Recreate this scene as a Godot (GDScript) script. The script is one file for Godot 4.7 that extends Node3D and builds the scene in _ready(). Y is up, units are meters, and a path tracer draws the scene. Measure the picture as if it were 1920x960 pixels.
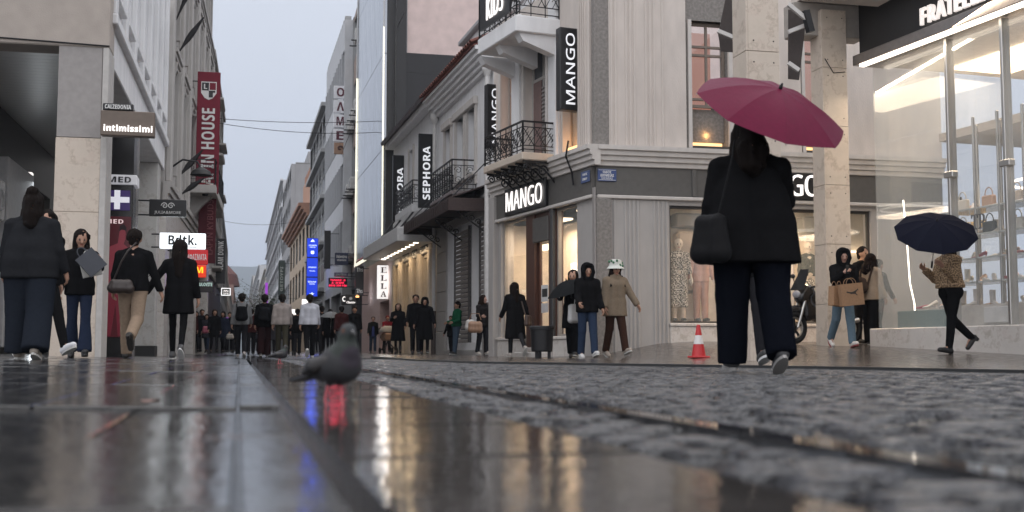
extends Node3D
# Wet pedestrian shopping street at dusk. World: -Z runs down the street, +X to the right-hand shops, y up, metres.
const FPX := 2200.0
const UP := Vector3.UP
var cam_pos := Vector3(0, 0.15, 0)
var CB: Basis
var M := {}
var T := {}
var used := {}
var rng := RandomNumberGenerator.new()

class MB:
	var v := PackedVector3Array()
	var n := PackedVector3Array()
	func tri(a: Vector3, b: Vector3, c: Vector3) -> void:
		var nn := (b - a).cross(c - a).normalized()
		v.append_array([a, c, b])
		n.append_array([nn, nn, nn])
	func quad(a: Vector3, b: Vector3, c: Vector3, d: Vector3) -> void:
		var nn := (c - a).cross(d - b).normalized()
		v.append_array([a, c, b, a, d, c])
		n.append_array([nn, nn, nn, nn, nn, nn])
	func quadn(a: Vector3, b: Vector3, c: Vector3, d: Vector3, na: Vector3, nb: Vector3, nc: Vector3, nd: Vector3) -> void:
		v.append_array([a, c, b, a, d, c])
		n.append_array([na, nc, nb, na, nd, nc])
	func hexa(p: Array) -> MB:   # 8 corners: bottom 0..3 counter-clockwise from above, top 4..7
		quad(p[3], p[2], p[1], p[0]); quad(p[4], p[5], p[6], p[7])
		for i in 4:
			var j := (i + 1) % 4
			quad(p[i], p[j], p[j + 4], p[i + 4])
		return self
	func box(x0: float, x1: float, y0: float, y1: float, z0: float, z1: float) -> MB:
		hexa([Vector3(x0, y0, z1), Vector3(x1, y0, z1), Vector3(x1, y0, z0), Vector3(x0, y0, z0), Vector3(x0, y1, z1), Vector3(x1, y1, z1), Vector3(x1, y1, z0), Vector3(x0, y1, z0)])
		return self
	func hexa2(x0: float, x1: float, z0: float, z1: float, y: float) -> MB:   # a flat sheet
		quad(Vector3(x0, y, z0), Vector3(x1, y, z0), Vector3(x1, y, z1), Vector3(x0, y, z1))
		return self
	func hexa3(q: Array, th: float) -> MB:   # a sloping sheet of that thickness, corners counter-clockwise from above
		var dn: Vector3 = (q[2] - q[0]).cross(q[3] - q[1]).normalized() * th
		hexa([q[0] - dn, q[1] - dn, q[2] - dn, q[3] - dn, q[0], q[1], q[2], q[3]])
		return self
	func cbox(x0: float, x1: float, y0: float, y1: float, z0: float, z1: float, b: float) -> MB:   # chamfered box
		var c := Vector3(x0 + x1, y0 + y1, z0 + z1) / 2
		var h := Vector3(x1 - x0, y1 - y0, z1 - z0) / 2
		for ax in 3:
			var a1 := (ax + 1) % 3
			var a2 := (ax + 2) % 3
			for s in [-1.0, 1.0]:
				var q := []
				for k in [[-1, -1], [1, -1], [1, 1], [-1, 1]]:
					var p := Vector3.ZERO
					p[ax] = s * h[ax]; p[a1] = k[0] * (h[a1] - b); p[a2] = k[1] * (h[a2] - b)
					q.append(c + p)
				if s > 0: quad(q[0], q[1], q[2], q[3])
				else: quad(q[3], q[2], q[1], q[0])
			for s1 in [-1.0, 1.0]:
				for s2 in [-1.0, 1.0]:
					var q2 := []
					for k in [[-1, 0], [1, 0], [1, 1], [-1, 1]]:
						var p2 := Vector3.ZERO
						p2[ax] = k[0] * (h[ax] - b); p2[a1] = s1 * (h[a1] - (b if k[1] else 0.0)); p2[a2] = s2 * (h[a2] - (0.0 if k[1] else b))
						q2.append(c + p2)
					if s1 * s2 > 0: quad(q2[0], q2[1], q2[2], q2[3])
					else: quad(q2[3], q2[2], q2[1], q2[0])
		for s in 8:
			var sg := Vector3(1 if s & 1 else -1, 1 if s & 2 else -1, 1 if s & 4 else -1)
			var px := c + sg * Vector3(h.x, h.y - b, h.z - b)
			var py := c + sg * Vector3(h.x - b, h.y, h.z - b)
			var pz := c + sg * Vector3(h.x - b, h.y - b, h.z)
			if sg.x * sg.y * sg.z > 0: tri(px, py, pz)
			else: tri(px, pz, py)
		return self
	func obox(c: Vector3, h: Vector3, bs: Basis) -> MB:
		var p := []
		for y in [-1, 1]:
			for k in [[-1, 1], [1, 1], [1, -1], [-1, -1]]:
				p.append(c + bs * Vector3(k[0] * h.x, y * h.y, k[1] * h.z))
		hexa(p)
		return self
	func bar(a: Vector3, b: Vector3, w: float, hgt := -1.0) -> MB:   # square bar from a to b
		var d := (b - a)
		if d.length() < 1e-5: return self
		var zz := d.normalized()
		var xx := (UP if absf(zz.y) < 0.98 else Vector3.RIGHT).cross(zz).normalized()
		var bs := Basis(xx, zz.cross(xx), zz)
		return obox((a + b) / 2, Vector3(w / 2, (w if hgt < 0 else hgt) / 2, d.length() / 2), bs)
	func tube(pts: Array, r, sides := 8, caps := true) -> MB:   # r: a number or one per point
		var nrm := Vector3.ZERO
		var rings := []
		for i in pts.size():
			var d: Vector3 = (pts[mini(i + 1, pts.size() - 1)] - pts[maxi(i - 1, 0)])
			d = d.normalized()
			if nrm == Vector3.ZERO: nrm = (UP if absf(d.y) < 0.95 else Vector3.RIGHT).cross(d).normalized()
			else: nrm = (nrm - d * nrm.dot(d)).normalized()
			var bt := d.cross(nrm)
			var rr: float = r[i] if r is Array else r
			var ring := []
			for k in sides:
				var a := TAU * k / sides
				var o := nrm * cos(a) + bt * sin(a)
				ring.append([pts[i] + o * rr, o])
			rings.append(ring)
		for i in pts.size() - 1:
			for k in sides:
				var j := (k + 1) % sides
				var A = rings[i][k]; var B = rings[i][j]; var C = rings[i + 1][j]; var D = rings[i + 1][k]
				quadn(A[0], B[0], C[0], D[0], A[1], B[1], C[1], D[1])
		if caps:
			for k in range(1, sides - 1):
				tri(rings[0][0][0], rings[0][k + 1][0], rings[0][k][0])
				var e: Array = rings[-1]
				tri(e[0][0], e[k][0], e[k + 1][0])
		return self
	func lathe(prof: Array, segs: int, c := Vector3.ZERO, sx := 1.0, sz := 1.0) -> MB:   # prof: Vector2(radius, y), bottom to top
		for i in prof.size() - 1:
			var p: Vector2 = prof[i]
			var q: Vector2 = prof[i + 1]
			var e := q - p
			var nr := Vector2(e.y, -e.x).normalized()
			for k in segs:
				var a := TAU * k / segs
				var b := TAU * (k + 1) / segs
				var ca := Vector3(cos(a) * sx, 0, -sin(a) * sz)
				var cb := Vector3(cos(b) * sx, 0, -sin(b) * sz)
				var na := (ca * nr.x + Vector3.UP * nr.y).normalized()
				var nb := (cb * nr.x + Vector3.UP * nr.y).normalized()
				quadn(c + ca * p.x + Vector3.UP * p.y, c + cb * p.x + Vector3.UP * p.y, c + cb * q.x + Vector3.UP * q.y, c + ca * q.x + Vector3.UP * q.y, na, nb, nb, na)
		return self
	func ball(c: Vector3, r: Vector3, segs := 10) -> MB:
		var rows := segs / 2
		for i in rows:
			var t0 := -PI / 2 + PI * i / rows
			var t1 := -PI / 2 + PI * (i + 1) / rows
			for k in segs:
				var q := []
				for e in [[t0, k], [t0, k + 1], [t1, k + 1], [t1, k]]:
					var a: float = TAU * e[1] / segs
					q.append(Vector3(cos(e[0]) * cos(a), sin(e[0]), -cos(e[0]) * sin(a)))
				quadn(c + q[0] * r, c + q[1] * r, c + q[2] * r, c + q[3] * r, (q[0] / r).normalized(), (q[1] / r).normalized(), (q[2] / r).normalized(), (q[3] / r).normalized())
		return self
	func prism(poly: PackedVector2Array, z0: float, z1: float) -> MB:   # polygon in xy, pushed from z0 to z1
		if Geometry2D.is_polygon_clockwise(poly): poly.reverse()
		var t := Geometry2D.triangulate_polygon(poly)
		for i in range(0, t.size(), 3):
			var a := poly[t[i]]; var b := poly[t[i + 1]]; var c := poly[t[i + 2]]
			if (b - a).cross(c - a) < 0:
				var s := b; b = c; c = s
			tri(Vector3(a.x, a.y, z1), Vector3(b.x, b.y, z1), Vector3(c.x, c.y, z1))
			tri(Vector3(a.x, a.y, z0), Vector3(c.x, c.y, z0), Vector3(b.x, b.y, z0))
		for i in poly.size():
			var a := poly[i]; var b := poly[(i + 1) % poly.size()]
			quad(Vector3(a.x, a.y, z0), Vector3(b.x, b.y, z0), Vector3(b.x, b.y, z1), Vector3(a.x, a.y, z1))
		return self
	func profile(poly: PackedVector2Array, s0: float, s1: float) -> MB:   # (depth, height) outline pushed along x from s0 to s1
		var m := MB.new()
		m.prism(poly, -s1, -s0)
		for i in m.v.size():
			v.append(Vector3(-m.v[i].z, m.v[i].y, m.v[i].x))
			n.append(Vector3(-m.n[i].z, m.n[i].y, m.n[i].x))
		return self
	func mesh() -> ArrayMesh:
		var am := ArrayMesh.new()
		if v.is_empty(): return am
		var a := []
		a.resize(Mesh.ARRAY_MAX)
		a[Mesh.ARRAY_VERTEX] = v
		a[Mesh.ARRAY_NORMAL] = n
		am.add_surface_from_arrays(Mesh.PRIMITIVE_TRIANGLES, a)
		return am

func mb() -> MB: return MB.new()
func ray(u: float, v: float) -> Vector3: return CB * Vector3((u - 960.0) / FPX, (480.0 - v) / FPX, -1.0)
func at(u: float, v: float, z: float) -> Vector3: return cam_pos + ray(u, v) * z
func gp(u: float, z: float, y := 0.0) -> Vector3:   # the point of the ground at that picture column and depth
	var p := at(u, 656.0, z)
	return Vector3(p.x, y, p.z)

func numbered(called: String) -> String:
	used[called] = used.get(called, 0) + 1
	return called if used[called] == 1 else "%s_%03d" % [called, used[called] - 1]

func tag(o: Node3D, label: String, category: String, group := "") -> Node3D:
	o.set_meta("label", label); o.set_meta("category", category)
	if group: o.set_meta("group", group)
	return o

func thing(called: String, label: String, category: String, pos := Vector3.ZERO, yaw := 0.0, group := "") -> Node3D:
	var o := Node3D.new()
	o.name = numbered(called)
	add_child(o)
	o.position = pos
	o.rotation.y = yaw
	return tag(o, label, category, group)

func put(called: String, shape, m: Material, parent: Node = null) -> MeshInstance3D:
	var o := MeshInstance3D.new()
	o.mesh = shape.mesh() if shape is MB else shape
	o.material_override = m
	if parent == null:
		o.name = numbered(called)
		add_child(o)
	else:
		o.name = called
		parent.add_child(o, true)
	return o

func structure(o: Node3D) -> Node3D:
	o.set_meta("kind", "structure")
	return o

# ---- materials: colours are linear base colours
func lin(r: float, g: float, b: float) -> Color: return Color(r, g, b).linear_to_srgb()

func noise_tex(key: String, freq: float, lo: float, hi: float, octaves := 4, kind := FastNoiseLite.TYPE_SIMPLEX_SMOOTH, size := 512) -> NoiseTexture2D:
	if T.has(key): return T[key]
	var nz := FastNoiseLite.new()
	nz.noise_type = kind
	nz.frequency = freq
	nz.fractal_octaves = octaves
	nz.seed = key.hash() % 1000
	var t := NoiseTexture2D.new()
	t.width = size; t.height = size; t.seamless = true; t.noise = nz
	var gr := Gradient.new()
	gr.set_color(0, Color(lo, lo, lo)); gr.set_color(1, Color(hi, hi, hi))
	t.color_ramp = gr
	T[key] = t
	return t

func mt(key: String, c := Color.WHITE, rough := 0.8, o := {}) -> StandardMaterial3D:
	if M.has(key): return M[key]
	var m := StandardMaterial3D.new()
	m.albedo_color = c
	m.roughness = rough
	m.metallic = o.get("metal", 0.0)
	m.metallic_specular = o.get("spec", 0.5)
	var tri := false
	if o.has("tex"):
		m.albedo_texture = o.tex; tri = true
	if o.has("bump"):
		m.heightmap_enabled = true; m.heightmap_texture = o.bump; m.heightmap_scale = o.get("relief", 0.3); tri = true
	if o.has("rtex"):
		m.roughness_texture = o.rtex; tri = true
	if tri:
		m.uv1_triplanar = true
		m.uv1_world_triplanar = o.get("world", true)
		var s = o.get("scale", 1.0)
		m.uv1_scale = s if s is Vector3 else Vector3(s, s, s)
		m.uv1_triplanar_sharpness = 4.0
	if o.has("glow"):
		m.emission_enabled = true; m.emission = o.get("gc", c); m.emission_energy_multiplier = o.glow
	if o.has("alpha"):
		m.transparency = BaseMaterial3D.TRANSPARENCY_ALPHA
		m.albedo_color.a = o.alpha
	if o.has("rim"):
		m.rim_enabled = true; m.rim = o.rim; m.rim_tint = 0.5
	if o.has("coat"):
		m.clearcoat_enabled = true; m.clearcoat = o.coat; m.clearcoat_roughness = 0.1
	if o.has("vc"): m.vertex_color_use_as_albedo = true
	if o.has("backlight"):
		m.backlight_enabled = true; m.backlight = o.backlight
	M[key] = m
	return m

func paint(r: float, g: float, b: float, rough := 0.6) -> StandardMaterial3D:   # a plain coat with a little mottling
	return mt("p%.3f_%.3f_%.3f_%.2f" % [r, g, b, rough], lin(r, g, b), rough, {"tex": T.mottle, "scale": 0.8})

func cloth(r: float, g: float, b: float) -> StandardMaterial3D:
	return mt("c%.3f_%.3f_%.3f" % [r, g, b], lin(r, g, b), 1.0, {"bump": T.weave, "relief": 0.25, "scale": 3.0, "spec": 0.05, "world": false, "tex": T.mottle})

# ---- facades: a frame whose x runs along the wall (to the right as seen from the street), y up, z out of the wall
func frame(P0: Vector3, P1: Vector3, k := 1.0) -> Dictionary:   # k: metres to one local unit
	var t := (P1 - P0)
	var L := Vector2(t.x, t.z).length() / k
	t = Vector3(t.x, 0, t.z).normalized()
	return {"x": Transform3D(Basis(t * k, UP * k, t.cross(UP) * k), Vector3(P0.x, 0, P0.z)), "L": L}

func building(called: String, label: String, category: String, P0: Vector3, P1: Vector3, k := 1.0) -> Dictionary:
	var F := frame(P0, P1, k)
	F.n = thing(called, label, category)
	F.n.transform = F.x
	return F

func loc(F: Dictionary, u: float, v: float, d := 0.0) -> Vector2:   # where the ray of a pixel meets the wall plane (shifted out by d)
	var inv: Transform3D = F.x.affine_inverse()
	var o := inv * cam_pos
	var r := inv.basis * ray(u, v)
	var k := (d - o.z) / r.z
	return Vector2(o.x + r.x * k, o.y + r.y * k)

func rpx(F: Dictionary, u0: float, v0: float, u1: float, v1: float, d := 0.0) -> Array:   # pixel box (left, top, right, bottom) -> [s0, y0, s1, y1]
	var a := loc(F, u0, v0, d)
	var b := loc(F, u1, v1, d)
	return [minf(a.x, b.x), minf(a.y, b.y), maxf(a.x, b.x), maxf(a.y, b.y)]

func wall(called: String, parent: Node, s0: float, y0: float, s1: float, y1: float, d0: float, d1: float, holes: Array, m: Material) -> MeshInstance3D:
	# a wall from d0 (back) to d1 (face) with rectangular openings [s0, y0, s1, y1]
	var xs := [s0, s1]
	var ys := [y0, y1]
	for h in holes:
		for x in [h[0], h[2]]:
			if x > s0 + 0.001 and x < s1 - 0.001: xs.append(x)
		for y in [h[1], h[3]]:
			if y > y0 + 0.001 and y < y1 - 0.001: ys.append(y)
	xs.sort(); ys.sort()
	var b := mb()
	var solid := func(i: int, j: int) -> bool:
		if i < 0 or j < 0 or i >= xs.size() - 1 or j >= ys.size() - 1: return false
		var cx: float = (xs[i] + xs[i + 1]) / 2; var cy: float = (ys[j] + ys[j + 1]) / 2
		if xs[i + 1] - xs[i] < 1e-5 or ys[j + 1] - ys[j] < 1e-5: return true
		for h in holes:
			if cx > h[0] and cx < h[2] and cy > h[1] and cy < h[3]: return false
		return true
	for i in xs.size() - 1:
		for j in ys.size() - 1:
			if not solid.call(i, j): continue
			var a: float = xs[i]; var c: float = xs[i + 1]; var e: float = ys[j]; var f: float = ys[j + 1]
			if c - a < 1e-5 or f - e < 1e-5: continue
			b.quad(Vector3(a, e, d1), Vector3(c, e, d1), Vector3(c, f, d1), Vector3(a, f, d1))
			b.quad(Vector3(c, e, d0), Vector3(a, e, d0), Vector3(a, f, d0), Vector3(c, f, d0))
			if not solid.call(i - 1, j): b.quad(Vector3(a, e, d0), Vector3(a, e, d1), Vector3(a, f, d1), Vector3(a, f, d0))
			if not solid.call(i + 1, j): b.quad(Vector3(c, e, d1), Vector3(c, e, d0), Vector3(c, f, d0), Vector3(c, f, d1))
			if not solid.call(i, j - 1): b.quad(Vector3(a, e, d0), Vector3(c, e, d0), Vector3(c, e, d1), Vector3(a, e, d1))
			if not solid.call(i, j + 1): b.quad(Vector3(a, f, d1), Vector3(c, f, d1), Vector3(c, f, d0), Vector3(a, f, d0))
	return put(called, b, m, parent)

func window(parent: Node, r: Array, d: float, fm: Material, gm: Material, cols := 2, rows := [0.72], bw := 0.06, th := 0.06) -> MeshInstance3D:
	# a framed window at depth d: the frame is the part, each pane a sub-part; rows are the heights of cross bars as shares
	var b := mb()
	var ys := [r[1] + bw]
	for t in rows: ys.append(lerpf(r[1], r[3], t))
	ys.append(r[3] - bw)
	b.box(r[0], r[0] + bw, r[1], r[3], d, d + th); b.box(r[2] - bw, r[2], r[1], r[3], d, d + th)
	b.box(r[0] + bw, r[2] - bw, r[1], r[1] + bw, d, d + th); b.box(r[0] + bw, r[2] - bw, r[3] - bw, r[3], d, d + th)
	for k in range(1, ys.size() - 1): b.box(r[0] + bw, r[2] - bw, ys[k] - bw * 0.4, ys[k] + bw * 0.4, d, d + th * 0.9)
	for k in range(1, cols):
		var x: float = lerpf(r[0], r[2], float(k) / cols)
		b.box(x - bw * 0.4, x + bw * 0.4, r[1] + bw, r[3] - bw, d + th * 0.05, d + th * 0.85)
	var o := put("window", b, fm, parent)
	for i in cols:
		for j in ys.size() - 1:
			var x0: float = lerpf(r[0], r[2], float(i) / cols) + bw * (1.0 if i == 0 else 0.4)
			var x1: float = lerpf(r[0], r[2], float(i + 1) / cols) - bw * (1.0 if i == cols - 1 else 0.4)
			var y0: float = ys[j] + (0.0 if j == 0 else bw * 0.4)
			var y1: float = ys[j + 1] - (0.0 if j == ys.size() - 2 else bw * 0.4)
			put("pane", mb().box(x0, x1, y0, y1, d + th * 0.3, d + th * 0.45), gm, o)
	return o

var fonts := {}
func text(parent: Node, words: String, c: Vector3, w: float, h: float, m: Material, o := {}) -> MeshInstance3D:
	# raised lettering that fills w x h round c; "turn" rotates it in its plane (degrees), "deep" is its thickness
	var fk: String = o.get("font", "Droid Sans") + ("b" if o.get("bold", true) else "")
	if not fonts.has(fk):
		var sf := SystemFont.new()
		sf.font_names = PackedStringArray([o.get("font", "Droid Sans")])
		sf.font_weight = 700 if o.get("bold", true) else 400
		fonts[fk] = sf
	var tm := TextMesh.new()
	tm.font = fonts[fk]; tm.text = words; tm.font_size = 48; tm.pixel_size = 0.01; tm.depth = 0.1
	tm.curve_step = o.get("step", 0.8)
	var bb := tm.get_aabb()
	var t := MeshInstance3D.new()
	t.name = o.get("called", "lettering"); t.mesh = tm; t.material_override = m
	parent.add_child(t, true)
	var turn := deg_to_rad(o.get("turn", 0.0))
	var flip := deg_to_rad(o.get("face", 0.0))
	var sc := Vector3(w / maxf(bb.size.x, 1e-4), h / maxf(bb.size.y, 1e-4), o.get("deep", 0.02) / 0.1)
	var bs := Basis(Vector3.UP, flip) * Basis(Vector3.BACK, turn) * Basis.from_scale(sc)
	t.transform = Transform3D(bs, c - bs * (bb.position + bb.size / 2))
	return t

func box_on(called: String, parent: Node, r: Array, d0: float, d1: float, m: Material, bev := 0.0) -> MeshInstance3D:
	return put(called, mb().cbox(r[0], r[2], r[1], r[3], d0, d1, bev) if bev > 0 else mb().box(r[0], r[2], r[1], r[3], d0, d1), m, parent)

func area(pos: Vector3, dir: Vector3, sx: float, sy: float, c: Color, e: float, called := "lamp_light") -> void:
	var l := AreaLight3D.new()
	l.name = numbered(called)
	l.area_size = Vector2(sx, sy)
	l.light_color = c; l.light_energy = e; l.shadow_enabled = true
	l.area_range = 30.0; l.area_attenuation = 2.0
	add_child(l)
	l.look_at_from_position(pos, pos + dir, UP if absf(dir.normalized().y) < 0.95 else Vector3.RIGHT)

func omni(pos: Vector3, c: Color, e: float, size := 0.05, called := "lamp_light") -> void:
	var l := OmniLight3D.new()
	l.name = numbered(called)
	l.light_color = c; l.light_energy = e; l.light_size = size; l.shadow_enabled = true
	l.omni_range = 30.0; l.omni_attenuation = 2.0
	add_child(l)
	l.position = pos

func _ready() -> void:
	rng.seed = 7
	# camera
	CB = Basis(Vector3.UP, -atan(510.0 / FPX)) * Basis(Vector3.RIGHT, atan(176.0 / FPX))
	var cam := Camera3D.new()
	cam.name = "camera"
	var at_ := CameraAttributesPhysical.new()
	at_.frustum_focal_length = 12.0 / tan(atan(480.0 / FPX))
	at_.frustum_focus_distance = 19.0
	at_.frustum_near = 0.05
	at_.frustum_far = 4000.0
	at_.exposure_aperture = 4.0
	at_.auto_exposure_enabled = false
	cam.attributes = at_
	cam.fov = rad_to_deg(2.0 * atan(480.0 / FPX))
	cam.near = 0.05; cam.far = 4000.0
	add_child(cam)
	cam.transform = Transform3D(CB, cam_pos)
	cam.current = true
	# overcast dusk sky and its faint, very wide sun
	var env := Environment.new()
	env.background_mode = Environment.BG_SKY
	var sm := ProceduralSkyMaterial.new()
	sm.sky_horizon_color = lin(0.455, 0.495, 0.58)
	sm.sky_top_color = lin(1.12, 1.15, 1.22)
	sm.sky_curve = 1.2
	sm.ground_horizon_color = lin(0.2, 0.2, 0.21)
	sm.ground_bottom_color = lin(0.06, 0.06, 0.06)
	var sky := Sky.new()
	sky.sky_material = sm
	env.sky = sky
	env.tonemap_mode = Environment.TONE_MAPPER_LINEAR
	env.tonemap_exposure = 1.3
	env.sdfgi_enabled = true; env.ssao_enabled = true; env.ssil_enabled = true
	env.fog_enabled = true
	env.fog_density = 0.0003
	env.fog_light_color = lin(0.6, 0.68, 0.8)
	var we := WorldEnvironment.new()
	we.name = "environment"
	we.environment = env
	add_child(we)
	var sun := DirectionalLight3D.new()
	sun.name = "sun"
	sun.light_energy = 0.5
	sun.light_angular_distance = 140.0
	sun.light_color = Color(1.0, 0.97, 0.94)
	sun.shadow_enabled = true
	sun.sky_mode = DirectionalLight3D.SKY_MODE_LIGHT_ONLY
	add_child(sun)
	sun.look_at_from_position(Vector3(-5, 26, 14), Vector3(0, 0, 0), Vector3.UP)
	textures()
	build_ground()
	build_all()

func textures() -> void:
	noise_tex("mottle", 0.012, 0.92, 1.0, 5)
	noise_tex("mottle2", 0.02, 0.8, 1.0, 5)
	noise_tex("streak", 0.011, 0.93, 1.0, 4)
	noise_tex("weave", 0.3, 0.0, 1.0, 2)
	noise_tex("grain", 0.09, 0.0, 1.0, 5)
	noise_tex("stucco", 0.16, 0.0, 1.0, 4)
	noise_tex("wet", 0.018, 0.25, 1.0, 4)
	noise_tex("wetpatch", 0.008, 0.1, 1.0, 3)
	noise_tex("ripple", 0.05, 0.0, 1.0, 3)
	noise_tex("marble", 0.008, 0.0, 1.0, 5)
	var g := Gradient.new()
	g.offsets = PackedFloat32Array([0.0, 0.42, 0.49, 0.53, 0.6, 1.0])
	g.colors = PackedColorArray([Color(0.96, 0.96, 0.96), Color(1, 1, 1), Color(0.86, 0.85, 0.83), Color(0.985, 0.97, 0.97), Color(1, 1, 1), Color(0.95, 0.95, 0.94)])
	T.marble.color_ramp = g
	T.marble.noise.domain_warp_enabled = true
	T.marble.noise.domain_warp_amplitude = 60.0
	for e in [["leopard", 0.05, [Color(0.01, 0.008, 0.006), Color(0.07, 0.035, 0.015), Color(0.3, 0.2, 0.11), Color(0.36, 0.25, 0.15)], [0.0, 0.28, 0.34, 0.5]], ["spots", 0.06, [Color(0.03, 0.025, 0.02), Color(0.03, 0.025, 0.02), Color(0.62, 0.56, 0.5), Color(0.66, 0.6, 0.54)], [0.0, 0.36, 0.42, 0.7]]]:
		noise_tex(e[0], e[1], 0.0, 1.0, 1, FastNoiseLite.TYPE_CELLULAR, 256)
		var gg := Gradient.new()
		gg.offsets = PackedFloat32Array(e[3])
		var cc := PackedColorArray()
		for q in e[2]: cc.append(q.linear_to_srgb())
		gg.colors = cc
		T[e[0]].color_ramp = gg

# ---- ground
func border() -> PackedVector2Array:   # the line between the setts and the smooth paving on the shop side, (x, z)
	var o := PackedVector2Array()
	for a in [[2600.0, 6.2], [1920.0, 8.05], [1560.0, 9.7], [1300.0, 11.0], [900.0, 13.75], [780.0, 17.0], [700.0, 26.0]]:
		var p := gp(a[0], a[1])
		o.append(Vector2(p.x, p.z))
	return o

func gh(x: float, z: float) -> float:   # height of the ground
	if x < -0.1: return 0.02 * (-0.1 - x)
	if x < 4.5: return -0.07 * smoothstep(16.0, 32.0, -z) * (1.0 - smoothstep(2.5, 4.5, x))
	return 0.0375 * maxf(0.0, -z - 13.0) * smoothstep(6.0, 8.2, x) * (1.0 - smoothstep(21.5, 23.5, -z))

func gpos(u: float, z: float) -> Vector3:
	var p := gp(u, z)
	return Vector3(p.x, gh(p.x, p.z), p.z)

func build_ground() -> void:
	var wetstone := mt("wetstone", lin(0.075, 0.073, 0.072), 0.5, {"tex": T.mottle2, "rtex": T.wet, "bump": T.grain, "relief": 0.25, "scale": 0.5})
	structure(put("ground", mb().box(-1500, 1500, -0.5, -0.12, -3000, 40), wetstone))
	# left pavement: big marble slabs near the camera, one sheet beyond
	var pv := Node3D.new()
	pv.name = "pavement_left"
	add_child(pv)
	structure(pv)
	var slabm := []
	for i in 4:
		var k: float = [1.0, 0.8, 1.15, 0.92][i]
		var m := mt("slab%d" % i, lin(0.034 * k, 0.033 * k, 0.033 * k), [0.2, 0.26, 0.16, 0.22][i], {"tex": T.mottle2, "rtex": T.wet, "bump": T.ripple, "relief": 0.12, "scale": 0.9, "spec": 0.6})
		slabm.append(m)
	put("bedding", mb().hexa2(-9.0, 0.1, 0.4, -20.0, -0.03), mt("bed", lin(0.03, 0.03, 0.032), 0.25), pv)
	var z := 0.68
	var row := 0
	var r2 := RandomNumberGenerator.new()
	r2.seed = 31
	while z > -15.0:
		var dz := 0.92
		var x := 0.0 - (0.24 if row % 2 else 0.0)
		# edging stone
		var up := 0.009 if z < -2.9 else 0.0   # the farther flags stand a little proud
		slab(pv, 0.005, 0.1, z, z - dz, slabm[r2.randi() % 4], r2, 0.004 + up)
		if row % 2: slab(pv, -0.235, -0.005, z, z - dz, slabm[r2.randi() % 4], r2, up)
		while x > -4.6:
			slab(pv, x - 0.475, x - 0.005, z, z - dz, slabm[r2.randi() % 4], r2, up)
			x -= 0.48
		z -= dz
		row += 1
	put("paving_sheet", sheet(-9.0, 0.1, z - 0.005, -120.0, 2.0), slabm[1], pv)
	# drain channel with a film of rain water
	var ch := Node3D.new()
	ch.name = "drain_channel"
	add_child(ch)
	structure(ch)
	var chm := []
	for i in 3:
		var k: float = [1.0, 0.85, 1.1][i]
		chm.append(mt("channel%d" % i, lin(0.055 * k, 0.05 * k, 0.047 * k), 0.13, {"tex": T.mottle2, "rtex": T.wetpatch, "bump": T.ripple, "relief": 0.09, "scale": 0.7}))
	z = 0.5
	row = 0
	while z > -15.0:
		var q := mb()
		var t := r2.randf_range(-0.0015, 0.0015)
		var y0 := -0.009 + t
		q.hexa([Vector3(0.15, -0.09, z - 0.003), Vector3(0.6, -0.09, z - 0.003), Vector3(0.6, -0.09, z - 0.747), Vector3(0.15, -0.09, z - 0.747), Vector3(0.15, y0, z - 0.003), Vector3(0.6, y0 + 0.002, z - 0.003), Vector3(0.6, y0, z - 0.747), Vector3(0.15, y0 - 0.001, z - 0.747)])
		put("slab", q, chm[row % 3], ch)
		z -= 0.75
		row += 1
	put("channel_sheet", sheet(0.15, 0.6, z - 0.004, -150.0, 1.5), chm[0], ch).position.y = -0.009
	put("slot_bed", mb().box(0.1, 0.15, -0.1, -0.06, -120.0, 0.5), mt("bed"), ch)
	# granite setts
	var rd := Node3D.new()
	rd.name = "road"
	add_child(rd)
	structure(rd)
	put("sett_bed", mb().box(0.6, 9.0, -0.09, -0.022, -14.0, 0.5), mt("sett_bed", lin(0.05, 0.05, 0.052), 0.08, {"bump": T.ripple, "relief": 0.05, "scale": 1.5}), rd)
	for i in 22:
		put("drain_cover", mb().box(0.932, 0.998, -0.06, -0.0065 + 0.0008 * sin(i * 2.3), -i * 0.8 - 0.79 + 0.3, -i * 0.8 + 0.3), mt("slotwater", lin(0.03, 0.03, 0.032), 0.05, {"bump": T.ripple, "relief": 0.02, "scale": 1.5, "spec": 0.7}), rd)
	var bl := border()
	var poly := PackedVector2Array([Vector2(0.6, 0.4), Vector2(5.0, 0.4)])
	poly.append_array(bl)
	poly.append(Vector2(0.6, bl[-1].y))
	var base := Color(0.062, 0.062, 0.066)
	for variant in 3:
		var q := mb()
		var rr := RandomNumberGenerator.new()
		rr.seed = 90 + variant
		# a hewn sett: 3 x 3 uneven top with rounded shoulders
		var hgt := []
		var N := 4
		for i in N + 1:
			var line := []
			for j in N + 1:
				var e := 1.0 if (i == 0 or j == 0 or i == N or j == N) else 0.0
				line.append(Vector3((i / float(N) - 0.5) * (0.98 if e else 1.0), -0.0028 * e + rr.randf_range(-0.001, 0.001), (j / float(N) - 0.5) * (0.98 if e else 1.0)))
			hgt.append(line)
		for i in N:
			for j in N:
				q.quad(hgt[i][j + 1], hgt[i + 1][j + 1], hgt[i + 1][j], hgt[i][j])
		for i in N:
			for e in [[hgt[i][0], hgt[i + 1][0]], [hgt[N - i][N], hgt[N - i - 1][N]], [hgt[0][N - i], hgt[0][N - i - 1]], [hgt[N][i], hgt[N][i + 1]]]:
				q.quad(e[1] * Vector3(1, 0, 1) + Vector3(0, -0.05, 0), e[0] * Vector3(1, 0, 1) + Vector3(0, -0.05, 0), e[0], e[1])
		var am := q.mesh()
		am = smoothed(am)
		var xs: Array[Transform3D] = []
		var cs: Array[Color] = []
		var zz := 0.3
		var rw := 0
		var r4 := RandomNumberGenerator.new()
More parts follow.
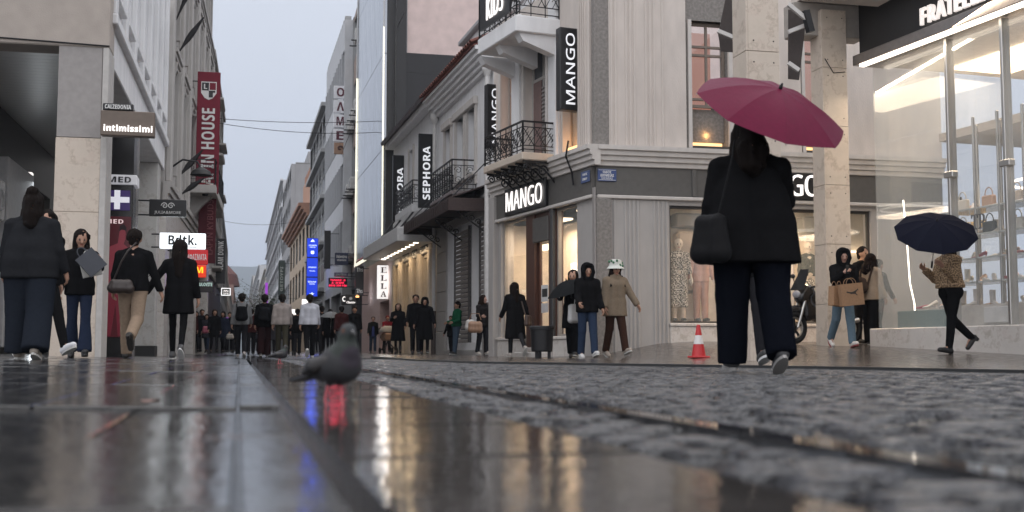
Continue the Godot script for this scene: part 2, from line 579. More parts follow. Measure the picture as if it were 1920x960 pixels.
		r4.seed = 1234
		while zz > -26.0:
			var wz := 0.098
			var x := 0.615 + (0.05 if rw % 2 else 0.0)
			while x < 9.0:
				var w := r4.randf_range(0.085, 0.14)
				var pick := r4.randi() % 3
				var tilt := Basis.from_euler(Vector3(r4.randfn(0, 0.007), 0, r4.randfn(0, 0.007)))
				var lift := r4.randfn(0, 0.0009) - 0.009
				var tone := r4.randf_range(0.65, 1.3)
				if pick == variant and not (x + w > 0.93 and x < 1.0):
					var c := Vector2(x + w / 2, zz)
					if Geometry2D.is_point_in_polygon(c, poly):
						xs.append(Transform3D(tilt * Basis.from_scale(Vector3(w - 0.006, 1, wz - 0.006)), Vector3(c.x, lift + gh(c.x, zz), zz)))
						cs.append(Color(base.r * tone, base.g * tone, base.b * tone * r4.randf_range(0.96, 1.05)))
				x += w
			zz -= wz
			rw += 1
		var mm := MultiMesh.new()
		mm.transform_format = MultiMesh.TRANSFORM_3D
		mm.use_colors = true
		mm.mesh = am
		mm.instance_count = xs.size()
		for i in xs.size():
			mm.set_instance_transform(i, xs[i])
			mm.set_instance_color(i, cs[i])
		var o := MultiMeshInstance3D.new()
		o.name = "setts"
		o.multimesh = mm
		o.material_override = mt("sett", Color.WHITE, 0.26, {"vc": true, "bump": T.grain, "relief": 0.55, "scale": 1.5, "rtex": T.wet, "spec": 0.7})
		rd.add_child(o, true)
		o.set_meta("kind", "stuff")
	put("road_sheet", sheet2(0.6, 4.6, -25.9, -150.0, 1.5), mt("road_far", lin(0.1, 0.1, 0.105), 0.35, {"tex": T.mottle2, "bump": T.grain, "relief": 0.8, "scale": 2.0, "rtex": T.wet}), rd)
	# smooth paving on the shop side, rising into the side street
	var q2 := mb()
	var pts := []
	for i in bl.size() - 1:
		var n := 6
		for k in n: pts.append(bl[i].lerp(bl[i + 1], k / float(n)))
	pts.append(bl[-1]); pts.append(Vector2(1.9, -45.0)); pts.append(Vector2(1.9, -140.0))
	for i in pts.size() - 1:
		for k in 30:
			var q := []
			for e in [[i, k], [i + 1, k], [i + 1, k + 1], [i, k + 1]]:
				var p: Vector2 = pts[e[0]]
				var t := pow(e[1] / 30.0, 1.3)
				var x := lerpf(p.x, 24.0, t)
				var zz2 := p.y - t * 14.0 * clampf((p.y + 26.0) / 20.0, 0.0, 1.0)
				q.append(Vector3(x, gh(x, zz2) + 0.004, zz2))
			q2.quad(q[3], q[2], q[1], q[0])
	var sp := structure(put("pavement_right", q2, mt("paving", lin(0.1, 0.085, 0.075), 0.3, {"tex": T.mottle2, "rtex": T.wet, "bump": T.ripple, "relief": 0.25, "scale": 0.6})))
	var kb := mb()
	for i in pts.size() - 3:
		var a := Vector3(pts[i].x, 0.0, pts[i].y)
		var b := Vector3(pts[i + 1].x, 0.0, pts[i + 1].y)
		kb.bar(a + Vector3(0, -0.01, 0), b + Vector3(0, -0.01, 0), 0.09, 0.05)
	put("edging", kb, mt("edge", lin(0.03, 0.03, 0.03), 0.3), sp)

func slab(parent: Node, x0: float, x1: float, z0: float, z1: float, m: Material, r: RandomNumberGenerator, lift: float) -> void:
	var b := mb()
	var g := 0.004
	var o := lift + r.randf_range(-0.003, 0.002)
	var c := []
	for e in [[x0, z0 - g], [x1, z0 - g], [x1, z1 + g], [x0, z1 + g]]:
		c.append(Vector3(e[0], gh(e[0], e[1]) + o + r.randf_range(-0.0012, 0.0012), e[1]))
	var bt := []
	var tp := []
	var mid: Vector3 = (c[0] + c[2]) / 2
	for p in c:
		bt.append(Vector3(p.x, -0.06, p.z))
		tp.append(p.lerp(Vector3(mid.x, p.y, mid.z), 0.008))
	for i in 4:
		var j := (i + 1) % 4
		var lo_i: Vector3 = c[i] - Vector3(0, 0.003, 0)
		var lo_j: Vector3 = c[j] - Vector3(0, 0.003, 0)
		b.quad(bt[i], bt[j], lo_j, lo_i)
		b.quad(lo_i, lo_j, tp[j], tp[i])
	b.quad(tp[0], tp[1], tp[2], tp[3])
	put("slab", b, m, parent)

func sheet(x0: float, x1: float, z0: float, z1: float, step: float) -> MB:
	var b := mb()
	var n := int(absf(z1 - z0) / step)
	for i in n:
		var a := lerpf(z0, z1, i / float(n))
		var c := lerpf(z0, z1, (i + 1) / float(n))
		b.quad(Vector3(x0, gh(x0, a), a), Vector3(x1, gh(x1, a), a), Vector3(x1, gh(x1, c), c), Vector3(x0, gh(x0, c), c))
	return b

func sheet2(x0: float, x1: float, z0: float, z1: float, step: float) -> MB:
	var b := mb()
	for i in 4:
		var q := sheet(lerpf(x0, x1, i / 4.0), lerpf(x0, x1, (i + 1) / 4.0), z0, z1, step)
		b.v.append_array(q.v); b.n.append_array(q.n)
	return b

func smoothed(am: ArrayMesh) -> ArrayMesh:
	var st := SurfaceTool.new()
	st.begin(Mesh.PRIMITIVE_TRIANGLES)
	st.set_smooth_group(0)
	var a := am.surface_get_arrays(0)
	for p in a[Mesh.ARRAY_VERTEX]: st.add_vertex(p)
	st.index()
	st.generate_normals()
	return st.commit()

# ---- shared facade pieces
func outpx(F: Dictionary, s: float, u: float) -> float:   # how far a point at s stands out of the wall when it shows at column u
	var inv: Transform3D = F.x.affine_inverse()
	var o := inv * cam_pos
	var r := inv.basis * ray(u, 480.0)
	var k := (s - o.x) / r.x
	return o.z + r.z * k

func cornice(called: String, parent: Node, s0: float, s1: float, y0: float, y1: float, d: float, m: Material, steps := 4, back := -0.05) -> MeshInstance3D:
	# a stepped moulding that leans out to d at its top
	var p := PackedVector2Array([Vector2(back, y0)])
	for i in steps:
		var t0 := i / float(steps)
		var t1 := (i + 1) / float(steps)
		var dd := lerpf(0.03, d, t1)
		p.append(Vector2(dd - 0.012, lerpf(y0, y1, t0)))
		p.append(Vector2(dd, lerpf(y0, y1, t0) + 0.012))
		p.append(Vector2(dd, lerpf(y0, y1, t1) - 0.004))
	p.append(Vector2(back, y1))
	return put(called, mb().profile(p, s0, s1), m, parent)

func scroll(a: Vector3, n: Vector3, size: float, turns := 1.6) -> Array:   # points of a flat spiral round a in the plane of n and up
	var o := []
	for i in 22:
		var t := i / 21.0
		var r := size * (1.0 - 0.82 * t)
		var g := t * turns * TAU
		o.append(a + n * (cos(g) * r) + UP * (sin(g) * r))
	return o

func balcony(F: Dictionary, s0: float, s1: float, y: float, d: float, rail: float, slabm: Material, iron: Material, style := 0, thick := 0.14) -> Node3D:
	var n := Node3D.new()
	n.name = "balcony"
	F.n.add_child(n, true)
	put("floor_slab", mb().cbox(s0, s1, y - thick, y, -0.02, d, 0.02), slabm, n)
	var b := mb()
	var e := 0.03
	var path := [Vector3(s0 + e, 0, 0), Vector3(s0 + e, 0, d - e), Vector3(s1 - e, 0, d - e), Vector3(s1 - e, 0, 0)]
	for k in 3:
		var p: Vector3 = path[k]
		var q: Vector3 = path[k + 1]
		for hh in [rail, rail * 0.82, rail * 0.22, 0.06]:
			b.bar(p + UP * (y + hh), q + UP * (y + hh), 0.035 if hh == rail else 0.018)
		var L := p.distance_to(q)
		var m := maxi(2, int(round(L / 0.28)))
		for i in m + 1:
			var t := p.lerp(q, i / float(m))
			b.bar(t + UP * y, t + UP * (y + rail), 0.03 if (i == 0 or i == m) else 0.016)
			if i == m: break
			var t2 := p.lerp(q, (i + 1) / float(m))
			var c := (t + t2) / 2
			var dirn := (q - p).normalized()
			if style == 0:   # crossed diamonds
				var y0 := y + rail * 0.22
				var y1 := y + rail * 0.82
				b.bar(t + UP * y0, t2 + UP * y1, 0.013); b.bar(t2 + UP * y0, t + UP * y1, 0.013)
				var w := L / m
				b.bar(c - dirn * w * 0.25 + UP * lerpf(y0, y1, 0.5), c + UP * lerpf(y0, y1, 0.75), 0.012)
				b.bar(c + dirn * w * 0.25 + UP * lerpf(y0, y1, 0.5), c + UP * lerpf(y0, y1, 0.25), 0.012)
				b.bar(t + UP * lerpf(y0, y1, 0.5), c + UP * y1, 0.012); b.bar(c + UP * y0, t2 + UP * lerpf(y0, y1, 0.5), 0.012)
			else:   # scrolls
				for sg in [0.34, 0.66]:
					var sp := scroll(c + UP * (y + rail * sg), dirn * (1.0 if sg < 0.5 else -1.0), 0.1, 1.3)
					for j in sp.size() - 1: b.bar(sp[j], sp[j + 1], 0.012)
				b.bar(t.lerp(c, 0.5) + UP * (y + 0.06), t.lerp(c, 0.5) + UP * (y + rail * 0.82), 0.01)
				b.bar(t2.lerp(c, 0.5) + UP * (y + 0.06), t2.lerp(c, 0.5) + UP * (y + rail * 0.82), 0.01)
	put("railing", b, iron, n)
	return n

func flutes(called: String, parent: Node, s0: float, s1: float, y0: float, y1: float, d: float, m: Material, groups: Array) -> MeshInstance3D:
	# a flat render panel with bundles of narrow vertical ribs; groups are [start, ribs]
	var b := mb()
	b.box(s0, s1, y0, y1, -0.02, d)
	for g in groups:
		for k in int(g[1]):
			var x: float = g[0] + k * 0.085
			b.cbox(x, x + 0.05, y0 + 0.002, y1 - 0.002, d - 0.02, d + 0.022, 0.012)
	return put(called, b, m, parent)

func blade_sign(called: String, label: String, F: Dictionary, s: float, y0: float, y1: float, d0: float, d1: float, words: String, bm: Material, lm: Material, th := 0.16, margin := 0.8, o := {}) -> Node3D:
	# a sign that stands out of the wall, read from the foot up, lettered on the face turned down the street
	var t := thing(called, label, "sign")
	t.transform = F.x
	var near: float = o.get("near", 1.0)   # +1: the lettered face looks to +x of the wall frame
	put("panel", mb().cbox(s - th / 2, s + th / 2, y0, y1, d0, d1, 0.015), bm, t)
	for yy in [lerpf(y0, y1, 0.08), lerpf(y0, y1, 0.92)]:
		put("bracket", mb().tube([Vector3(s, yy, -0.02), Vector3(s, yy, d0 + 0.02)], 0.02, 6), M.iron, t)
	if words:
		var h: float = (d1 - d0) * o.get("fill", 0.5)
		text(t, words, Vector3(s + near * (th / 2 + 0.008), lerpf(y0, y1, o.get("mid", 0.5)), lerpf(d0, d1, 0.5)), (y1 - y0) * margin, h, lm, {"turn": 90.0, "face": 90.0 * near, "deep": 0.02, "bold": o.get("bold", true), "font": o.get("font", "Droid Sans")})
	return t

func base_materials() -> void:
	mt("iron", lin(0.02, 0.02, 0.022), 0.45, {"metal": 0.4})
	mt("steel", lin(0.55, 0.54, 0.52), 0.28, {"metal": 0.9})
	mt("signblack", lin(0.012, 0.012, 0.014), 0.3)
	mt("glowwhite", lin(0.9, 0.9, 0.9), 0.5, {"glow": 0.9, "gc": Color(1.0, 0.97, 0.95)})
	mt("glowdim", lin(0.85, 0.85, 0.85), 0.5, {"glow": 0.4, "gc": Color(0.96, 0.97, 1.0)})
	mt("whiteletter", lin(0.75, 0.75, 0.74), 0.5)
	mt("glass", Color(0.9, 0.95, 0.95), 0.02, {"alpha": 0.06})
	mt("darkglass", lin(0.025, 0.028, 0.032), 0.06)
	mt("greyglass", lin(0.09, 0.1, 0.115), 0.08)
	mt("paleglass", lin(0.32, 0.34, 0.37), 0.12)
	mt("render", lin(0.63, 0.57, 0.525), 0.85, {"tex": T.streak, "scale": Vector3(0.5, 0.2, 0.5), "bump": T.stucco, "relief": 0.25})
	mt("moulding", lin(0.6, 0.565, 0.535), 0.8, {"tex": T.streak, "scale": Vector3(0.7, 0.4, 0.7)})
	mt("roughcast", lin(0.36, 0.335, 0.315), 0.95, {"tex": T.mottle2, "bump": T.stucco, "relief": 1.2, "scale": 1.3})
	mt("fasciagrey", lin(0.105, 0.1, 0.094), 0.5, {"tex": T.mottle})
	mt("panelgrey", lin(0.42, 0.4, 0.385), 0.6, {"tex": T.streak, "scale": Vector3(0.5, 0.2, 0.5)})
	mt("whitewall", lin(0.78, 0.78, 0.79), 0.85, {"tex": T.streak, "scale": Vector3(0.4, 0.16, 0.4), "bump": T.stucco, "relief": 0.2})
	mt("warmwall", lin(0.8, 0.72, 0.62), 0.8, {"tex": T.mottle, "scale": 0.5})
	mt("stone", lin(0.4, 0.385, 0.37), 0.8, {"tex": T.streak, "scale": Vector3(0.8, 0.3, 0.8), "bump": T.stucco, "relief": 0.3})
	mt("marblecream", lin(0.58, 0.5, 0.42), 0.35, {"tex": T.marble, "scale": 0.35})
	mt("marblewhite", lin(0.62, 0.59, 0.56), 0.25, {"tex": T.marble, "scale": 0.4})
	mt("concrete", lin(0.34, 0.345, 0.35), 0.85, {"tex": T.streak, "scale": Vector3(0.3, 0.1, 0.3), "bump": T.stucco, "relief": 0.3})
	mt("brown", lin(0.1, 0.042, 0.028), 0.4, {"tex": T.mottle2, "scale": Vector3(3, 0.3, 3)})
	mt("terracotta", lin(0.17, 0.055, 0.04), 0.8, {"tex": T.mottle2})

func lit_room(P: Array, y0: float, y1: float, wallm: Material) -> void: pass

func corner_building() -> void:
	var C := gp(1115.0, 22.0)
	var A := gp(925.0, 26.66)
	var B := C + Vector3(7.4, 0, 0)
	var F := building("corner_shop_building", "pale rendered corner building with lit display windows and a dark grey fascia band", "building", A, C)
	var n: Node3D = F.n
	var G := frame(C, B)
	# second wall of the same building: a child frame
	var side := Node3D.new()
	side.name = "side_street_front"
	n.add_child(side)
	side.transform = F.x.affine_inverse() * G.x
	G.n = side
	var L: float = F.L
	var yb := 3.08; var yf := 3.63; var yc := 4.02
	# -- street front, ground floor
	var gl := rpx(F, 940, 411, 985, 634); var gd := rpx(F, 985, 404, 1040, 650); var gr := rpx(F, 1040, 393, 1083, 630)
	gl[1] = 0.42; gr[1] = 0.42; gd[1] = 0.2
	gl[3] = yb - 0.07; gr[3] = yb - 0.07; gd[3] = yb - 0.07
	gd[0] = gl[2]; gr[0] = gd[2]
	wall("wall", n, 0, -0.1, L, yb, -0.3, 0.0, [gl, gd, gr], M.panelgrey)
	put("plinth", mb().cbox(gl[0] - 0.12, gl[2], -0.1, 0.36, -0.02, 0.05, 0.015), M.marblewhite, n)
	put("plinth", mb().cbox(gr[0], gr[2] + 0.1, -0.1, 0.36, -0.02, 0.05, 0.015), M.marblewhite, n)
	put("sill", mb().cbox(gl[0] - 0.16, gl[2], 0.36, 0.42, -0.05, 0.08, 0.01), M.marblewhite, n)
	put("sill", mb().cbox(gr[0], gr[2] + 0.12, 0.36, 0.42, -0.05, 0.08, 0.01), M.marblewhite, n)
	put("step", mb().cbox(gd[0] + 0.02, gd[2] - 0.02, -0.05, 0.1, -0.3, 0.28, 0.015), M.marblewhite, n)
	put("step", mb().cbox(gd[0] + 0.02, gd[2] - 0.02, 0.1, 0.2, -0.32, 0.1, 0.015), M.marblewhite, n)
	for r in [gl, gr]:
		var f := mb()
		f.box(r[0], r[0] + 0.05, r[1], r[3], -0.14, -0.06); f.box(r[2] - 0.05, r[2], r[1], r[3], -0.14, -0.06)
		f.box(r[0] + 0.05, r[2] - 0.05, r[3] - 0.05, r[3], -0.14, -0.06); f.box(r[0] + 0.05, r[2] - 0.05, r[1], r[1] + 0.05, -0.14, -0.06)
		var w := put("shop_window", f, paint(0.3, 0.28, 0.26), n)
		put("pane", mb().box(r[0] + 0.05, r[2] - 0.05, r[1] + 0.05, r[3] - 0.05, -0.105, -0.095), M.glass, w)
	# brown door case with one open leaf
	var dw: float = gd[2] - gd[0]
	var dc := put("door_case", mb().box(gd[0], gd[0] + dw * 0.3, gd[1], gd[3], -0.2, -0.02).box(gd[2] - dw * 0.22, gd[2], gd[1], gd[3], -0.2, -0.02).box(gd[0] + dw * 0.3, gd[2] - dw * 0.22, gd[3] - 0.42, gd[3], -0.2, -0.05), M.brown, n)
	put("roller_box", mb().cbox(gd[0] + dw * 0.28, gd[2] - dw * 0.2, gd[3] - 0.62, gd[3] - 0.1, -0.04, 0.02, 0.02), M.fasciagrey, dc)
	var leaf := put("door_leaf", mb().box(gd[0] + dw * 0.3, gd[0] + dw * 0.36, gd[1], gd[3] - 0.42, -0.16, -0.1).box(gd[2] - dw * 0.28, gd[2] - dw * 0.22, gd[1], gd[3] - 0.42, -0.16, -0.1), M.brown, n)
	put("pane", mb().box(gd[0] + dw * 0.36, gd[2] - dw * 0.28, gd[1] + 0.05, gd[3] - 0.42, -0.135, -0.125), M.glass, leaf)
	put("notice", mb().box(gd[0] + dw * 0.38, gd[0] + dw * 0.62, 1.15, 1.5, -0.124, -0.12), paint(0.7, 0.7, 0.7), leaf)
	put("notice", mb().box(gd[0] + dw * 0.38, gd[0] + dw * 0.62, 0.92, 1.12, -0.124, -0.12), paint(0.62, 0.6, 0.6), leaf)
	put("notice_print", mb().box(gd[0] + dw * 0.41, gd[0] + dw * 0.59, 1.25, 1.42, -0.1195, -0.1185), paint(0.04, 0.04, 0.04), leaf)
	put("dark_column", mb().cbox(gd[2] - 0.12, gd[2] + 0.02, 0.2, gd[3], -0.02, 0.06, 0.015), paint(0.05, 0.05, 0.052, 0.35), n)
	# fascia band, cornice, upper wall
	put("fascia_band", mb().box(0.1, L - 0.02, yb, yf, -0.3, 0.04), M.fasciagrey, n)
	put("fascia_trim", mb().cbox(0.0, L + 0.05, yb - 0.07, yb, -0.02, 0.09, 0.015), M.moulding, n)
	cornice("cornice", n, 0.0, L + 0.2, yf, yc, 0.22, M.moulding, 4)
	put("end_pilaster", mb().cbox(-0.02, 0.28, -0.1, yf - 0.01, -0.02, 0.12, 0.02), M.panelgrey, n)
	# upper floors
	var wd := rpx(F, 985, 95, 1026, 262); wd[1] = yc + 0.12
	var ww := rpx(F, 1050, 120, 1082, 284); ww[1] = yc + 0.02; ww[3] = 6.0
	var wl := rpx(F, 942, 100, 966, 260); wl[1] = yc + 0.12; wl[3] = wd[3]
	wall("upper_wall", n, 0, yc, L, 7.6, -0.35, 0.0, [wd, ww, wl], M.render)
	for r in [wd, wl]:
		put("surround", mb().box(r[0] - 0.12, r[0], r[1], r[3], 0.0, 0.05), M.moulding, n)
		put("surround", mb().box(r[2], r[2] + 0.12, r[1], r[3], 0.0, 0.05), M.moulding, n)
		put("surround", mb().box(r[0] - 0.16, r[2] + 0.16, r[3], r[3] + 0.18, 0.0, 0.08), M.moulding, n)
	var dr := window(n, wd, -0.22, paint(0.45, 0.43, 0.41), M.greyglass, 2, [0.72], 0.08)
	put("shutter", mb().box((wd[0] + wd[2]) / 2 + 0.1, wd[2] - 0.1, wd[1] + 0.2, lerpf(wd[1], wd[3], 0.62), -0.15, -0.1), paint(0.2, 0.18, 0.17), dr)
	for k in 16: put("slat", mb().box((wd[0] + wd[2]) / 2 + 0.12, wd[2] - 0.12, wd[1] + 0.24 + k * 0.085, wd[1] + 0.28 + k * 0.085, -0.1, -0.075), paint(0.26, 0.24, 0.23), dr)
	put("curtain", mb().box(wd[0] + 0.1, (wd[0] + wd[2]) / 2 - 0.06, wd[1] + 0.1, lerpf(wd[1], wd[3], 0.7), -0.17, -0.15), paint(0.2, 0.13, 0.12), dr)
	window(n, wl, -0.22, paint(0.4, 0.36, 0.33), mt("peachglass", lin(0.6, 0.38, 0.27), 0.2, {"glow": 0.22, "gc": Color(1.0, 0.72, 0.5)}), 1, [0.72], 0.07)
	# warm lit niche under the blade sign
	var wm := put("lit_window", mb().box(ww[0] + 0.02, ww[2] - 0.02, ww[1] + 0.16, ww[3], -0.3, -0.26), paint(0.5, 0.4, 0.3), n)
	put("lamp_strip", mb().box(ww[0] + 0.03, ww[2] - 0.03, ww[1] + 0.08, ww[1] + 0.15, -0.2, -0.1), mt("warmstrip", lin(0.9, 0.7, 0.45), 0.5, {"glow": 1.1, "gc": Color(1.0, 0.78, 0.5)}), wm)
	put("frame_strip", mb().box(ww[0], ww[0] + 0.06, ww[1] + 0.06, ww[3], -0.2, -0.02), M.moulding, wm)
	omni(F.x * Vector3((ww[0] + ww[2]) / 2, ww[1] + 0.26, -0.14), Color(1.0, 0.72, 0.42), 0.045, 0.04, "niche_lamp_light")
	put("pilaster", mb().cbox(L - 0.52, L - 0.06, yc + 0.01, 7.5, -0.02, 0.07, 0.02), M.render, n)
	for k in 4: put("rib", mb().cbox(L - 0.46 + k * 0.09, L - 0.42 + k * 0.09, yc + 0.02, 7.5, 0.05, 0.095, 0.01), M.render, n)
	put("pilaster", mb().cbox(wd[0] - 0.62, wd[0] - 0.2, yc + 0.01, 7.5, -0.02, 0.08, 0.02), M.whitewall, n)
	put("pilaster", mb().cbox(wd[2] + 0.2, ww[0] - 0.05, yc + 0.01, 7.5, -0.02, 0.08, 0.02), M.whitewall, n)
	put("corner_strip", mb().cbox(L - 0.02, L + 0.16, -0.1, yb - 0.08, -0.3, 0.03, 0.01), M.roughcast, n)
	put("corner_strip", mb().cbox(L - 0.02, L + 0.1, yc + 0.01, 7.6, -0.34, 0.03, 0.01), M.roughcast, n)
	put("cable", mb().tube([Vector3(L - 0.6, 4.2, 0.24), Vector3(L - 0.66, 3.9, 0.27), Vector3(L - 0.7, 3.6, 0.12), Vector3(L - 0.72, 3.35, 0.08)], 0.02, 6), M.iron, n)
	for k in 2: put("downpipe", mb().tube([Vector3(L + 0.1 + k * 0.06, -0.1, 0.06), Vector3(L + 0.1 + k * 0.06, 3.2, 0.06)], 0.02, 8), paint(0.3, 0.28, 0.27), n)
	# balcony over the door and the one above it
	var s1 := loc(F, 1045, 300).x
	var d := outpx(F, s1, 979)
	var s0 := loc(F, 906, 320, d).x
	var yslab := loc(F, 979, 284, d).y
	var rail := loc(F, 979, 226, d).y - yslab
	var bl := balcony(F, s0, s1, yslab, d, rail, M.marblecream, M.iron, 0, 0.16)
	for k in 6:
		var s := lerpf(s0 + 0.1, s1 - 0.06, k / 5.0)
		var b := mb()
		b.bar(Vector3(s, yslab - 0.18, 0), Vector3(s, yslab - 0.18, d - 0.05), 0.045)
		var c1 := []
		for i in 12:
			var t := i / 7.6
			c1.append(Vector3(s, yslab - 0.2 - 0.34 * t * t, lerpf(d - 0.15, 0.06, t)))
		b.tube(c1, 0.022, 6)
		b.tube(scroll(Vector3(s, yslab - 0.29, d - 0.16), Vector3.BACK, 0.09), 0.018, 5)
		b.tube(scroll(Vector3(s, yslab - 0.36, 0.3), Vector3.FORWARD, 0.12), 0.018, 5)
		put("bracket", b, M.iron, bl)
	var s3 := loc(F, 1046, 20).x + 0.1
	var d2 := d + 0.2
	var y2 := loc(F, 979, 50, d).y
	var bl2 := balcony(F, loc(F, 905, 100, d2).x - 0.3, s3, y2 + 0.2, d2, 0.95, M.whitewall, M.iron, 0, 0.34)
	for k in 3:
		var s := lerpf(s0, s3 - 0.2, k / 2.0)
		put("bracket", mb().profile(PackedVector2Array([Vector2(0, y2 - 0.14), Vector2(d2 - 0.1, y2 - 0.14), Vector2(d2 - 0.2, y2 - 0.3), Vector2(0, y2 - 0.55)]), s - 0.12, s + 0.12), M.whitewall, bl2)
	var ks := put("sign_panel", mb().box(loc(F, 908, 40, d2).x - 0.1, loc(F, 960, 40, d2).x, y2 + 0.3, y2 + 1.05, d2 + 0.01, d2 + 0.06), M.signblack, bl2)
	text(ks, "KIDS", Vector3((loc(F, 908, 40, d2).x + loc(F, 960, 40, d2).x) / 2, y2 + 0.68, d2 + 0.075), 0.9, 0.5, M.glowwhite, {"bold": false})
	# -- side street front
	var LG: float = G.L
	var w1 := rpx(G, 1255, 388, 1424, 603); w1[1] = 0.66; w1[3] = 2.92
	var w2 := rpx(G, 1486, 392, 1637, 603); w2[1] = 0.66; w2[3] = 2.92
	wall("wall", side, 0.16, -0.1, LG, yb, -0.3, 0.0, [w1, w2], M.panelgrey)
	var gx := []
	var e0 := loc(G, 1140, 500).x
	for g in [[0.1, 1], [0.32, 4], [0.9, 4]]: gx.append([e0 + g[0], g[1]])
	flutes("fluted_panel", side, 0.18, w1[0] - 0.02, -0.1, yb - 0.075, 0.02, M.panelgrey, gx)
	put("pier_panel", mb().box(w1[2] + 0.02, w2[0] - 0.02, -0.1, yb - 0.075, -0.02, 0.02), M.panelgrey, side)
	for r in [w1, w2]:
		put("plinth", mb().cbox(r[0] - 0.02, r[2] + 0.02, -0.1, 0.6, -0.02, 0.035, 0.01), M.marblewhite, side)
		put("sill", mb().cbox(r[0] - 0.03, r[2] + 0.03, 0.6, 0.66, -0.1, 0.06, 0.01), M.marblewhite, side)
		var f := mb()
		f.box(r[0], r[0] + 0.04, r[1], r[3], -0.14, -0.06); f.box(r[2] - 0.04, r[2], r[1], r[3], -0.14, -0.06)
		f.box(r[0] + 0.04, r[2] - 0.04, r[3] - 0.05, r[3], -0.14, -0.06); f.box(r[0] + 0.04, r[2] - 0.04, r[1], r[1] + 0.04, -0.14, -0.06)
		var w := put("shop_window", f, paint(0.06, 0.055, 0.05), side)
		put("pane", mb().box(r[0] + 0.04, r[2] - 0.04, r[1] + 0.04, r[3] - 0.05, -0.105, -0.095), M.glass, w)
	put("fascia_band", mb().box(0.04, LG, yb, yf, -0.3, 0.03), M.fasciagrey, side)
	put("fascia_recess_edge", mb().cbox(loc(G, 1296, 340).x, loc(G, 1304, 340).x, yb + 0.01, yf - 0.01, 0.02, 0.07, 0.01), M.fasciagrey, side)
	put("fascia_trim", mb().cbox(0.05, LG, yb - 0.07, yb, -0.02, 0.08, 0.015), M.moulding, side)
	cornice("cornice", side, 0.03, LG, yf, yc, 0.22, M.moulding, 4)
	# upper wall: fluted panel, then window bays set in roughcast
	var up0 := loc(G, 1127, 100).x; var up1 := loc(G, 1284, 100).x
	var b1 := rpx(G, 1294, 40, 1352, 262); b1[1] = yc + 0.03; b1[3] = loc(G, 1294, 38).y; b1[2] = b1[0] + 0.78
	var b2 := [loc(G, 1506, 100).x, yc + 0.03, loc(G, 1506, 100).x + 0.8, b1[3]]
	wall("upper_wall", side, 0.1, yc, LG, 7.6, -0.4, 0.0, [b1, b2], M.roughcast)
	var gx2 := []
	for g in [[0.16, 2], [0.46, 3], [0.86, 3], [1.2, 1]]: gx2.append([up0 + g[0], g[1]])
	flutes("fluted_panel", side, up0, up1, yc + 0.01, 7.6, 0.05, M.render, gx2)
	put("flat_panel", mb().box(loc(G, 1365, 200).x, loc(G, 1500, 200).x, yc + 0.01, 7.6, 0.0, 0.05), M.render, side)
	put("flat_panel", mb().box(loc(G, 1545, 200).x, LG, yc + 0.01, 7.6, 0.0, 0.05), M.render, side)
	var pink := mt("pinkroom", lin(0.62, 0.34, 0.28), 0.7, {"glow": 0.16, "gc": Color(1.0, 0.66, 0.55)})
	for r in [b1, b2]:
		put("surround", mb().box(r[0] - 0.07, r[0], r[1], r[3], -0.02, 0.06), M.moulding, side)
		put("surround", mb().box(r[2], r[2] + 0.07, r[1], r[3], -0.02, 0.06), M.moulding, side)
		var yw := lerpf(r[1], r[3], 0.33)
		put("apron", mb().box(r[0] + 0.01, r[2] - 0.01, r[1] + 0.17, yw - 0.02, -0.34, -0.22), M.roughcast, side)
		put("lamp_strip", mb().box(r[0] + 0.02, r[2] - 0.06, r[1] + 0.05, r[1] + 0.15, -0.3, -0.2), M.warmstrip, side)
		put("ledge", mb().box(r[0], r[2], r[1] - 0.02, r[1] + 0.045, -0.3, 0.05), paint(0.05, 0.045, 0.04), side)
		put("room_glow_window", mb().box(r[0] + 0.01, r[2] - 0.01, yw, r[3], -0.9, -0.86), pink, side)
		window(side, [r[0] + 0.01, yw, r[2] - 0.01, r[3] - 0.005], -0.2, paint(0.22, 0.18, 0.15), M.glass, 2, [0.1, 0.62, 0.72], 0.055)
		omni(G.x * Vector3((r[0] + r[2]) / 2, r[1] + 0.3, -0.17), Color(1.0, 0.75, 0.45), 0.03, 0.03, "ledge_lamp_light")
	# street name plate on the corner, with Greek lettering
	var np := thing("street_name_plate", "blue enamel street name plate at the corner under the cornice", "sign")
	np.transform = G.x
	var r0 := rpx(G, 1119, 317, 1154, 341)
	put("plate", mb().cbox(r0[0], r0[2], r0[1], r0[3], 0.045, 0.06, 0.005), paint(0.035, 0.07, 0.22, 0.3), np)
	put("plate_edge", mb().box(r0[0] + 0.015, r0[2] - 0.015, r0[3] - 0.025, r0[3] - 0.018, 0.06, 0.063).box(r0[0] + 0.015, r0[2] - 0.015, r0[1] + 0.018, r0[1] + 0.025, 0.06, 0.063), M.whiteletter, np)
	var cx: float = (r0[0] + r0[2]) / 2
	text(np, "ΟΔΟΣ", Vector3(cx, r0[3] - 0.06, 0.063), 0.17, 0.045, M.whiteletter, {"deep": 0.004})
	text(np, "ΔΙΟΜΕΙΑΣ", Vector3(cx, (r0[1] + r0[3]) / 2 - 0.005, 0.063), 0.27, 0.05, M.whiteletter, {"deep": 0.004})
	text(np, "DIOMIAS", Vector3(cx, r0[1] + 0.055, 0.063), 0.22, 0.04, M.whiteletter, {"deep": 0.004, "bold": false})
	var np2 := thing("street_name_plate", "small faded blue street plate round the corner from the other plate", "sign")
	np2.transform = F.x
	put("plate", mb().cbox(L - 0.42, L - 0.06, 3.34, 3.56, 0.05, 0.065, 0.005), paint(0.08, 0.12, 0.26, 0.4), np2)
	for k in 2: text(np2, ["ΟΔΟΣ", "ΕΡΜΟΥ"][k], Vector3(L - 0.24, 3.5 - k * 0.09, 0.068), 0.2, 0.045, M.whiteletter, {"deep": 0.004})
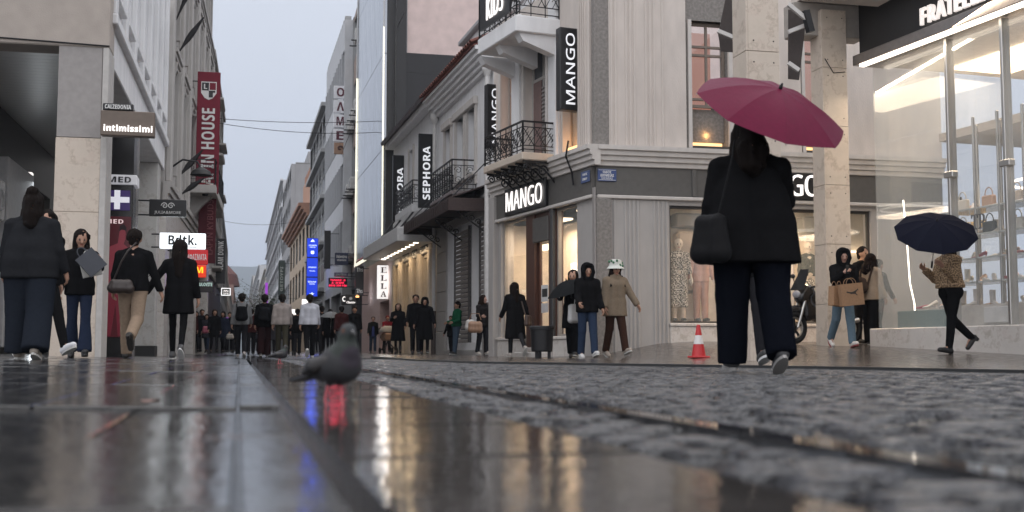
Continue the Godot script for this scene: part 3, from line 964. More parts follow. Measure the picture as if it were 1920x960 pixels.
	# shop signs
	var sg := thing("shop_sign", "black fascia sign with glowing white letters above the corner shop door", "sign")
	sg.transform = F.x
	var rs := rpx(F, 957, 345, 1030, 400); var ym := (yb + yf) / 2
	put("panel", mb().cbox(loc(F, 955, 380).x, loc(F, 1032, 350).x, ym - 0.27, ym + 0.33, 0.05, 0.12, 0.01), M.signblack, sg)
	text(sg, "MANGO", Vector3((loc(F, 958, 380).x + loc(F, 1029, 360).x) / 2, ym + 0.03, 0.14), loc(F, 1027, 360).x - loc(F, 959, 380).x, 0.42, M.glowwhite, {"deep": 0.015, "bold": false})
	var sg2 := thing("shop_sign", "black fascia sign with glowing white letters on the side street band", "sign")
	sg2.transform = G.x
	var q1 := loc(G, 1536, 350).x
	put("panel", mb().cbox(q1 - 1.85, q1 + 0.06, yb + 0.02, yf - 0.01, 0.035, 0.1, 0.01), M.signblack, sg2)
	text(sg2, "MANGO", Vector3(q1 - 0.88, ym + 0.02, 0.12), 1.6, 0.42, M.glowwhite, {"deep": 0.05, "bold": false})
	var sa := loc(F, 1078, 100).x
	var da := outpx(F, sa, 1047); var db := outpx(F, sa, 1086)
	blade_sign("blade_sign", "black blade sign with glowing letters above the warm lit window niche", F, sa, loc(F, 1066, 198, da).y, loc(F, 1066, 40, da).y, minf(da, db), maxf(da, db), "MANGO", M.signblack, M.glowdim, 0.2, 0.86, {"fill": 0.42, "bold": false})
	var sb := loc(F, 936, 200).x - 0.3
	da = outpx(F, sb, 910); db = outpx(F, sb, 941)
	blade_sign("blade_sign", "black blade sign with glowing letters hanging behind the iron balcony rail", F, sb, loc(F, 925, 272, da).y, loc(F, 925, 150, da).y, minf(da, db), maxf(da, db), "MANGO", M.signblack, M.glowdim, 0.2, 0.86, {"fill": 0.45, "bold": false})
	shop_interior(F, G, A, C, B)
	mannequins(G)

func shop_interior(F: Dictionary, G: Dictionary, A: Vector3, C: Vector3, B: Vector3) -> void:
	# a real lit room behind both fronts
	var n: Node3D = F.n
	var inv: Transform3D = F.x.affine_inverse()
	var n_: Vector3 = F.x.basis.z
	var a := A - n_ * 0.3 + (C - A).normalized() * 0.05
	var poly := [a, C + Vector3(-0.05, 0, -0.3), B + Vector3(0, 0, -0.3), Vector3(B.x, 0, A.z - 0.6), Vector3(a.x + 0.4, 0, A.z - 0.6)]
	var flat := PackedVector2Array()
	for p in poly: flat.append(Vector2(p.x, p.z))
	var room := Node3D.new()
	room.name = "shop_interior"
	n.add_child(room)
	room.transform = inv
	for e in [["shop_floor", 0.1, 0.2, paint(0.5, 0.45, 0.4, 0.3)], ["shop_ceiling", 3.06, 3.3, paint(0.75, 0.72, 0.68)]]:
		var b := mb().prism(flat, e[1], e[2])
		for i in b.v.size():
			b.v[i] = Vector3(b.v[i].x, b.v[i].z, b.v[i].y)
			b.n[i] = Vector3(b.n[i].x, b.n[i].z, b.n[i].y)
		put(e[0], b, e[3], room)
	put("back_wall", mb().box(a.x, B.x, 0.2, 3.06, A.z - 0.8, A.z - 0.6), M.warmwall, room)
	put("end_wall", mb().box(B.x, B.x + 0.2, 0.2, 3.06, A.z - 0.6, B.z - 0.3), M.warmwall, room)
	# display platforms and back panels behind the side windows
	var gi: Transform3D = G.x
	var gn: Node3D = G.n
	var s0 := loc(G, 1250, 500).x
	var s1 := loc(G, 1640, 500).x
	put("display_platform", mb().box(s0, s1 + 0.6, 0.2, 0.7, -1.3, -0.32), paint(0.62, 0.56, 0.5), gn)
	put("display_back_wall", mb().box(s0 - 0.1, s1 + 0.8, 0.7, 3.05, -1.4, -1.31), M.warmwall, gn)
	var cushion := mt("cushion", lin(0.6, 0.5, 0.42), 0.6)
	for c in [0.62, 3.4]:
		for k in 3:
			put("padded_panel", mb().cbox(s0 + c, s0 + c + 0.62, 0.72 + k * 0.62, 1.3 + k * 0.62, -1.3, -1.0, 0.05), cushion, gn)
		put("niche_board", mb().cbox(s0 + c - 0.05, s0 + c + 0.7, 2.62, 2.9, -1.3, -0.95, 0.03), paint(0.25, 0.23, 0.22), gn)
	for k in 5:
		put("ceiling_spot", mb().lathe([Vector2(0.05, 2.86), Vector2(0.06, 3.06)], 10, Vector3(s0 + 0.25 + k * 0.8, 0, -0.6)), paint(0.7, 0.7, 0.7), gn)
	var strip := mt("shoplamp", lin(0.95, 0.9, 0.82), 0.5, {"glow": 2.2, "gc": Color(1.0, 0.9, 0.76)})
	put("lamp_strip", mb().box(s0 + 0.05, s1 + 0.5, 3.0, 3.04, -0.55, -0.4), strip, gn)
	put("shelf_lamp", mb().box(s1 - 0.35, s1 + 0.6, 2.2, 2.23, -1.3, -1.2), strip, gn)
	area(gi * Vector3((s0 + s1) / 2 + 0.2, 2.98, -0.5), Vector3(0, -1, -0.25), s1 - s0, 0.15, Color(1.0, 0.86, 0.7), 13.0, "display_lamp_light")
	# street-front display: spots on a rail and an arched light
	var fi: Transform3D = F.x
	for e in [[0.55, 0.75], [3.35, 0.85]]:
		put("spot_rail", mb().box(e[0], e[0] + e[1], 2.5, 2.58, -0.9, -0.78), paint(0.08, 0.08, 0.08), n)
		for k in 5: put("spot_lamp", mb().lathe([Vector2(0.0, 2.36), Vector2(0.045, 2.37), Vector2(0.04, 2.5)], 10, Vector3(e[0] + 0.07 + k * e[1] / 5.0, 0, -0.84)), strip, n)
	put("display_back_wall", mb().box(0.1, 1.9, 0.2, 3.05, -1.75, -1.65).box(2.75, F.L - 0.4, 0.2, 3.05, -1.75, -1.65), M.warmwall, n)
	put("arch_lamp", mb().box(0.95, 1.12, 0.5, 1.95, -1.62, -1.58).lathe([Vector2(0.0, 1.85), Vector2(0.13, 1.86), Vector2(0.13, 2.1), Vector2(0.0, 2.11)], 16, Vector3(1.0, 0, -1.55), 1.0, 0.3), mt("archlamp", lin(1, 0.97, 0.92), 0.5, {"glow": 1.6, "gc": Color(1.0, 0.97, 0.92)}), n)
	area(fi * Vector3(1.1, 2.9, -0.9), Vector3(0, -1, 0), 1.2, 0.8, Color(1.0, 0.87, 0.72), 5.5, "display_lamp_light")
	area(fi * Vector3(3.7, 2.9, -0.9), Vector3(0, -1, 0), 1.2, 0.8, Color(1.0, 0.87, 0.72), 5.5, "display_lamp_light")
	put("ceiling_lamp", mb().box(0.6, 1.7, 3.0, 3.04, -1.2, -0.6).box(3.1, 4.2, 3.0, 3.04, -1.2, -0.6), strip, n)

# ---- right-hand shops beyond the corner
func stone_pier(parent: Node, s0: float, s1: float, y1: float, d: float, m: Material) -> void:
	var y := 0.62
	put("pier_foot", mb().cbox(s0 - 0.02, s1 + 0.02, -0.1, 0.6, -0.05, d + 0.03, 0.015), m, parent)
	while y < y1:
		put("block", mb().cbox(s0, s1, y, minf(y + 0.53, y1), -0.05, d, 0.012), m, parent)
		y += 0.54

func roller_shutter(parent: Node, r: Array, d: float, m: Material) -> void:
	var o := put("roller_shutter", mb().box(r[0], r[0] + 0.05, r[1], r[3], d, d + 0.05).box(r[2] - 0.05, r[2], r[1], r[3], d, d + 0.05), paint(0.12, 0.11, 0.105), parent)
	var k := 0
	var y: float = r[1]
	var b := mb().cbox(r[0] + 0.05, r[2] - 0.05, 0, 0.1, d - 0.02, d + 0.022, 0.02)
	var am := b.mesh()
	while y < r[3] - 0.1:
		var sl := put("slat", am, m, o)
		sl.position.y = y
		y += 0.118
		k += 1

func tiled_house() -> void:
	var A := gp(820, 40.9); var B := gp(925, 33.3)
	var F := building("tiled_roof_house", "white two storey house with a red tiled eave and closed roller shutters", "building", A, B, 1.25)
	var n: Node3D = F.n
	var L: float = F.L
	var ye := 7.15
	var sh := [[rpx(F, 840, 500, 867, 600), 0], [rpx(F, 886, 500, 909, 600), 1]]
	var o1 := [sh[0][0][0], 0.3, loc(F, 884, 500).x, 3.3]
	var o2 := [sh[1][0][0], 0.3, sh[1][0][2], 3.3]
	var wins := []
	for e in [[836, 847], [857, 872], [878, 893]]:
		var a := loc(F, e[0], 300).x
		var b := loc(F, e[1], 300).x
		wins.append([a, 4.45, b, 6.1])
	wall("wall", n, 0, -0.1, L, ye, -0.35, 0, [o1, o2] + wins, M.whitewall)
	put("plinth", mb().cbox(0.02, o1[0], -0.1, 0.55, 0, 0.06, 0.015), M.stone, n)
	roller_shutter(n, [sh[0][0][0] + 0.05, 0.3, sh[0][0][2], 3.3], -0.2, paint(0.33, 0.3, 0.28))
	roller_shutter(n, [o2[0] + 0.03, 0.3, o2[2], 3.3], -0.2, paint(0.33, 0.3, 0.28))
	put("door", mb().box(sh[0][0][2] + 0.02, o1[2], -0.1, 3.3, -0.28, -0.2), paint(0.03, 0.03, 0.032), n)
	put("door_step", mb().cbox(o1[0], o2[2], -0.08, 0.12, -0.25, 0.12, 0.01), M.stone, n)
	stone_pier(n, 0.05, o1[0] - 0.06, 3.5, 0.05, M.stone)
	stone_pier(n, o2[2] + 0.06, L - 0.05, 3.5, 0.05, M.stone)
	cornice("lintel_moulding", n, 0.05, L - 0.02, 3.5, 3.75, 0.1, M.stone, 3)
	put("band", mb().cbox(0.02, L - 0.02, 3.3, 3.5, 0.0, 0.04, 0.01), M.stone, n)
	for r in wins:
		window(n, r, -0.2, paint(0.6, 0.6, 0.6), M.paleglass, 2, [0.7], 0.06)
		put("surround", mb().box(r[0] - 0.12, r[0], r[1] - 0.3, r[3], -0.01, 0.06), M.moulding, n)
		put("surround", mb().box(r[2], r[2] + 0.12, r[1] - 0.3, r[3], -0.01, 0.06), M.moulding, n)
		put("hood", mb().cbox(r[0] - 0.18, r[2] + 0.18, r[3], r[3] + 0.2, -0.01, 0.12, 0.02), M.moulding, n)
		put("sill", mb().cbox(r[0] - 0.15, r[2] + 0.15, r[1] - 0.1, r[1], -0.01, 0.13, 0.015), M.moulding, n)
	cornice("eave_cornice", n, -0.05, L, 6.65, ye, 0.45, M.whitewall, 5)
	# clay tiles along the eave, each its own piece
	var tb := mb()
	var prof := []
	for i in 7:
		var a := PI * i / 6.0
		prof.append(Vector2(cos(a) * 0.1, sin(a) * 0.075))
	var pv := PackedVector2Array(prof)
	for i in 7: pv.append(Vector2(cos(PI * (6 - i) / 6.0) * 0.075, sin(PI * (6 - i) / 6.0) * 0.05))
	tb.prism(pv, 0.0, 0.7)
	var tm := tb.mesh()
	var roof := put("roof", mb().hexa3([Vector3(-0.1, ye, 0.5), Vector3(L, ye, 0.5), Vector3(L, ye + 0.5, -0.6), Vector3(-0.1, ye + 0.5, -0.6)], 0.04), M.terracotta, n)
	var k := 0
	while k * 0.23 < L:
		var t := put("tile", tm, [M.terracotta, paint(0.2, 0.07, 0.05, 0.8), paint(0.13, 0.05, 0.04, 0.8)][k % 3], roof)
		t.transform = Transform3D(Basis(Vector3.RIGHT, -deg_to_rad(-24.0)), Vector3(0.05 + k * 0.23, ye + 0.33, -0.1))
		t.rotation.x = deg_to_rad(24.0)
		k += 1
	put("parapet", mb().cbox(0.3, L + 1.2, ye + 0.3, ye + 1.55, -3.2, -0.62, 0.03), M.whitewall, n)
	put("parapet_coping", mb().cbox(0.25, L + 1.2, ye + 1.55, ye + 1.68, -3.25, -0.5, 0.02), paint(0.4, 0.4, 0.41), n)
	put("parapet_band", mb().cbox(0.28, L + 1.2, ye + 1.0, ye + 1.1, -0.64, -0.56, 0.02), M.whitewall, n)
	for u in [821, 923]:
		var s := loc(F, u, 400).x
		s = clampf(s, 0.1, L - 0.1)
		put("downpipe", mb().tube([Vector3(s, -0.1, 0.13), Vector3(s, 6.6, 0.13)], 0.055, 8), paint(0.62, 0.61, 0.6), n)
		put("pipe_head", mb().lathe([Vector2(0.06, 6.45), Vector2(0.12, 6.6), Vector2(0.12, 6.75)], 8, Vector3(s, 0, 0.13)), paint(0.62, 0.61, 0.6), n)
		put("pipe_shoe", mb().tube([Vector3(s, -0.1, 0.131), Vector3(s, 1.2, 0.131)], 0.07, 8), paint(0.1, 0.08, 0.075), n)
	# balcony with scrollwork and the old iron marquee below it
	var s1 := loc(F, 893, 380).x
	var d := outpx(F, s1, 845)
	var s0 := loc(F, 806, 340, d).x
	var ys := loc(F, 845, 357, d).y
	balcony(F, s0, s1, ys, d, loc(F, 845, 299, d).y - ys, paint(0.2, 0.17, 0.17), M.iron, 1, 0.1)
	s1 = loc(F, 915, 390).x
	d = outpx(F, s1, 840)
	s0 = loc(F, 757, 410, d).x
	var y1 := loc(F, 840, 370, d).y
	var mq := Node3D.new()
	mq.name = "marquee"
	n.add_child(mq, true)
	var rust := mt("rust", lin(0.05, 0.03, 0.027), 0.7, {"tex": T.mottle2})
	put("valance", mb().box(s0, s1, y1 - 0.3, y1, d - 0.05, d).box(s1 - 0.05, s1, y1 - 0.3, y1, 0, d - 0.05).box(s0, s0 + 0.05, y1 - 0.3, y1, 0, d - 0.05), rust, mq)
	put("roof_sheet", mb().hexa3([Vector3(s0, y1, d), Vector3(s1, y1, d), Vector3(s1, y1 + 0.35, 0), Vector3(s0, y1 + 0.35, 0)], 0.03), rust, mq)
	put("soffit", mb().box(s0 + 0.06, s1 - 0.06, y1 - 0.12, y1 - 0.09, 0, d - 0.06), rust, mq)
	for i in 22:
		var s := lerpf(s0 + 0.15, s1 - 0.15, i / 21.0)
		put("stud", mb().box(s - 0.05, s + 0.05, y1 - 0.25, y1 - 0.06, d, d + 0.015), rust, mq)
	for i in 3:
		var s := lerpf(s0 + 0.8, s1 - 0.3, i / 2.0)
		var b := mb()
		b.bar(Vector3(s, y1 - 0.16, 0), Vector3(s, y1 - 0.16, d * 0.8), 0.03)
		b.bar(Vector3(s, y1 - 0.75, 0), Vector3(s, y1 - 0.75 + 0.5, d * 0.75), 0.03)
		for q in 4: b.tube(scroll(Vector3(s, y1 - 0.28 - 0.08 * (3 - q), 0.15 + q * d * 0.17), Vector3.BACK, 0.08, 1.2), 0.012, 5)
		put("bracket", b, M.iron, mq)
	for i in 4:
		var s := lerpf(s0 + 0.1, s1 - 0.1, i / 3.0)
		put("tie_rod", mb().tube([Vector3(s, y1 + 0.02, d - 0.1), Vector3(s, y1 + 0.9, 0)], 0.015, 5), M.iron, mq)

func cosmetics_shop() -> void:
	var A := gp(735, 50.75); var B := gp(820, 40.9)
	var F := building("canopy_shop_building", "white low shop building with a lit cream colonnade under a white canopy", "building", A, B, 1.25)
	var n: Node3D = F.n
	var L: float = F.L
	var ye := 7.35
	var ops := []
	for e in [[744, 753], [760, 773], [779, 788], [794, 808]]: ops.append([loc(F, e[0], 560).x, 0.1, loc(F, e[1], 560).x, 2.85])
	var wins := []
	for e in [[741, 750], [768, 776]]: wins.append([loc(F, e[0], 300).x, 4.9, loc(F, e[1], 300).x, 6.5])
	var cream := mt("creamstone", lin(0.62, 0.55, 0.46), 0.7, {"tex": T.mottle, "scale": 0.6})
	wall("wall", n, 0, -0.1, L, 3.6, -0.4, 0, ops, cream)
	wall("upper_wall", n, 0, 3.6, L, ye, -0.4, 0, wins, M.whitewall)
	for r in wins:
		window(n, r, -0.2, paint(0.6, 0.6, 0.6), M.paleglass, 2, [0.7], 0.06)
		put("surround", mb().box(r[0] - 0.1, r[0], r[1], r[3] + 0.1, -0.01, 0.05), M.moulding, n)
		put("surround", mb().box(r[2], r[2] + 0.1, r[1], r[3] + 0.1, -0.01, 0.05), M.moulding, n)
	var i := 0
	for r in ops:
		put("pilaster", mb().cbox(r[2] + 0.06, r[2] + 0.4, -0.1, 3.0, -0.01, 0.14, 0.03), cream, n)
		put("pilaster", mb().cbox(r[0] - 0.4, r[0] - 0.06, -0.1, 3.0, -0.01, 0.12, 0.03), cream, n)
		put("door", mb().box(r[0], r[2], 0.1, 2.85, -0.35, -0.3), paint(0.05, 0.045, 0.04, 0.3), n)
		put("door_frame", mb().box(lerpf(r[0], r[2], 0.45), lerpf(r[0], r[2], 0.6), 0.1, 2.6, -0.3, -0.2), paint(0.25, 0.22, 0.2), n)
		var p := put("sign_panel", mb().cbox(r[0] - 0.12, r[2] + 0.12, 2.95, 3.35, 0.0, 0.1, 0.02), paint(0.6, 0.58, 0.55), n)
		if i != 0: text(p, "SEPHORA", Vector3((r[0] + r[2]) / 2, 3.14, 0.11), r[2] - r[0], 0.22, M.signblack, {"deep": 0.02})
		i += 1
	cornice("frieze", n, 0, L, 3.35, 3.6, 0.14, cream, 3)
	put("eave", mb().hexa3([Vector3(-0.1, ye, 0.45), Vector3(L + 0.1, ye, 0.45), Vector3(L + 0.1, ye + 0.45, -1.0), Vector3(-0.1, ye + 0.45, -1.0)], 0.12), paint(0.09, 0.07, 0.07), n)
	put("eave_board", mb().cbox(0, L, ye - 0.25, ye, 0.0, 0.3, 0.02), M.whitewall, n)
	put("chimney", mb().cbox(2.0, 2.8, ye, ye + 1.3, -2.2, -1.4, 0.03), M.whitewall, n)
	# canopy: a white slab with a row of lamps in its soffit
	var s1 := loc(F, 817, 440).x
	var d := outpx(F, s1, 744)
	var s0 := loc(F, 681, 458, d).x
	var y0 := loc(F, 744, 452, d).y
	var y1 := loc(F, 744, 425, d).y
	var cn := Node3D.new()
	cn.name = "canopy"
	n.add_child(cn, true)
	put("canopy_slab", mb().cbox(s0, s1, y0, y1, 0.02, d, 0.02), paint(0.72, 0.72, 0.72), cn)
	var lampm := mt("canopylamp", lin(1, 0.95, 0.85), 0.4, {"glow": 6.0, "gc": Color(1.0, 0.93, 0.82)})
	for k in 10:
		var s := lerpf(s0 + 0.6, s1 - 0.4, k / 9.0)
		put("lamp", mb().lathe([Vector2(0.0, y0 - 0.012), Vector2(0.07, y0 - 0.012), Vector2(0.075, y0 + 0.01)], 12, Vector3(s, 0, d * 0.45)), lampm, cn)
	for k in 3:
		var s := lerpf(s0 + 1.5, s1 - 1.2, k / 2.0)
		area(F.x * Vector3(s, y0 - 0.03, d * 0.45), Vector3.DOWN, 2.0, 0.16, Color(1.0, 0.86, 0.68), 1.7, "canopy_lamp_light")
		put("tie_rod", mb().tube([Vector3(s, y1, d * 0.8), Vector3(s - 0.4, y1 + 1.1, 0)], 0.03, 5), M.iron, cn)
	# balcony over the canopy
	var bs1 := loc(F, 803, 370).x
	var bd := outpx(F, bs1, 771)
	var by := loc(F, 771, 382, bd).y
	balcony(F, loc(F, 741, 370, bd).x, bs1, by, bd, loc(F, 771, 338, bd).y - by, paint(0.65, 0.65, 0.66), M.iron, 1, 0.22)
	var sa := loc(F, 811, 300).x
	var da := outpx(F, sa, 783); var db := outpx(F, sa, 813)
	blade_sign("banner_sign", "tall black banner with white capitals read upwards beside the white downpipe", F, sa, loc(F, 798, 380, da).y, loc(F, 798, 237, da).y, minf(da, db), maxf(da, db), "SEPHORA", M.signblack, M.glowdim, 0.1, 0.72, {"fill": 0.45, "mid": 0.47})
	sa = loc(F, 757, 330).x
	da = outpx(F, sa, 735); db = outpx(F, sa, 762)
	blade_sign("banner_sign", "second tall black banner with white capitals beside the black gable", F, sa, loc(F, 750, 405, da).y, loc(F, 750, 277, da).y, minf(da, db), maxf(da, db), "SEPHORA", M.signblack, M.glowdim, 0.1, 0.78, {"fill": 0.4, "mid": 0.42})

func panel_building() -> void:
	# tall building with a blind pink gable towards the camera and a metal screen on its front
	var A := gp(678, 61.9); var B := gp(738, 50.75)
	var F := building("metal_screen_building", "tall building with a light edged metal screen and a blind pink gable", "building", A, B, 1.25)
	var n: Node3D = F.n
	var L: float = F.L
	var pinkm := mt("pinkwall", lin(0.72, 0.58, 0.55), 0.85, {"tex": T.mottle, "scale": 0.25, "bump": T.stucco, "relief": 0.3})
	var op := rpx(F, 712, 567, 729, 660); op[1] = 0.1
	wall("ground_floor_wall", n, 0, -0.1, L, 3.5, -0.4, 0, [op], mt("pinkwall2", lin(0.6, 0.44, 0.4), 0.8, {"tex": T.mottle}))
	put("doorway_lining", mb().box(op[0], op[0] + 0.02, 0.1, op[3], -2.2, -0.41).box(op[2] - 0.02, op[2], 0.1, op[3], -2.2, -0.41).box(op[0], op[2], 0.1, op[3], -2.3, -2.21).box(op[0], op[2], op[3], op[3] + 0.05, -2.2, -0.41), paint(0.2, 0.18, 0.17), n)
	put("doorway_stand", mb().box(op[0] + 0.15, op[0] + 0.5, 0.1, op[3] - 0.6, -0.8, -0.6), paint(0.12, 0.11, 0.11), n)
	put("upper_wall", mb().box(0, L, 3.5, 17, -0.4, 0), M.concrete, n)
	put("blind_gable", mb().box(0.02, 14.5, 9.9, 15, -0.4, -0.01), pinkm, turned(n, F))
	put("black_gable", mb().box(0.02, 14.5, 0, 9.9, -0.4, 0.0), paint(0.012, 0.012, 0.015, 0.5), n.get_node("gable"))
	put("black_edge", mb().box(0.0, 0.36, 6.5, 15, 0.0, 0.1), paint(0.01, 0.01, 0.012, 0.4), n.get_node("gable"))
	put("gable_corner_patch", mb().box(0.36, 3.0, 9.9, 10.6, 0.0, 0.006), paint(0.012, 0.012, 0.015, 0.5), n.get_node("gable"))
	var silver := mt("silver", lin(0.36, 0.38, 0.42), 0.3, {"metal": 0.75, "tex": T.streak, "bump": T.streak, "relief": 2.5, "scale": Vector3(0.6, 0.05, 0.6), "rtex": T.wet})
	var y0 := loc(F, 700, 470, 0.4).y
	var x0 := 1.0; var x1 := L - 0.1
	var scr := Node3D.new()
	scr.name = "metal_screen"
	n.add_child(scr)
	for j in 4:
		for i in 3:
			var a := lerpf(x0, x1, i / 3.0)
			var b := lerpf(x0, x1, (i + 1) / 3.0)
			put("panel", mb().cbox(a + 0.006, b - 0.006, y0 + j * 3.4 + 0.006, y0 + (j + 1) * 3.4 - 0.006, 0.3, 0.4, 0.008), silver, scr)
	put("screen_backing", mb().box(x0, x1, y0, y0 + 13.6, 0.0, 0.29), paint(0.04, 0.04, 0.042), scr)
	var edge := mt("edgelamp", lin(1, 0.98, 0.9), 0.4, {"glow": 0.75, "gc": Color(1.0, 0.98, 0.88)})
	for j in 4:
		put("edge_lamp", mb().cbox(x0 - 0.07, x0, y0 + j * 3.9 - 0.1, y0 + j * 3.9 + 3.85, 0.4, 0.45, 0.01), edge if j < 2 else paint(0.6, 0.61, 0.62), scr)
		put("edge_lamp", mb().cbox(x1, x1 + 0.05, y0 + j * 3.9 - 0.1, y0 + j * 3.9 + 3.85, 0.4, 0.45, 0.01), edge if j < 2 else paint(0.6, 0.61, 0.62), scr)
	put("edge_lamp", mb().cbox(x0 - 0.16, (x0 + x1) / 2, y0 - 0.22, y0 - 0.1, 0.4, 0.45, 0.01), edge, scr)
	put("edge_lamp", mb().cbox((x0 + x1) / 2, x1 + 0.12, y0 - 0.22, y0 - 0.1, 0.4, 0.45, 0.01), edge, scr)
	# lit box sign with stacked letters
	var t := thing("light_box_sign", "white lit box sign with four stacked letters on the pink wall", "sign")
	t.transform = F.x
	var s := loc(F, 728, 520).x
	var d0 := outpx(F, s, 708); var d1 := outpx(F, s, 731)
	var yb := loc(F, 720, 556, d0).y; var yt := loc(F, 720, 491, d0).y
	var lo := minf(d0, d1); var hi := maxf(d0, d1)
	put("light_box", mb().cbox(s - 0.12, s, yb, yt, lo, hi, 0.01), mt("boxlamp", lin(0.95, 0.95, 0.95), 0.4, {"glow": 0.6, "gc": Color(1, 0.99, 0.98)}), t)
	for k in 4: text(t, "ELLA"[k], Vector3(s + 0.008, lerpf(yt, yb, 0.14 + k * 0.24), (lo + hi) / 2), 0.22, 0.2, paint(0.08, 0.02, 0.03), {"face": 90.0, "font": "Droid Serif"})
	area(F.x * Vector3(s + 0.03, (yb + yt) / 2, (lo + hi) / 2), F.x.basis.x, 0.4, 1.1, Color(1, 0.98, 0.97), 0.5, "sign_box_light")

func turned(n: Node3D, F: Dictionary) -> Node3D:   # a child frame for the gable that looks towards the camera from the right end of the front
	var g := Node3D.new()
	g.name = "gable"
	n.add_child(g)
	var P: Vector3 = F.x * Vector3(F.L, 0, 0)
	var G := frame(P, P + Vector3(10, 0, 0.0), 1.25)
	g.transform = F.x.affine_inverse() * G.x
	return g

func rows_of_windows(n: Node3D, L: float, y0: float, y1: float, floors: int, cols: int, fm: Material, gm: Material, wm: Material, o := {}) -> void:
	# an office or flat front: one wall with a window in each bay
	var holes := []
	var fh := (y1 - y0) / floors
	var gap: float = o.get("gap", 0.3)
	for f in floors:
		for c in cols:
			var w := L / cols
			holes.append([c * w + w * gap * 0.5, y0 + f * fh + fh * o.get("lo", 0.3), (c + 1) * w - w * gap * 0.5, y0 + f * fh + fh * o.get("hi", 0.85)])
	wall("wall", n, 0, y0, L, y1, -0.4, 0, holes, wm)
	for h in holes: window(n, h, -0.25, fm, gm, o.get("panes", 2), o.get("bars", [0.7]), 0.07)
	if o.get("bands", false):
		for f in floors + 1: put("band", mb().cbox(-0.02, L + 0.02, y0 + f * fh - 0.12, y0 + f * fh + 0.12, -0.01, o.get("bandout", 0.15), 0.02), wm, n)

func street_wall(called: String, label: String, u0: float, z0: float, u1: float, z1: float, top: float, side_left := 0.0, side_right := 0.0, m: Material = null) -> Dictionary:
	var F := building(called, label, "building", gp(u0, z0 * 1.25), gp(u1, z1 * 1.25), 1.25)
	if side_right > 0: put("side_wall", mb().box(F.L - 0.3, F.L, 0, top, -side_right, -0.41), m, F.n)
	if side_left > 0: put("side_wall", mb().box(0, 0.3, 0, top, -side_left, -0.41), m, F.n)
	put("roof", mb().box(0.0, F.L, top, top + 0.15, -8.0, -0.42), paint(0.2, 0.2, 0.2), F.n)
	return F

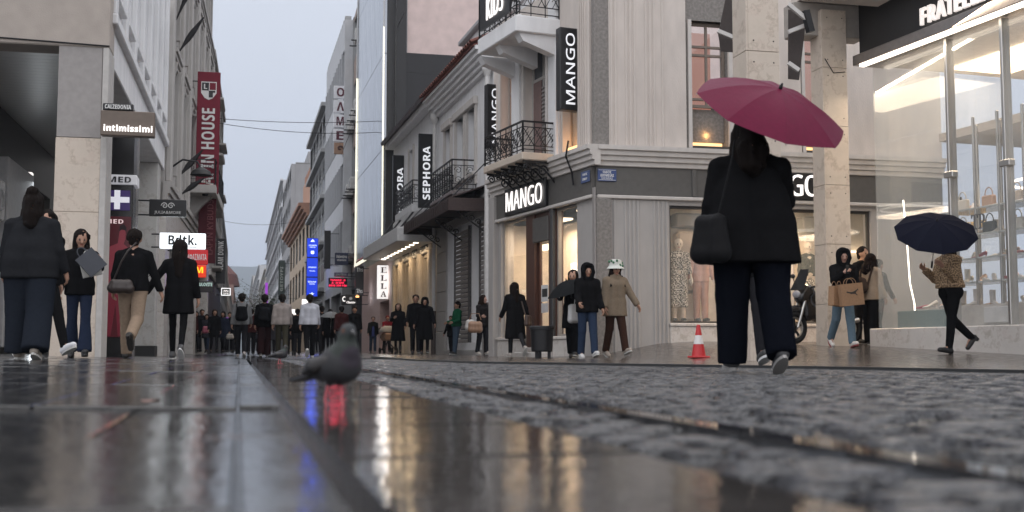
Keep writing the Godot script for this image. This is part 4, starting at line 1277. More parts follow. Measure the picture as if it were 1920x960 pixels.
func right_far() -> void:
	# brown office front with air conditioners
	var bm := mt("brownwall", lin(0.3, 0.235, 0.205), 0.85, {"tex": T.streak, "scale": Vector3(0.5, 0.2, 0.5)})
	var F := street_wall("office_building", "narrow brown office front with air conditioners under its windows", 657, 56.5, 680, 49.3, 16.6, 0, 0, bm)
	rows_of_windows(F.n, F.L, 3.8, 16.4, 4, 3, paint(0.55, 0.55, 0.55), M.paleglass, bm, {"gap": 0.16, "lo": 0.28, "hi": 0.9, "panes": 2})
	wall("ground_floor_wall", F.n, 0, -0.1, F.L, 3.8, -0.4, 0, [[0.5, 0, 3.0, 3.0], [3.6, 0, 6.6, 3.0]], paint(0.06, 0.06, 0.065))
	put("shop_front", mb().box(0.5, 6.6, 0, 3.0, -0.38, -0.3), M.darkglass, F.n)
	for k in 9:
		var ac := put("air_conditioner", mb().cbox(0, 0.8, 0, 0.55, 0, 0.32, 0.03), paint(0.55, 0.55, 0.54), F.n)
		ac.position = Vector3(0.5 + (k % 3) * 2.3, 4.1 + 3.15 * int(k / 2.4) + 0.2, 0.03)
		put("fan_grille", mb().lathe([Vector2(0.0, 0.0), Vector2(0.2, 0.0), Vector2(0.22, -0.02)], 12), paint(0.1, 0.1, 0.1), ac).transform = Transform3D(Basis(Vector3.RIGHT, PI / 2), Vector3(0.5, 0.28, 0.325))
		put("bracket", mb().bar(Vector3(-0.1, -0.04, 0), Vector3(-0.1, -0.04, 0.5), 0.05).bar(Vector3(0.9, -0.04, 0), Vector3(0.9, -0.04, 0.5), 0.05), M.iron, ac)
	# concrete tower with ribbon windows
	var T2 := street_wall("concrete_office_tower", "grey concrete office tower with long ribbon windows and a blank side", 606, 67.0, 640, 56.0, 16.2, 0, 9.0, M.concrete)
	var n: Node3D = T2.n
	var L: float = T2.L
	var holes := []
	var ys := [4.6, 7.4, 10.2, 13.0]
	for y in ys: holes.append([0.15, y, L - 0.15, y + 1.75])
	wall("wall", n, 0, 3.4, L, 16.2, -0.4, 0, holes, mt("panelwhite", lin(0.5, 0.51, 0.53), 0.7, {"tex": T.streak, "scale": Vector3(0.4, 0.2, 0.4)}))
	for y in ys:
		var wdw := Node3D.new()
		wdw.name = "ribbon_window"
		n.add_child(wdw, true)
		for k in 11:
			var a := lerpf(0.2, L - 0.2, k / 11.0)
			var b := lerpf(0.2, L - 0.2, (k + 1) / 11.0)
			put("pane", mb().box(a + 0.05, b - 0.05, y, y + 1.75, -0.3, -0.26), M.greyglass, wdw)
			put("mullion", mb().cbox(a - 0.06, a + 0.06, y, y + 1.75, -0.3, 0.06, 0.01), paint(0.4, 0.41, 0.43), wdw)
	for k in 14: put("parapet_block", mb().box(lerpf(0, L, k / 14.0), lerpf(0, L, k / 14.0) + 0.4, 16.2, 16.5, -0.35, -0.05), M.concrete, n)
	wall("ground_floor_wall", n, 0, -0.1, L, 3.4, -0.4, 0, [[0.6, 0, 4.2, 2.9], [5.0, 0, L - 0.6, 2.9]], M.concrete)
	put("shop_front", mb().box(0.6, L - 0.6, 0, 2.9, -0.38, -0.3), M.darkglass, n)
	# the next block
	var T3 := street_wall("flat_block", "grey apartment block with deep horizontal balconies past the tower", 577, 82.0, 606, 67.2, 14.4, 0, 6.0, M.concrete)
	rows_of_windows(T3.n, T3.L, 3.6, 14.4, 4, 5, paint(0.4, 0.4, 0.4), M.greyglass, M.concrete, {"gap": 0.2, "bands": true, "bandout": 0.3, "lo": 0.2, "hi": 0.86})
	wall("ground_floor_wall", T3.n, 0, -0.1, T3.L, 3.6, -0.4, 0, [[1, 0, 6, 2.9], [7, 0, T3.L - 1, 2.9]], M.concrete)
	put("shop_front", mb().box(1, T3.L - 1, 0, 2.9, -0.38, -0.3), M.darkglass, T3.n)
	# ochre neoclassical house
	var och := mt("ochre", lin(0.5, 0.4, 0.3), 0.85, {"tex": T.streak, "scale": Vector3(0.4, 0.2, 0.4)})
	var T4 := street_wall("ochre_house", "ochre neoclassical house with a heavy cornice and shuttered windows", 541, 108.0, 577, 82.3, 10.2, 0, 6.0, och)
	rows_of_windows(T4.n, T4.L, 3.9, 9.8, 2, 6, paint(0.3, 0.28, 0.25), M.darkglass, och, {"gap": 0.45, "lo": 0.12, "hi": 0.85})
	cornice("cornice", T4.n, -0.1, T4.L + 0.1, 9.6, 10.5, 0.8, mt("orangetrim", lin(0.36, 0.2, 0.14), 0.8, {"tex": T.mottle}), 4)
	put("attic", mb().cbox(T4.L * 0.45, T4.L, 10.5, 13.6, -6, -0.4, 0.05), mt("orangewall", lin(0.5, 0.29, 0.2), 0.85, {"tex": T.mottle}), T4.n)
	for k in 7: put("baluster", mb().box(T4.L * 0.45 + 0.4 + k * 1.7, T4.L * 0.45 + 1.3 + k * 1.7, 13.6, 14.3, -0.9, -0.5), mt("orangetrim"), T4.n)
	wall("ground_floor_wall", T4.n, 0, -0.1, T4.L, 3.9, -0.4, 0, [[2, 0, 8, 3.2], [10, 0, 16, 3.2], [18, 0, T4.L - 2, 3.2]], och)
	put("shop_front", mb().box(2, T4.L - 2, 0, 3.2, -0.38, -0.3), M.darkglass, T4.n)
	# farther blocks, each with its own top and colour
	var far := [
		["grey_town_house", "tall grey town house between the ochre house and the white flats", 526, 128.0, 541, 108.5, 17.5, lin(0.33, 0.33, 0.34), 5, 5, false],
		["white_flats", "white modern flats with rounded balcony bands farther down the street", 497, 205.0, 526, 129.0, 19.0, lin(0.6, 0.61, 0.63), 5, 12, true],
		["cream_flats", "cream flats standing beyond the white banded flats", 484, 300.0, 496, 215.0, 15.0, lin(0.5, 0.47, 0.43), 4, 10, true],
		["pale_flats", "pale far flats with a stepped roof near the street end", 472, 420.0, 484, 302.0, 22.0, lin(0.55, 0.55, 0.56), 5, 12, true],
		["hazy_flats", "hazy pale flats at the very end of the street", 465, 640.0, 472, 424.0, 27.0, lin(0.55, 0.53, 0.51), 5, 14, true]]
	for e in far:
		var wm := mt("far_" + e[0], e[7], 0.85, {"tex": T.streak, "scale": Vector3(0.2, 0.1, 0.2)})
		var W := street_wall(e[0], e[1], e[2], e[3], e[4], e[5], e[6], 0, 9.0, wm)
		rows_of_windows(W.n, W.L, 4.0, e[6], e[8], e[9], paint(0.4, 0.4, 0.4), M.greyglass, wm, {"gap": 0.3, "bands": e[10], "bandout": 0.3, "panes": 1, "bars": []})
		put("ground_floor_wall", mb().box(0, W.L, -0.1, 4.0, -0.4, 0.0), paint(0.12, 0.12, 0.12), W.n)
		put("roof_room", mb().cbox(W.L * 0.2, W.L * 0.6, e[6], e[6] + 2.6, -6, -2, 0.05), wm, W.n)

# ---- left-hand side
func hang_sign(label: String, u0: float, v0: float, u1: float, v1: float, z: float, bm: Material, words: Array, o := {}) -> Node3D:
	# a board that hangs across the pavement and looks back up the street; words are [text, x, y, width, height (shares of the board), material, options]
	var a := at(u0, v0, z)
	var b := at(u1, v1, z)
	var r := CB.x
	var dirn := Vector3(r.x, 0, r.z).normalized()
	if o.get("square", true): dirn = Vector3(1, 0, 0)
	var w := (u1 - u0) / FPX * z
	var h := (v1 - v0) / FPX * z
	var t := thing(o.get("called", "hanging_sign"), label, "sign", Vector3((a.x + b.x) / 2, (a.y + b.y) / 2, (a.z + b.z) / 2))
	t.transform.basis = Basis(dirn, UP, dirn.cross(UP))
	var th: float = o.get("th", 0.12)
	put("panel", mb().cbox(-w / 2, w / 2, -h / 2, h / 2, -th, 0, 0.012), bm, t)
	for e in words:
		text(t, e[0], Vector3((e[1] - 0.5) * w, (0.5 - e[2]) * h, 0.01), e[3] * w, e[4] * h, e[5], e[6] if e.size() > 6 else {})
	var arm: float = o.get("arm", -0.6)   # the rod back to the wall
	if arm != 0.0:
		for yy in [0.42, -0.42]:
			put("bracket", mb().tube([Vector3(-w / 2 if arm < 0 else w / 2, yy * h, -th / 2), Vector3((-w / 2 if arm < 0 else w / 2) + arm, yy * h, -th / 2)], 0.02, 6), M.iron, t)
	return t

func arcade_building() -> void:
	var A := gp(190, 19.0); var B := gp(302, 31.2)
	var F := building("arcade_building", "white building raised over a dim shopping arcade on a marble corner pillar", "building", A, B)
	var n: Node3D = F.n
	var L: float = F.L
	var yc := 5.12
	var grey := mt("pillargrey", lin(0.33, 0.31, 0.3), 0.7, {"tex": T.mottle})
	var white: Material = M.whitewall
	var beamm := mt("beam", lin(0.42, 0.37, 0.33), 0.8, {"tex": T.streak, "scale": Vector3(0.4, 0.4, 0.4), "bump": T.stucco, "relief": 0.2})
	# corner pillar: marble below, painted above, with a pale edge strip
	for k in 3: put("marble_slab", mb().cbox(0.0, 0.7, -0.05 + k * 1.22, 1.166 + k * 1.22, -0.8, -0.1, 0.006), M.marblecream, n)
	put("pillar_shaft", mb().box(0.012, 0.69, 3.62, yc, -0.79, -0.11), grey, n)
	put("edge_strip", mb().cbox(-0.02, 0.7, -0.05, yc, -0.1, 0.0, 0.01), paint(0.5, 0.48, 0.46), n)
	# beam over the arcade mouth, looking at the camera
	put("beam", mb().cbox(0.0, 0.6, yc, 6.6, -9.0, 0.0, 0.02), beamm, n)
	put("beam_drip", mb().tube([Vector3(-0.02, yc + 0.06, -9.0), Vector3(-0.02, yc + 0.09, -2.0), Vector3(-0.02, yc + 0.03, 0.0)], 0.014, 5), M.iron, n)
	put("upper_slab", mb().box(0.05, L, 6.6, 6.9, -9.0, -0.1), white, n)
	put("end_wall", mb().cbox(-0.01, 0.4, 6.62, 9.6, -9.0, -0.36, 0.02), beamm, n)
	# slatted arcade ceiling
	var slm := mt("ceilingslat", lin(0.6, 0.6, 0.6), 0.35, {"metal": 0.2})
	var am := mb().cbox(0, 0.235, 0, 0.03, -4.2, -0.82, 0.006).mesh()
	var k := 0
	while 0.62 + k * 0.245 < L:
		put("ceiling_slat", am, slm, n).position = Vector3(0.62 + k * 0.245, yc + 0.02, 0)
		k += 1
	# inner shop fronts
	var dk := paint(0.035, 0.033, 0.032, 0.4)
	wall("inner_wall", n, 0.3, -0.05, L + 6, yc, -3.2, -2.75, [[2.2, 0.2, 4.6, 2.6], [8.8, 0.3, 11.6, 4.0]], dk)
	put("shop_back", mb().box(2.2, 11.6, 0, 4.2, -5.2, -5.0), paint(0.5, 0.48, 0.45), n)
	var cs := put("chrome_sign", mb().cbox(1.5, 4.9, 2.7, 3.5, -2.74, -2.5, 0.02), mt("chrome", lin(0.6, 0.6, 0.6), 0.15, {"metal": 0.9}), n)
	text(cs, "MED", Vector3(4.0, 3.08, -2.48), 1.3, 0.42, paint(0.5, 0.5, 0.5), {"deep": 0.05})
	put("board", mb().cbox(5.4, 8.2, 0.2, 4.1, -2.74, -2.55, 0.02), paint(0.55, 0.55, 0.56, 0.35), n)
	put("lamp_strip", mb().cbox(8.25, 8.4, 0.2, 4.2, -2.72, -2.6, 0.02), M.glowwhite, n)
	put("shop_lamp", mb().box(9.0, 11.4, 3.6, 3.7, -4.0, -3.6), M.glowwhite, n)
	area(F.x * Vector3(10.2, 3.55, -3.8), Vector3.DOWN, 2.0, 0.4, Color(0.95, 0.98, 1.0), 1.2, "arcade_lamp_light")
	area(F.x * Vector3(8.45, 2.2, -2.5), Vector3(0.3, 0, 1), 0.12, 3.6, Color(0.95, 0.98, 1.0), 0.5, "arcade_lamp_light")
	for q in 3: put("window_bar", mb().box(1.2 + q * 0.7, 1.28 + q * 0.7, 3.6, 5.0, -2.7, -2.62), paint(0.4, 0.4, 0.4), n)
	# street-side fascia
	put("fascia", mb().cbox(0.62, L + 0.1, 4.98, 5.62, -0.55, -0.03, 0.02), white, n)
	put("fascia_lip", mb().cbox(0.3, L + 0.12, 5.62, 5.8, -0.55, 0.08, 0.02), white, n)
	# upper floors with deep-set windows between piers
	var holes := []
	var wins := []
	for f in 1:
		for c in 7:
			var a := 0.75 + c * (L - 1.0) / 7.0
			var r := [a, 6.25 + f * 3.1, a + (L - 1.0) / 7.0 - 0.5, 8.5 + f * 3.1]
			holes.append(r)
	wall("upper_wall", n, 0.42, 5.8, L, 9.6, -0.5, -0.05, holes, white)
	for r in holes:
		window(n, r, -0.42, paint(0.5, 0.5, 0.51), M.paleglass, 2, [0.3], 0.06)
		put("sill", mb().cbox(r[0] - 0.05, r[2] + 0.05, r[1] - 0.1, r[1] - 0.005, -0.2, 0.06, 0.015), white, n)
	for c in 8:
		var a := 0.5 + c * (L - 1.0) / 7.0
		put("pier", mb().cbox(a - 0.1, a + 0.18, 5.82, 9.6, -0.06, 0.05, 0.02), white, n)
	# far pillar of the arcade
	mt("tilegrey", lin(0.22, 0.21, 0.2), 0.25, {"tex": T.marble, "scale": 0.5})
	put("pillar", mb().cbox(L - 1.3, L - 0.5, 0.25, 4.97, -0.85, -0.08, 0.01), mt("pillarpale", lin(0.5, 0.49, 0.47), 0.5, {"tex": T.marble, "scale": 0.4}), n)
	put("pillar_foot", mb().box(L - 1.32, L - 0.48, -0.05, 0.25, -0.87, -0.06), paint(0.02, 0.02, 0.02), n)
	put("pillar", mb().cbox(5.6, 6.3, -0.05, 4.97, -0.85, -0.08, 0.01), M.tilegrey, n)
	put("far_shop_wall", mb().box(6.3, L - 1.32, 0, 4.97, -1.0, -0.9), mt("tilegrey", lin(0.22, 0.21, 0.2), 0.25, {"tex": T.marble, "scale": 0.5}), n)

func totem() -> void:
	# pharmacy pillar: black head, white name panel, cross panel and a red poster
	var z := 20.6
	var a := gp(187, z); var b := gp(241, z)
	var F := frame(a, Vector3(b.x, 0, a.z))
	var t := thing("poster_totem", "tall dark shop totem with a white cross panel and a red lit poster", "totem")
	t.transform = F.x
	var w: float = F.L
	var Y := func(v: float) -> float: return (656.0 - v) / FPX * z + 0.15
	put("core", mb().cbox(0, w, 0.02, Y.call(205.0), -0.6, 0, 0.01), paint(0.012, 0.012, 0.013, 0.25), t)
	var p := put("name_panel", mb().cbox(-0.01, w + 0.06, Y.call(343.0), Y.call(324.0), -0.5, 0.03, 0.01), mt("namepanel", lin(0.6, 0.6, 0.6), 0.4, {"glow": 0.12, "gc": Color(0.95, 0.95, 1)}), t)
	text(p, "MED", Vector3(w * 0.52, Y.call(333.5), 0.035), w * 0.8, 0.1, M.signblack)
	var q := put("cross_panel", mb().box(0.0, w * 0.9, Y.call(392.0), Y.call(354.0), 0.0, 0.02), mt("purple", lin(0.04, 0.02, 0.09), 0.4, {"glow": 0.05, "gc": Color(0.4, 0.3, 0.8)}), t)
	var cy: float = Y.call(372.0)
	put("cross", mb().box(w * 0.02, w * 0.88, cy - 0.05, cy + 0.05, 0.02, 0.035).box(w * 0.36, w * 0.56, cy + 0.05, cy + 0.17, 0.02, 0.035).box(w * 0.36, w * 0.56, cy - 0.17, cy - 0.05, 0.02, 0.035), mt("crosslamp", lin(0.7, 0.7, 0.72), 0.4, {"glow": 0.35, "gc": Color(0.9, 0.9, 0.95)}), q)
	var ps := put("poster", mb().box(0.01, w - 0.02, Y.call(632.0), Y.call(404.0), 0.0, 0.02), mt("posterred", lin(0.09, 0.006, 0.013), 0.35, {"glow": 0.0, "gc": Color(0.9, 0.1, 0.2)}), t)
	text(ps, "MED", Vector3(w * 0.38, Y.call(413.5), 0.024), w * 0.62, 0.075, mt("posterletter", lin(0.7, 0.6, 0.6), 0.4, {"glow": 0.3, "gc": Color(1, 0.85, 0.85)}))
	# the printed figure: flat shapes of a plain standing man
	var tone := mt("posterpink", lin(0.3, 0.04, 0.06), 0.4, {})
	var deep := mt("posterdeep", lin(0.2, 0.012, 0.03), 0.4, {})
	var P := func(pts: Array) -> PackedVector2Array:
		var o := PackedVector2Array()
		for e in pts: o.append(Vector2(e[0] * w, Y.call(e[1])))
		return o
	put("printed_figure", mb().prism(P.call([[0.58, 428], [0.7, 424], [0.78, 430], [0.78, 446], [0.72, 456], [0.9, 464], [0.98, 480], [0.98, 540], [0.2, 540], [0.05, 500], [0.02, 470], [0.3, 460], [0.52, 455]]), 0.02, 0.024), tone, ps)
	put("printed_hair", mb().prism(P.call([[0.56, 432], [0.58, 422], [0.7, 418], [0.8, 424], [0.8, 436], [0.76, 430], [0.64, 429]]), 0.024, 0.027), paint(0.02, 0.005, 0.008), ps)
	put("printed_trousers", mb().prism(P.call([[0.18, 540], [0.98, 540], [0.9, 600], [0.8, 630], [0.6, 630], [0.5, 570], [0.35, 630], [0.08, 630]]), 0.02, 0.0245), deep, ps)

func neoclassical_house() -> void:
	var A := gp(302, 31.4); var B := gp(386, 51.0)
	var F := building("neoclassical_house", "ornate grey neoclassical house with consoles and a stone balcony", "building", A, B)
	var n: Node3D = F.n
	var L: float = F.L
	var st := mt("housestone", lin(0.46, 0.44, 0.42), 0.85, {"tex": T.streak, "scale": Vector3(0.6, 0.25, 0.6), "bump": T.stucco, "relief": 0.4})
	var holes := []
	var fl := [[5.2, 8.2], [9.2, 12.0], [13.2, 15.6]]
	for f in fl:
		for c in 6: holes.append([1.0 + c * (L - 1.2) / 6.0, f[0], 1.0 + c * (L - 1.2) / 6.0 + 1.35, f[1]])
	wall("wall", n, 0, 4.2, L, 17.2, -0.5, 0, holes, st)
	wall("ground_floor_wall", n, 0, -0.05, L, 4.2, -0.5, 0.05, [[1.2, 0, 5.6, 3.4], [6.8, 0, 11.4, 3.4], [12.6, 0, L - 1, 3.4]], M.marblewhite)
	put("shop_front", mb().box(1.2, L - 1, 0, 3.4, -0.4, -0.3), M.darkglass, n)
	for h in holes:
		window(n, h, -0.35, paint(0.4, 0.37, 0.34), M.greyglass, 2, [0.7], 0.07)
		put("surround", mb().box(h[0] - 0.18, h[0], h[1], h[3], -0.01, 0.1), st, n)
		put("surround", mb().box(h[2], h[2] + 0.18, h[1], h[3], -0.01, 0.1), st, n)
		cornice("hood", n, h[0] - 0.3, h[2] + 0.3, h[3], h[3] + 0.4, 0.2, st, 3)
		for e in [h[0] - 0.16, h[2] + 0.02]: put("console", mb().profile(PackedVector2Array([Vector2(0, h[3] - 0.5), Vector2(0.1, h[3] - 0.48), Vector2(0.16, h[3] - 0.2), Vector2(0.19, h[3]), Vector2(0, h[3])]), e, e + 0.14), st, n)
	cornice("belt_course", n, -0.1, L, 4.2, 4.7, 0.2, st, 3)
	cornice("belt_course", n, -0.1, L, 12.7, 13.1, 0.2, st, 3)
	cornice("main_cornice", n, -0.2, L + 0.1, 16.3, 17.6, 0.4, st, 5)
	for k in 26: put("dentil", mb().cbox(0.1 + k * L / 26.0, 0.4 + k * L / 26.0, 16.2, 16.5, 0.0, 0.25, 0.02), st, n)
	for c in 7: put("pilaster", mb().cbox(0.2 + c * (L - 0.6) / 6.0 - 0.2, 0.2 + c * (L - 0.6) / 6.0 + 0.25, 4.7, 12.7, -0.01, 0.16, 0.03), st, n)
	# furled dark flags on the wall
	var drape := paint(0.025, 0.023, 0.025, 0.8)
	for e in [[1.6, 9.6, 0.9, 3.6], [2.6, 8.9, 0.8, 2.2], [3.4, 5.3, 0.9, 1.7], [4.4, 4.9, 0.7, 1.1]]:
		var b := mb()
		var pts := []
		for i in 9:
			var t := i / 8.0
			pts.append(Vector3(e[0], e[1] + e[3] * 0.5 * t, 0.05 + 0.7 * t))
		b.tube(pts, [0.02, 0.03, 0.05, 0.08, 0.09, 0.08, 0.06, 0.04, 0.02], 7)
		put("furled_flag", b, drape, n)
	# balcony
	var s1 := loc(F, 372, 360).x
	var s0 := loc(F, 352, 360).x - 0.6
	balcony(F, s0, s1, 5.65, 0.95, 0.85, st, M.iron, 1, 0.28)
	for k in 2: put("balcony_console", mb().profile(PackedVector2Array([Vector2(0, 4.6), Vector2(0.2, 4.7), Vector2(0.45, 5.05), Vector2(0.8, 5.37), Vector2(0, 5.37)]), lerpf(s0, s1, 0.15 + 0.6 * k), lerpf(s0, s1, 0.15 + 0.6 * k) + 0.4), st, n)
	var t := thing("balcony_lamp", "dark curved wall lamp hung over the sidewalk signs", "lamp", F.x * Vector3(0.6, 5.1, 0))
	t.transform.basis = F.x.basis
	put("arm", mb().tube([Vector3(0, 0, 0), Vector3(0, 0.3, 0.4), Vector3(0, 0.25, 0.8), Vector3(0, 0.05, 0.9)], 0.03, 6), M.iron, t)
	put("shade", mb().lathe([Vector2(0.3, -0.12), Vector2(0.24, 0.0), Vector2(0.06, 0.1), Vector2(0.0, 0.1)], 12, Vector3(0, 0, 0.9)), paint(0.02, 0.02, 0.02), t)

func left_far() -> void:
	var st := mt("leftfar", lin(0.42, 0.4, 0.37), 0.85, {"tex": T.streak, "scale": Vector3(0.4, 0.2, 0.4)})
	var F := building("beige_block", "beige block rising behind the red banners with small balconies", "building", gp(388, 52.0), gp(411, 68.0))
	rows_of_windows(F.n, F.L, 3.6, 13.6, 4, 6, paint(0.3, 0.3, 0.3), M.greyglass, st, {"gap": 0.4, "bands": true, "bandout": 0.12})
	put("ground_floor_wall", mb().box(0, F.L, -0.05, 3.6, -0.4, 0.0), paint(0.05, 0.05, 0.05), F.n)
	put("near_side_wall", mb().box(0, 0.3, 0, 13.6, -9.0, -0.41), st, F.n)
	for k in 7: put("balcony_slab", mb().cbox(F.L * 0.2 + (k % 2) * 5, F.L * 0.2 + 3 + (k % 2) * 5, 4.0 + k * 1.35, 4.12 + k * 1.35, -0.02, 0.4, 0.02), st, F.n)
	var e := [["stone_block", "grey stone block beyond the beige block", 412, 70.0, 424, 105.0, 9.0, lin(0.3, 0.29, 0.28), 3, 8], ["low_shops", "low pale shops far along the left pavement", 424, 107.0, 436, 190.0, 7.0, lin(0.4, 0.38, 0.36), 2, 10], ["red_roof_house", "far house with a reddish domed roof near the street end", 436, 195.0, 444, 330.0, 11.0, lin(0.34, 0.22, 0.19), 3, 10]]
	for q in e:
		var wm := mt("far_" + q[0], q[7], 0.85, {"tex": T.streak, "scale": Vector3(0.2, 0.1, 0.2)})
		var W := building(q[0], q[1], "building", gp(q[2], q[3]), gp(q[4], q[5]))
		rows_of_windows(W.n, W.L, 3.0, q[6], q[8], q[9], paint(0.35, 0.35, 0.35), M.greyglass, wm, {"gap": 0.4, "panes": 1, "bars": []})
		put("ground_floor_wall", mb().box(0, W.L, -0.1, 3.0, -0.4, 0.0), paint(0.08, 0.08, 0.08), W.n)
		put("near_side_wall", mb().box(0, 0.3, 0, q[6], -9.0, -0.41), wm, W.n)
		if q[0] == "red_roof_house":
			put("roof", mb().lathe([Vector2(5.5, 11.0), Vector2(5.0, 13.0), Vector2(3.5, 14.6), Vector2(1.4, 15.4), Vector2(0, 15.6)], 20, Vector3(6.0, 0, -4.5)), mt("domeroof", lin(0.2, 0.09, 0.08), 0.8, {"tex": T.mottle}), W.n)
	# hills behind everything
	var b := mb()
	var nz := FastNoiseLite.new()
	nz.seed = 5; nz.frequency = 0.004
	var prev := []
	for i in 61:
		var x := -1400.0 + i * 46.0
		var h := 205.0 + 60.0 * nz.get_noise_1d(x * 0.3) + 20.0 * nz.get_noise_1d(x * 1.4)
		prev.append([Vector3(x, -1, -2750), Vector3(x, h * 0.55, -2840), Vector3(x, h, -2960)])
	for i in 60:
		for j in 2: b.quad(prev[i][j], prev[i + 1][j], prev[i + 1][j + 1], prev[i][j + 1])
	structure(put("hills", b, mt("hill", lin(0.085, 0.09, 0.07), 0.95, {"tex": T.mottle2, "scale": 0.01})))

func left_signs() -> void:
	var taupe := mt("taupe", lin(0.15, 0.115, 0.092), 0.5, {"tex": T.mottle})
	hang_sign("taupe hanging sign with a glowing lowercase name beside the marble pillar", 191, 208, 288, 255, 18.9, taupe, [["intimissimi", 0.51, 0.7, 0.9, 0.26, M.glowwhite]], {"th": 0.18, "arm": 0.0})
	hang_sign("narrow black sign with faint white letters above the taupe sign", 194, 194, 249, 207, 18.9, M.signblack, [["CALZEDONIA", 0.5, 0.5, 0.85, 0.6, M.whiteletter]], {"arm": 0.0, "th": 0.08})
	var jm := hang_sign("black hanging sign with a white knot emblem and thin letters", 281, 374, 348, 406, 27.0, M.signblack, [["JULIA&MORE", 0.5, 0.78, 0.72, 0.2, M.whiteletter, {"bold": false}]], {"arm": -0.4, "th": 0.08})
	var kn := mb()
	for e in [-0.07, 0.07]: kn.tube(scroll(Vector3(e, 0.05, 0.012), Vector3.RIGHT * signf(e), 0.075, 1.4), 0.011, 5)
	put("emblem", kn, M.whiteletter, jm)
	var wb := mt("bdtk", lin(0.85, 0.87, 0.88), 0.4, {"glow": 1.0, "gc": Color(0.95, 0.98, 1.0)})
	hang_sign("white lit box sign with bold black letters over the pavement", 301, 437, 384, 466, 29.0, wb, [["Bdtk.", 0.5, 0.45, 0.62, 0.66, M.signblack], ["CONCEPT MARKET", 0.64, 0.9, 0.36, 0.08, M.signblack]], {"arm": -0.2, "th": 0.2, "called": "light_box_sign"})
	var p := at(343, 452, 29.0)
	area(p + Vector3(0, 0, 0.06), Vector3(0, 0, 1), 1.0, 0.36, Color(0.95, 0.98, 1.0), 0.35, "sign_box_light")
	hang_sign("red hanging sign with white scribbled letters under the white box sign", 345, 468, 389, 496, 30.0, mt("redsign", lin(0.35, 0.012, 0.016), 0.4, {"glow": 0.25, "gc": Color(0.9, 0.06, 0.08)}), [["ΥΦΑΣΜΑΤΑ", 0.55, 0.5, 0.8, 0.4, M.whiteletter]], {"arm": -0.4, "called": "red_sign"})
	hang_sign("small red and yellow lit sign below the red hanging sign", 362, 497, 386, 520, 32.0, mt("yellowsign", lin(0.5, 0.06, 0.02), 0.4, {"glow": 0.4, "gc": Color(1.0, 0.2, 0.05)}), [["M", 0.5, 0.4, 0.55, 0.5, mt("yellowglow", lin(0.9, 0.6, 0.05), 0.4, {"glow": 0.9, "gc": Color(1.0, 0.75, 0.1)})]], {"arm": -0.3, "called": "lit_sign"})
	hang_sign("black sign board with pale capitals near the crowd", 368, 527, 400, 548, 34.0, M.signblack, [["PULOVITE", 0.5, 0.3, 0.85, 0.3, mt("palegreen", lin(0.6, 0.75, 0.72), 0.4, {"glow": 0.3, "gc": Color(0.8, 0.95, 0.9)})]], {"arm": -0.5})
	# banners
	var red := mt("bannerred", lin(0.2, 0.013, 0.032), 0.75, {"tex": T.mottle, "bump": T.streak, "relief": 1.0, "scale": Vector3(0.6, 0.3, 0.6)})
	var b1 := hang_sign("long crimson banner with a crest and white capitals read upwards", 369, 133, 411, 364, 40.0, red, [["LAPIN HOUSE", 0.5, 0.62, 0.0, 0.0, M.whiteletter]], {"th": 0.06, "arm": -0.5, "called": "banner_sign"})
	for c in b1.get_children():
		if c.name.begins_with("lettering"): c.free()
	var bw := 42.0 / FPX * 40.0; var bh := 231.0 / FPX * 40.0
	text(b1, "LAPIN HOUSE", Vector3(0.0, -bh * 0.14, 0.01), bh * 0.68, bw * 0.56, M.whiteletter, {"turn": 90.0})
	var sh := PackedVector2Array([Vector2(-0.3, 0.36), Vector2(0.3, 0.36), Vector2(0.3, -0.1), Vector2(0.16, -0.3), Vector2(0, -0.38), Vector2(-0.16, -0.3), Vector2(-0.3, -0.1)])
	var sh2 := PackedVector2Array()
	for q in sh: sh2.append(q * 0.9)
	var cr := Node3D.new()
	cr.name = "crest"
	b1.add_child(cr)
	cr.position = Vector3(0, bh * 0.345, 0.0)
	cr.scale = Vector3(0.85, 0.85, 1)
	put("shield", mb().prism(sh, 0.0, 0.012), M.whiteletter, cr)
	put("shield_quarter", mb().box(-0.27, 0, 0.0, 0.32, 0.012, 0.018).box(0.0, 0.25, -0.08, 0.0, 0.012, 0.018).box(0.0, 0.16, -0.28, -0.08, 0.012, 0.018), M.signblack, cr)
	put("shield_red", mb().box(0.03, 0.27, 0.03, 0.32, 0.012, 0.017), red, cr)
	text(cr, "L", Vector3(-0.13, 0.16, 0.02), 0.13, 0.2, M.whiteletter)
	var dred := mt("bannerdark", lin(0.085, 0.006, 0.013), 0.75, {"tex": T.mottle})
	var b2 := hang_sign("dark maroon banner below the crimson one with faint upright letters", 372, 368, 404, 494, 40.5, dred, [], {"th": 0.06, "arm": -0.5, "called": "banner_sign"})
	text(b2, "LAPIN KYBUDS", Vector3(0.1, 0.1, 0.01), 1.9, 0.2, paint(0.25, 0.08, 0.09), {"turn": 90.0, "bold": false})
	omni(at(385, 352, 39.4), Color(1.0, 0.55, 0.3), 0.25, 0.1, "banner_lamp_light")
	put_lamp("banner_spot_lamp", "small glowing spot lamp at the foot of the crimson banner", at(385, 356, 39.4))
	var b3 := hang_sign("black banner with bold white capitals read upwards beyond the maroon one", 405, 447, 422, 532, 58.0, M.signblack, [], {"th": 0.06, "arm": -0.4, "called": "banner_sign"})
	text(b3, "SLAM DUNK", Vector3(0, 0.28, 0.01), 1.42, 0.26, M.whiteletter, {"turn": 90.0})
	hang_sign("small black sign with a glowing white frame over the crowd", 415, 540, 432, 554, 62.0, mt("framelamp", lin(0.9, 0.9, 0.9), 0.4, {"glow": 1.0, "gc": Color(1, 1, 1)}), [], {"arm": -1.2, "called": "framed_sign"})
	var fs := get_node("framed_sign")
	put("inner_panel", mb().box(-0.2, 0.2, -0.16, 0.16, 0.0, 0.012), M.signblack, fs)
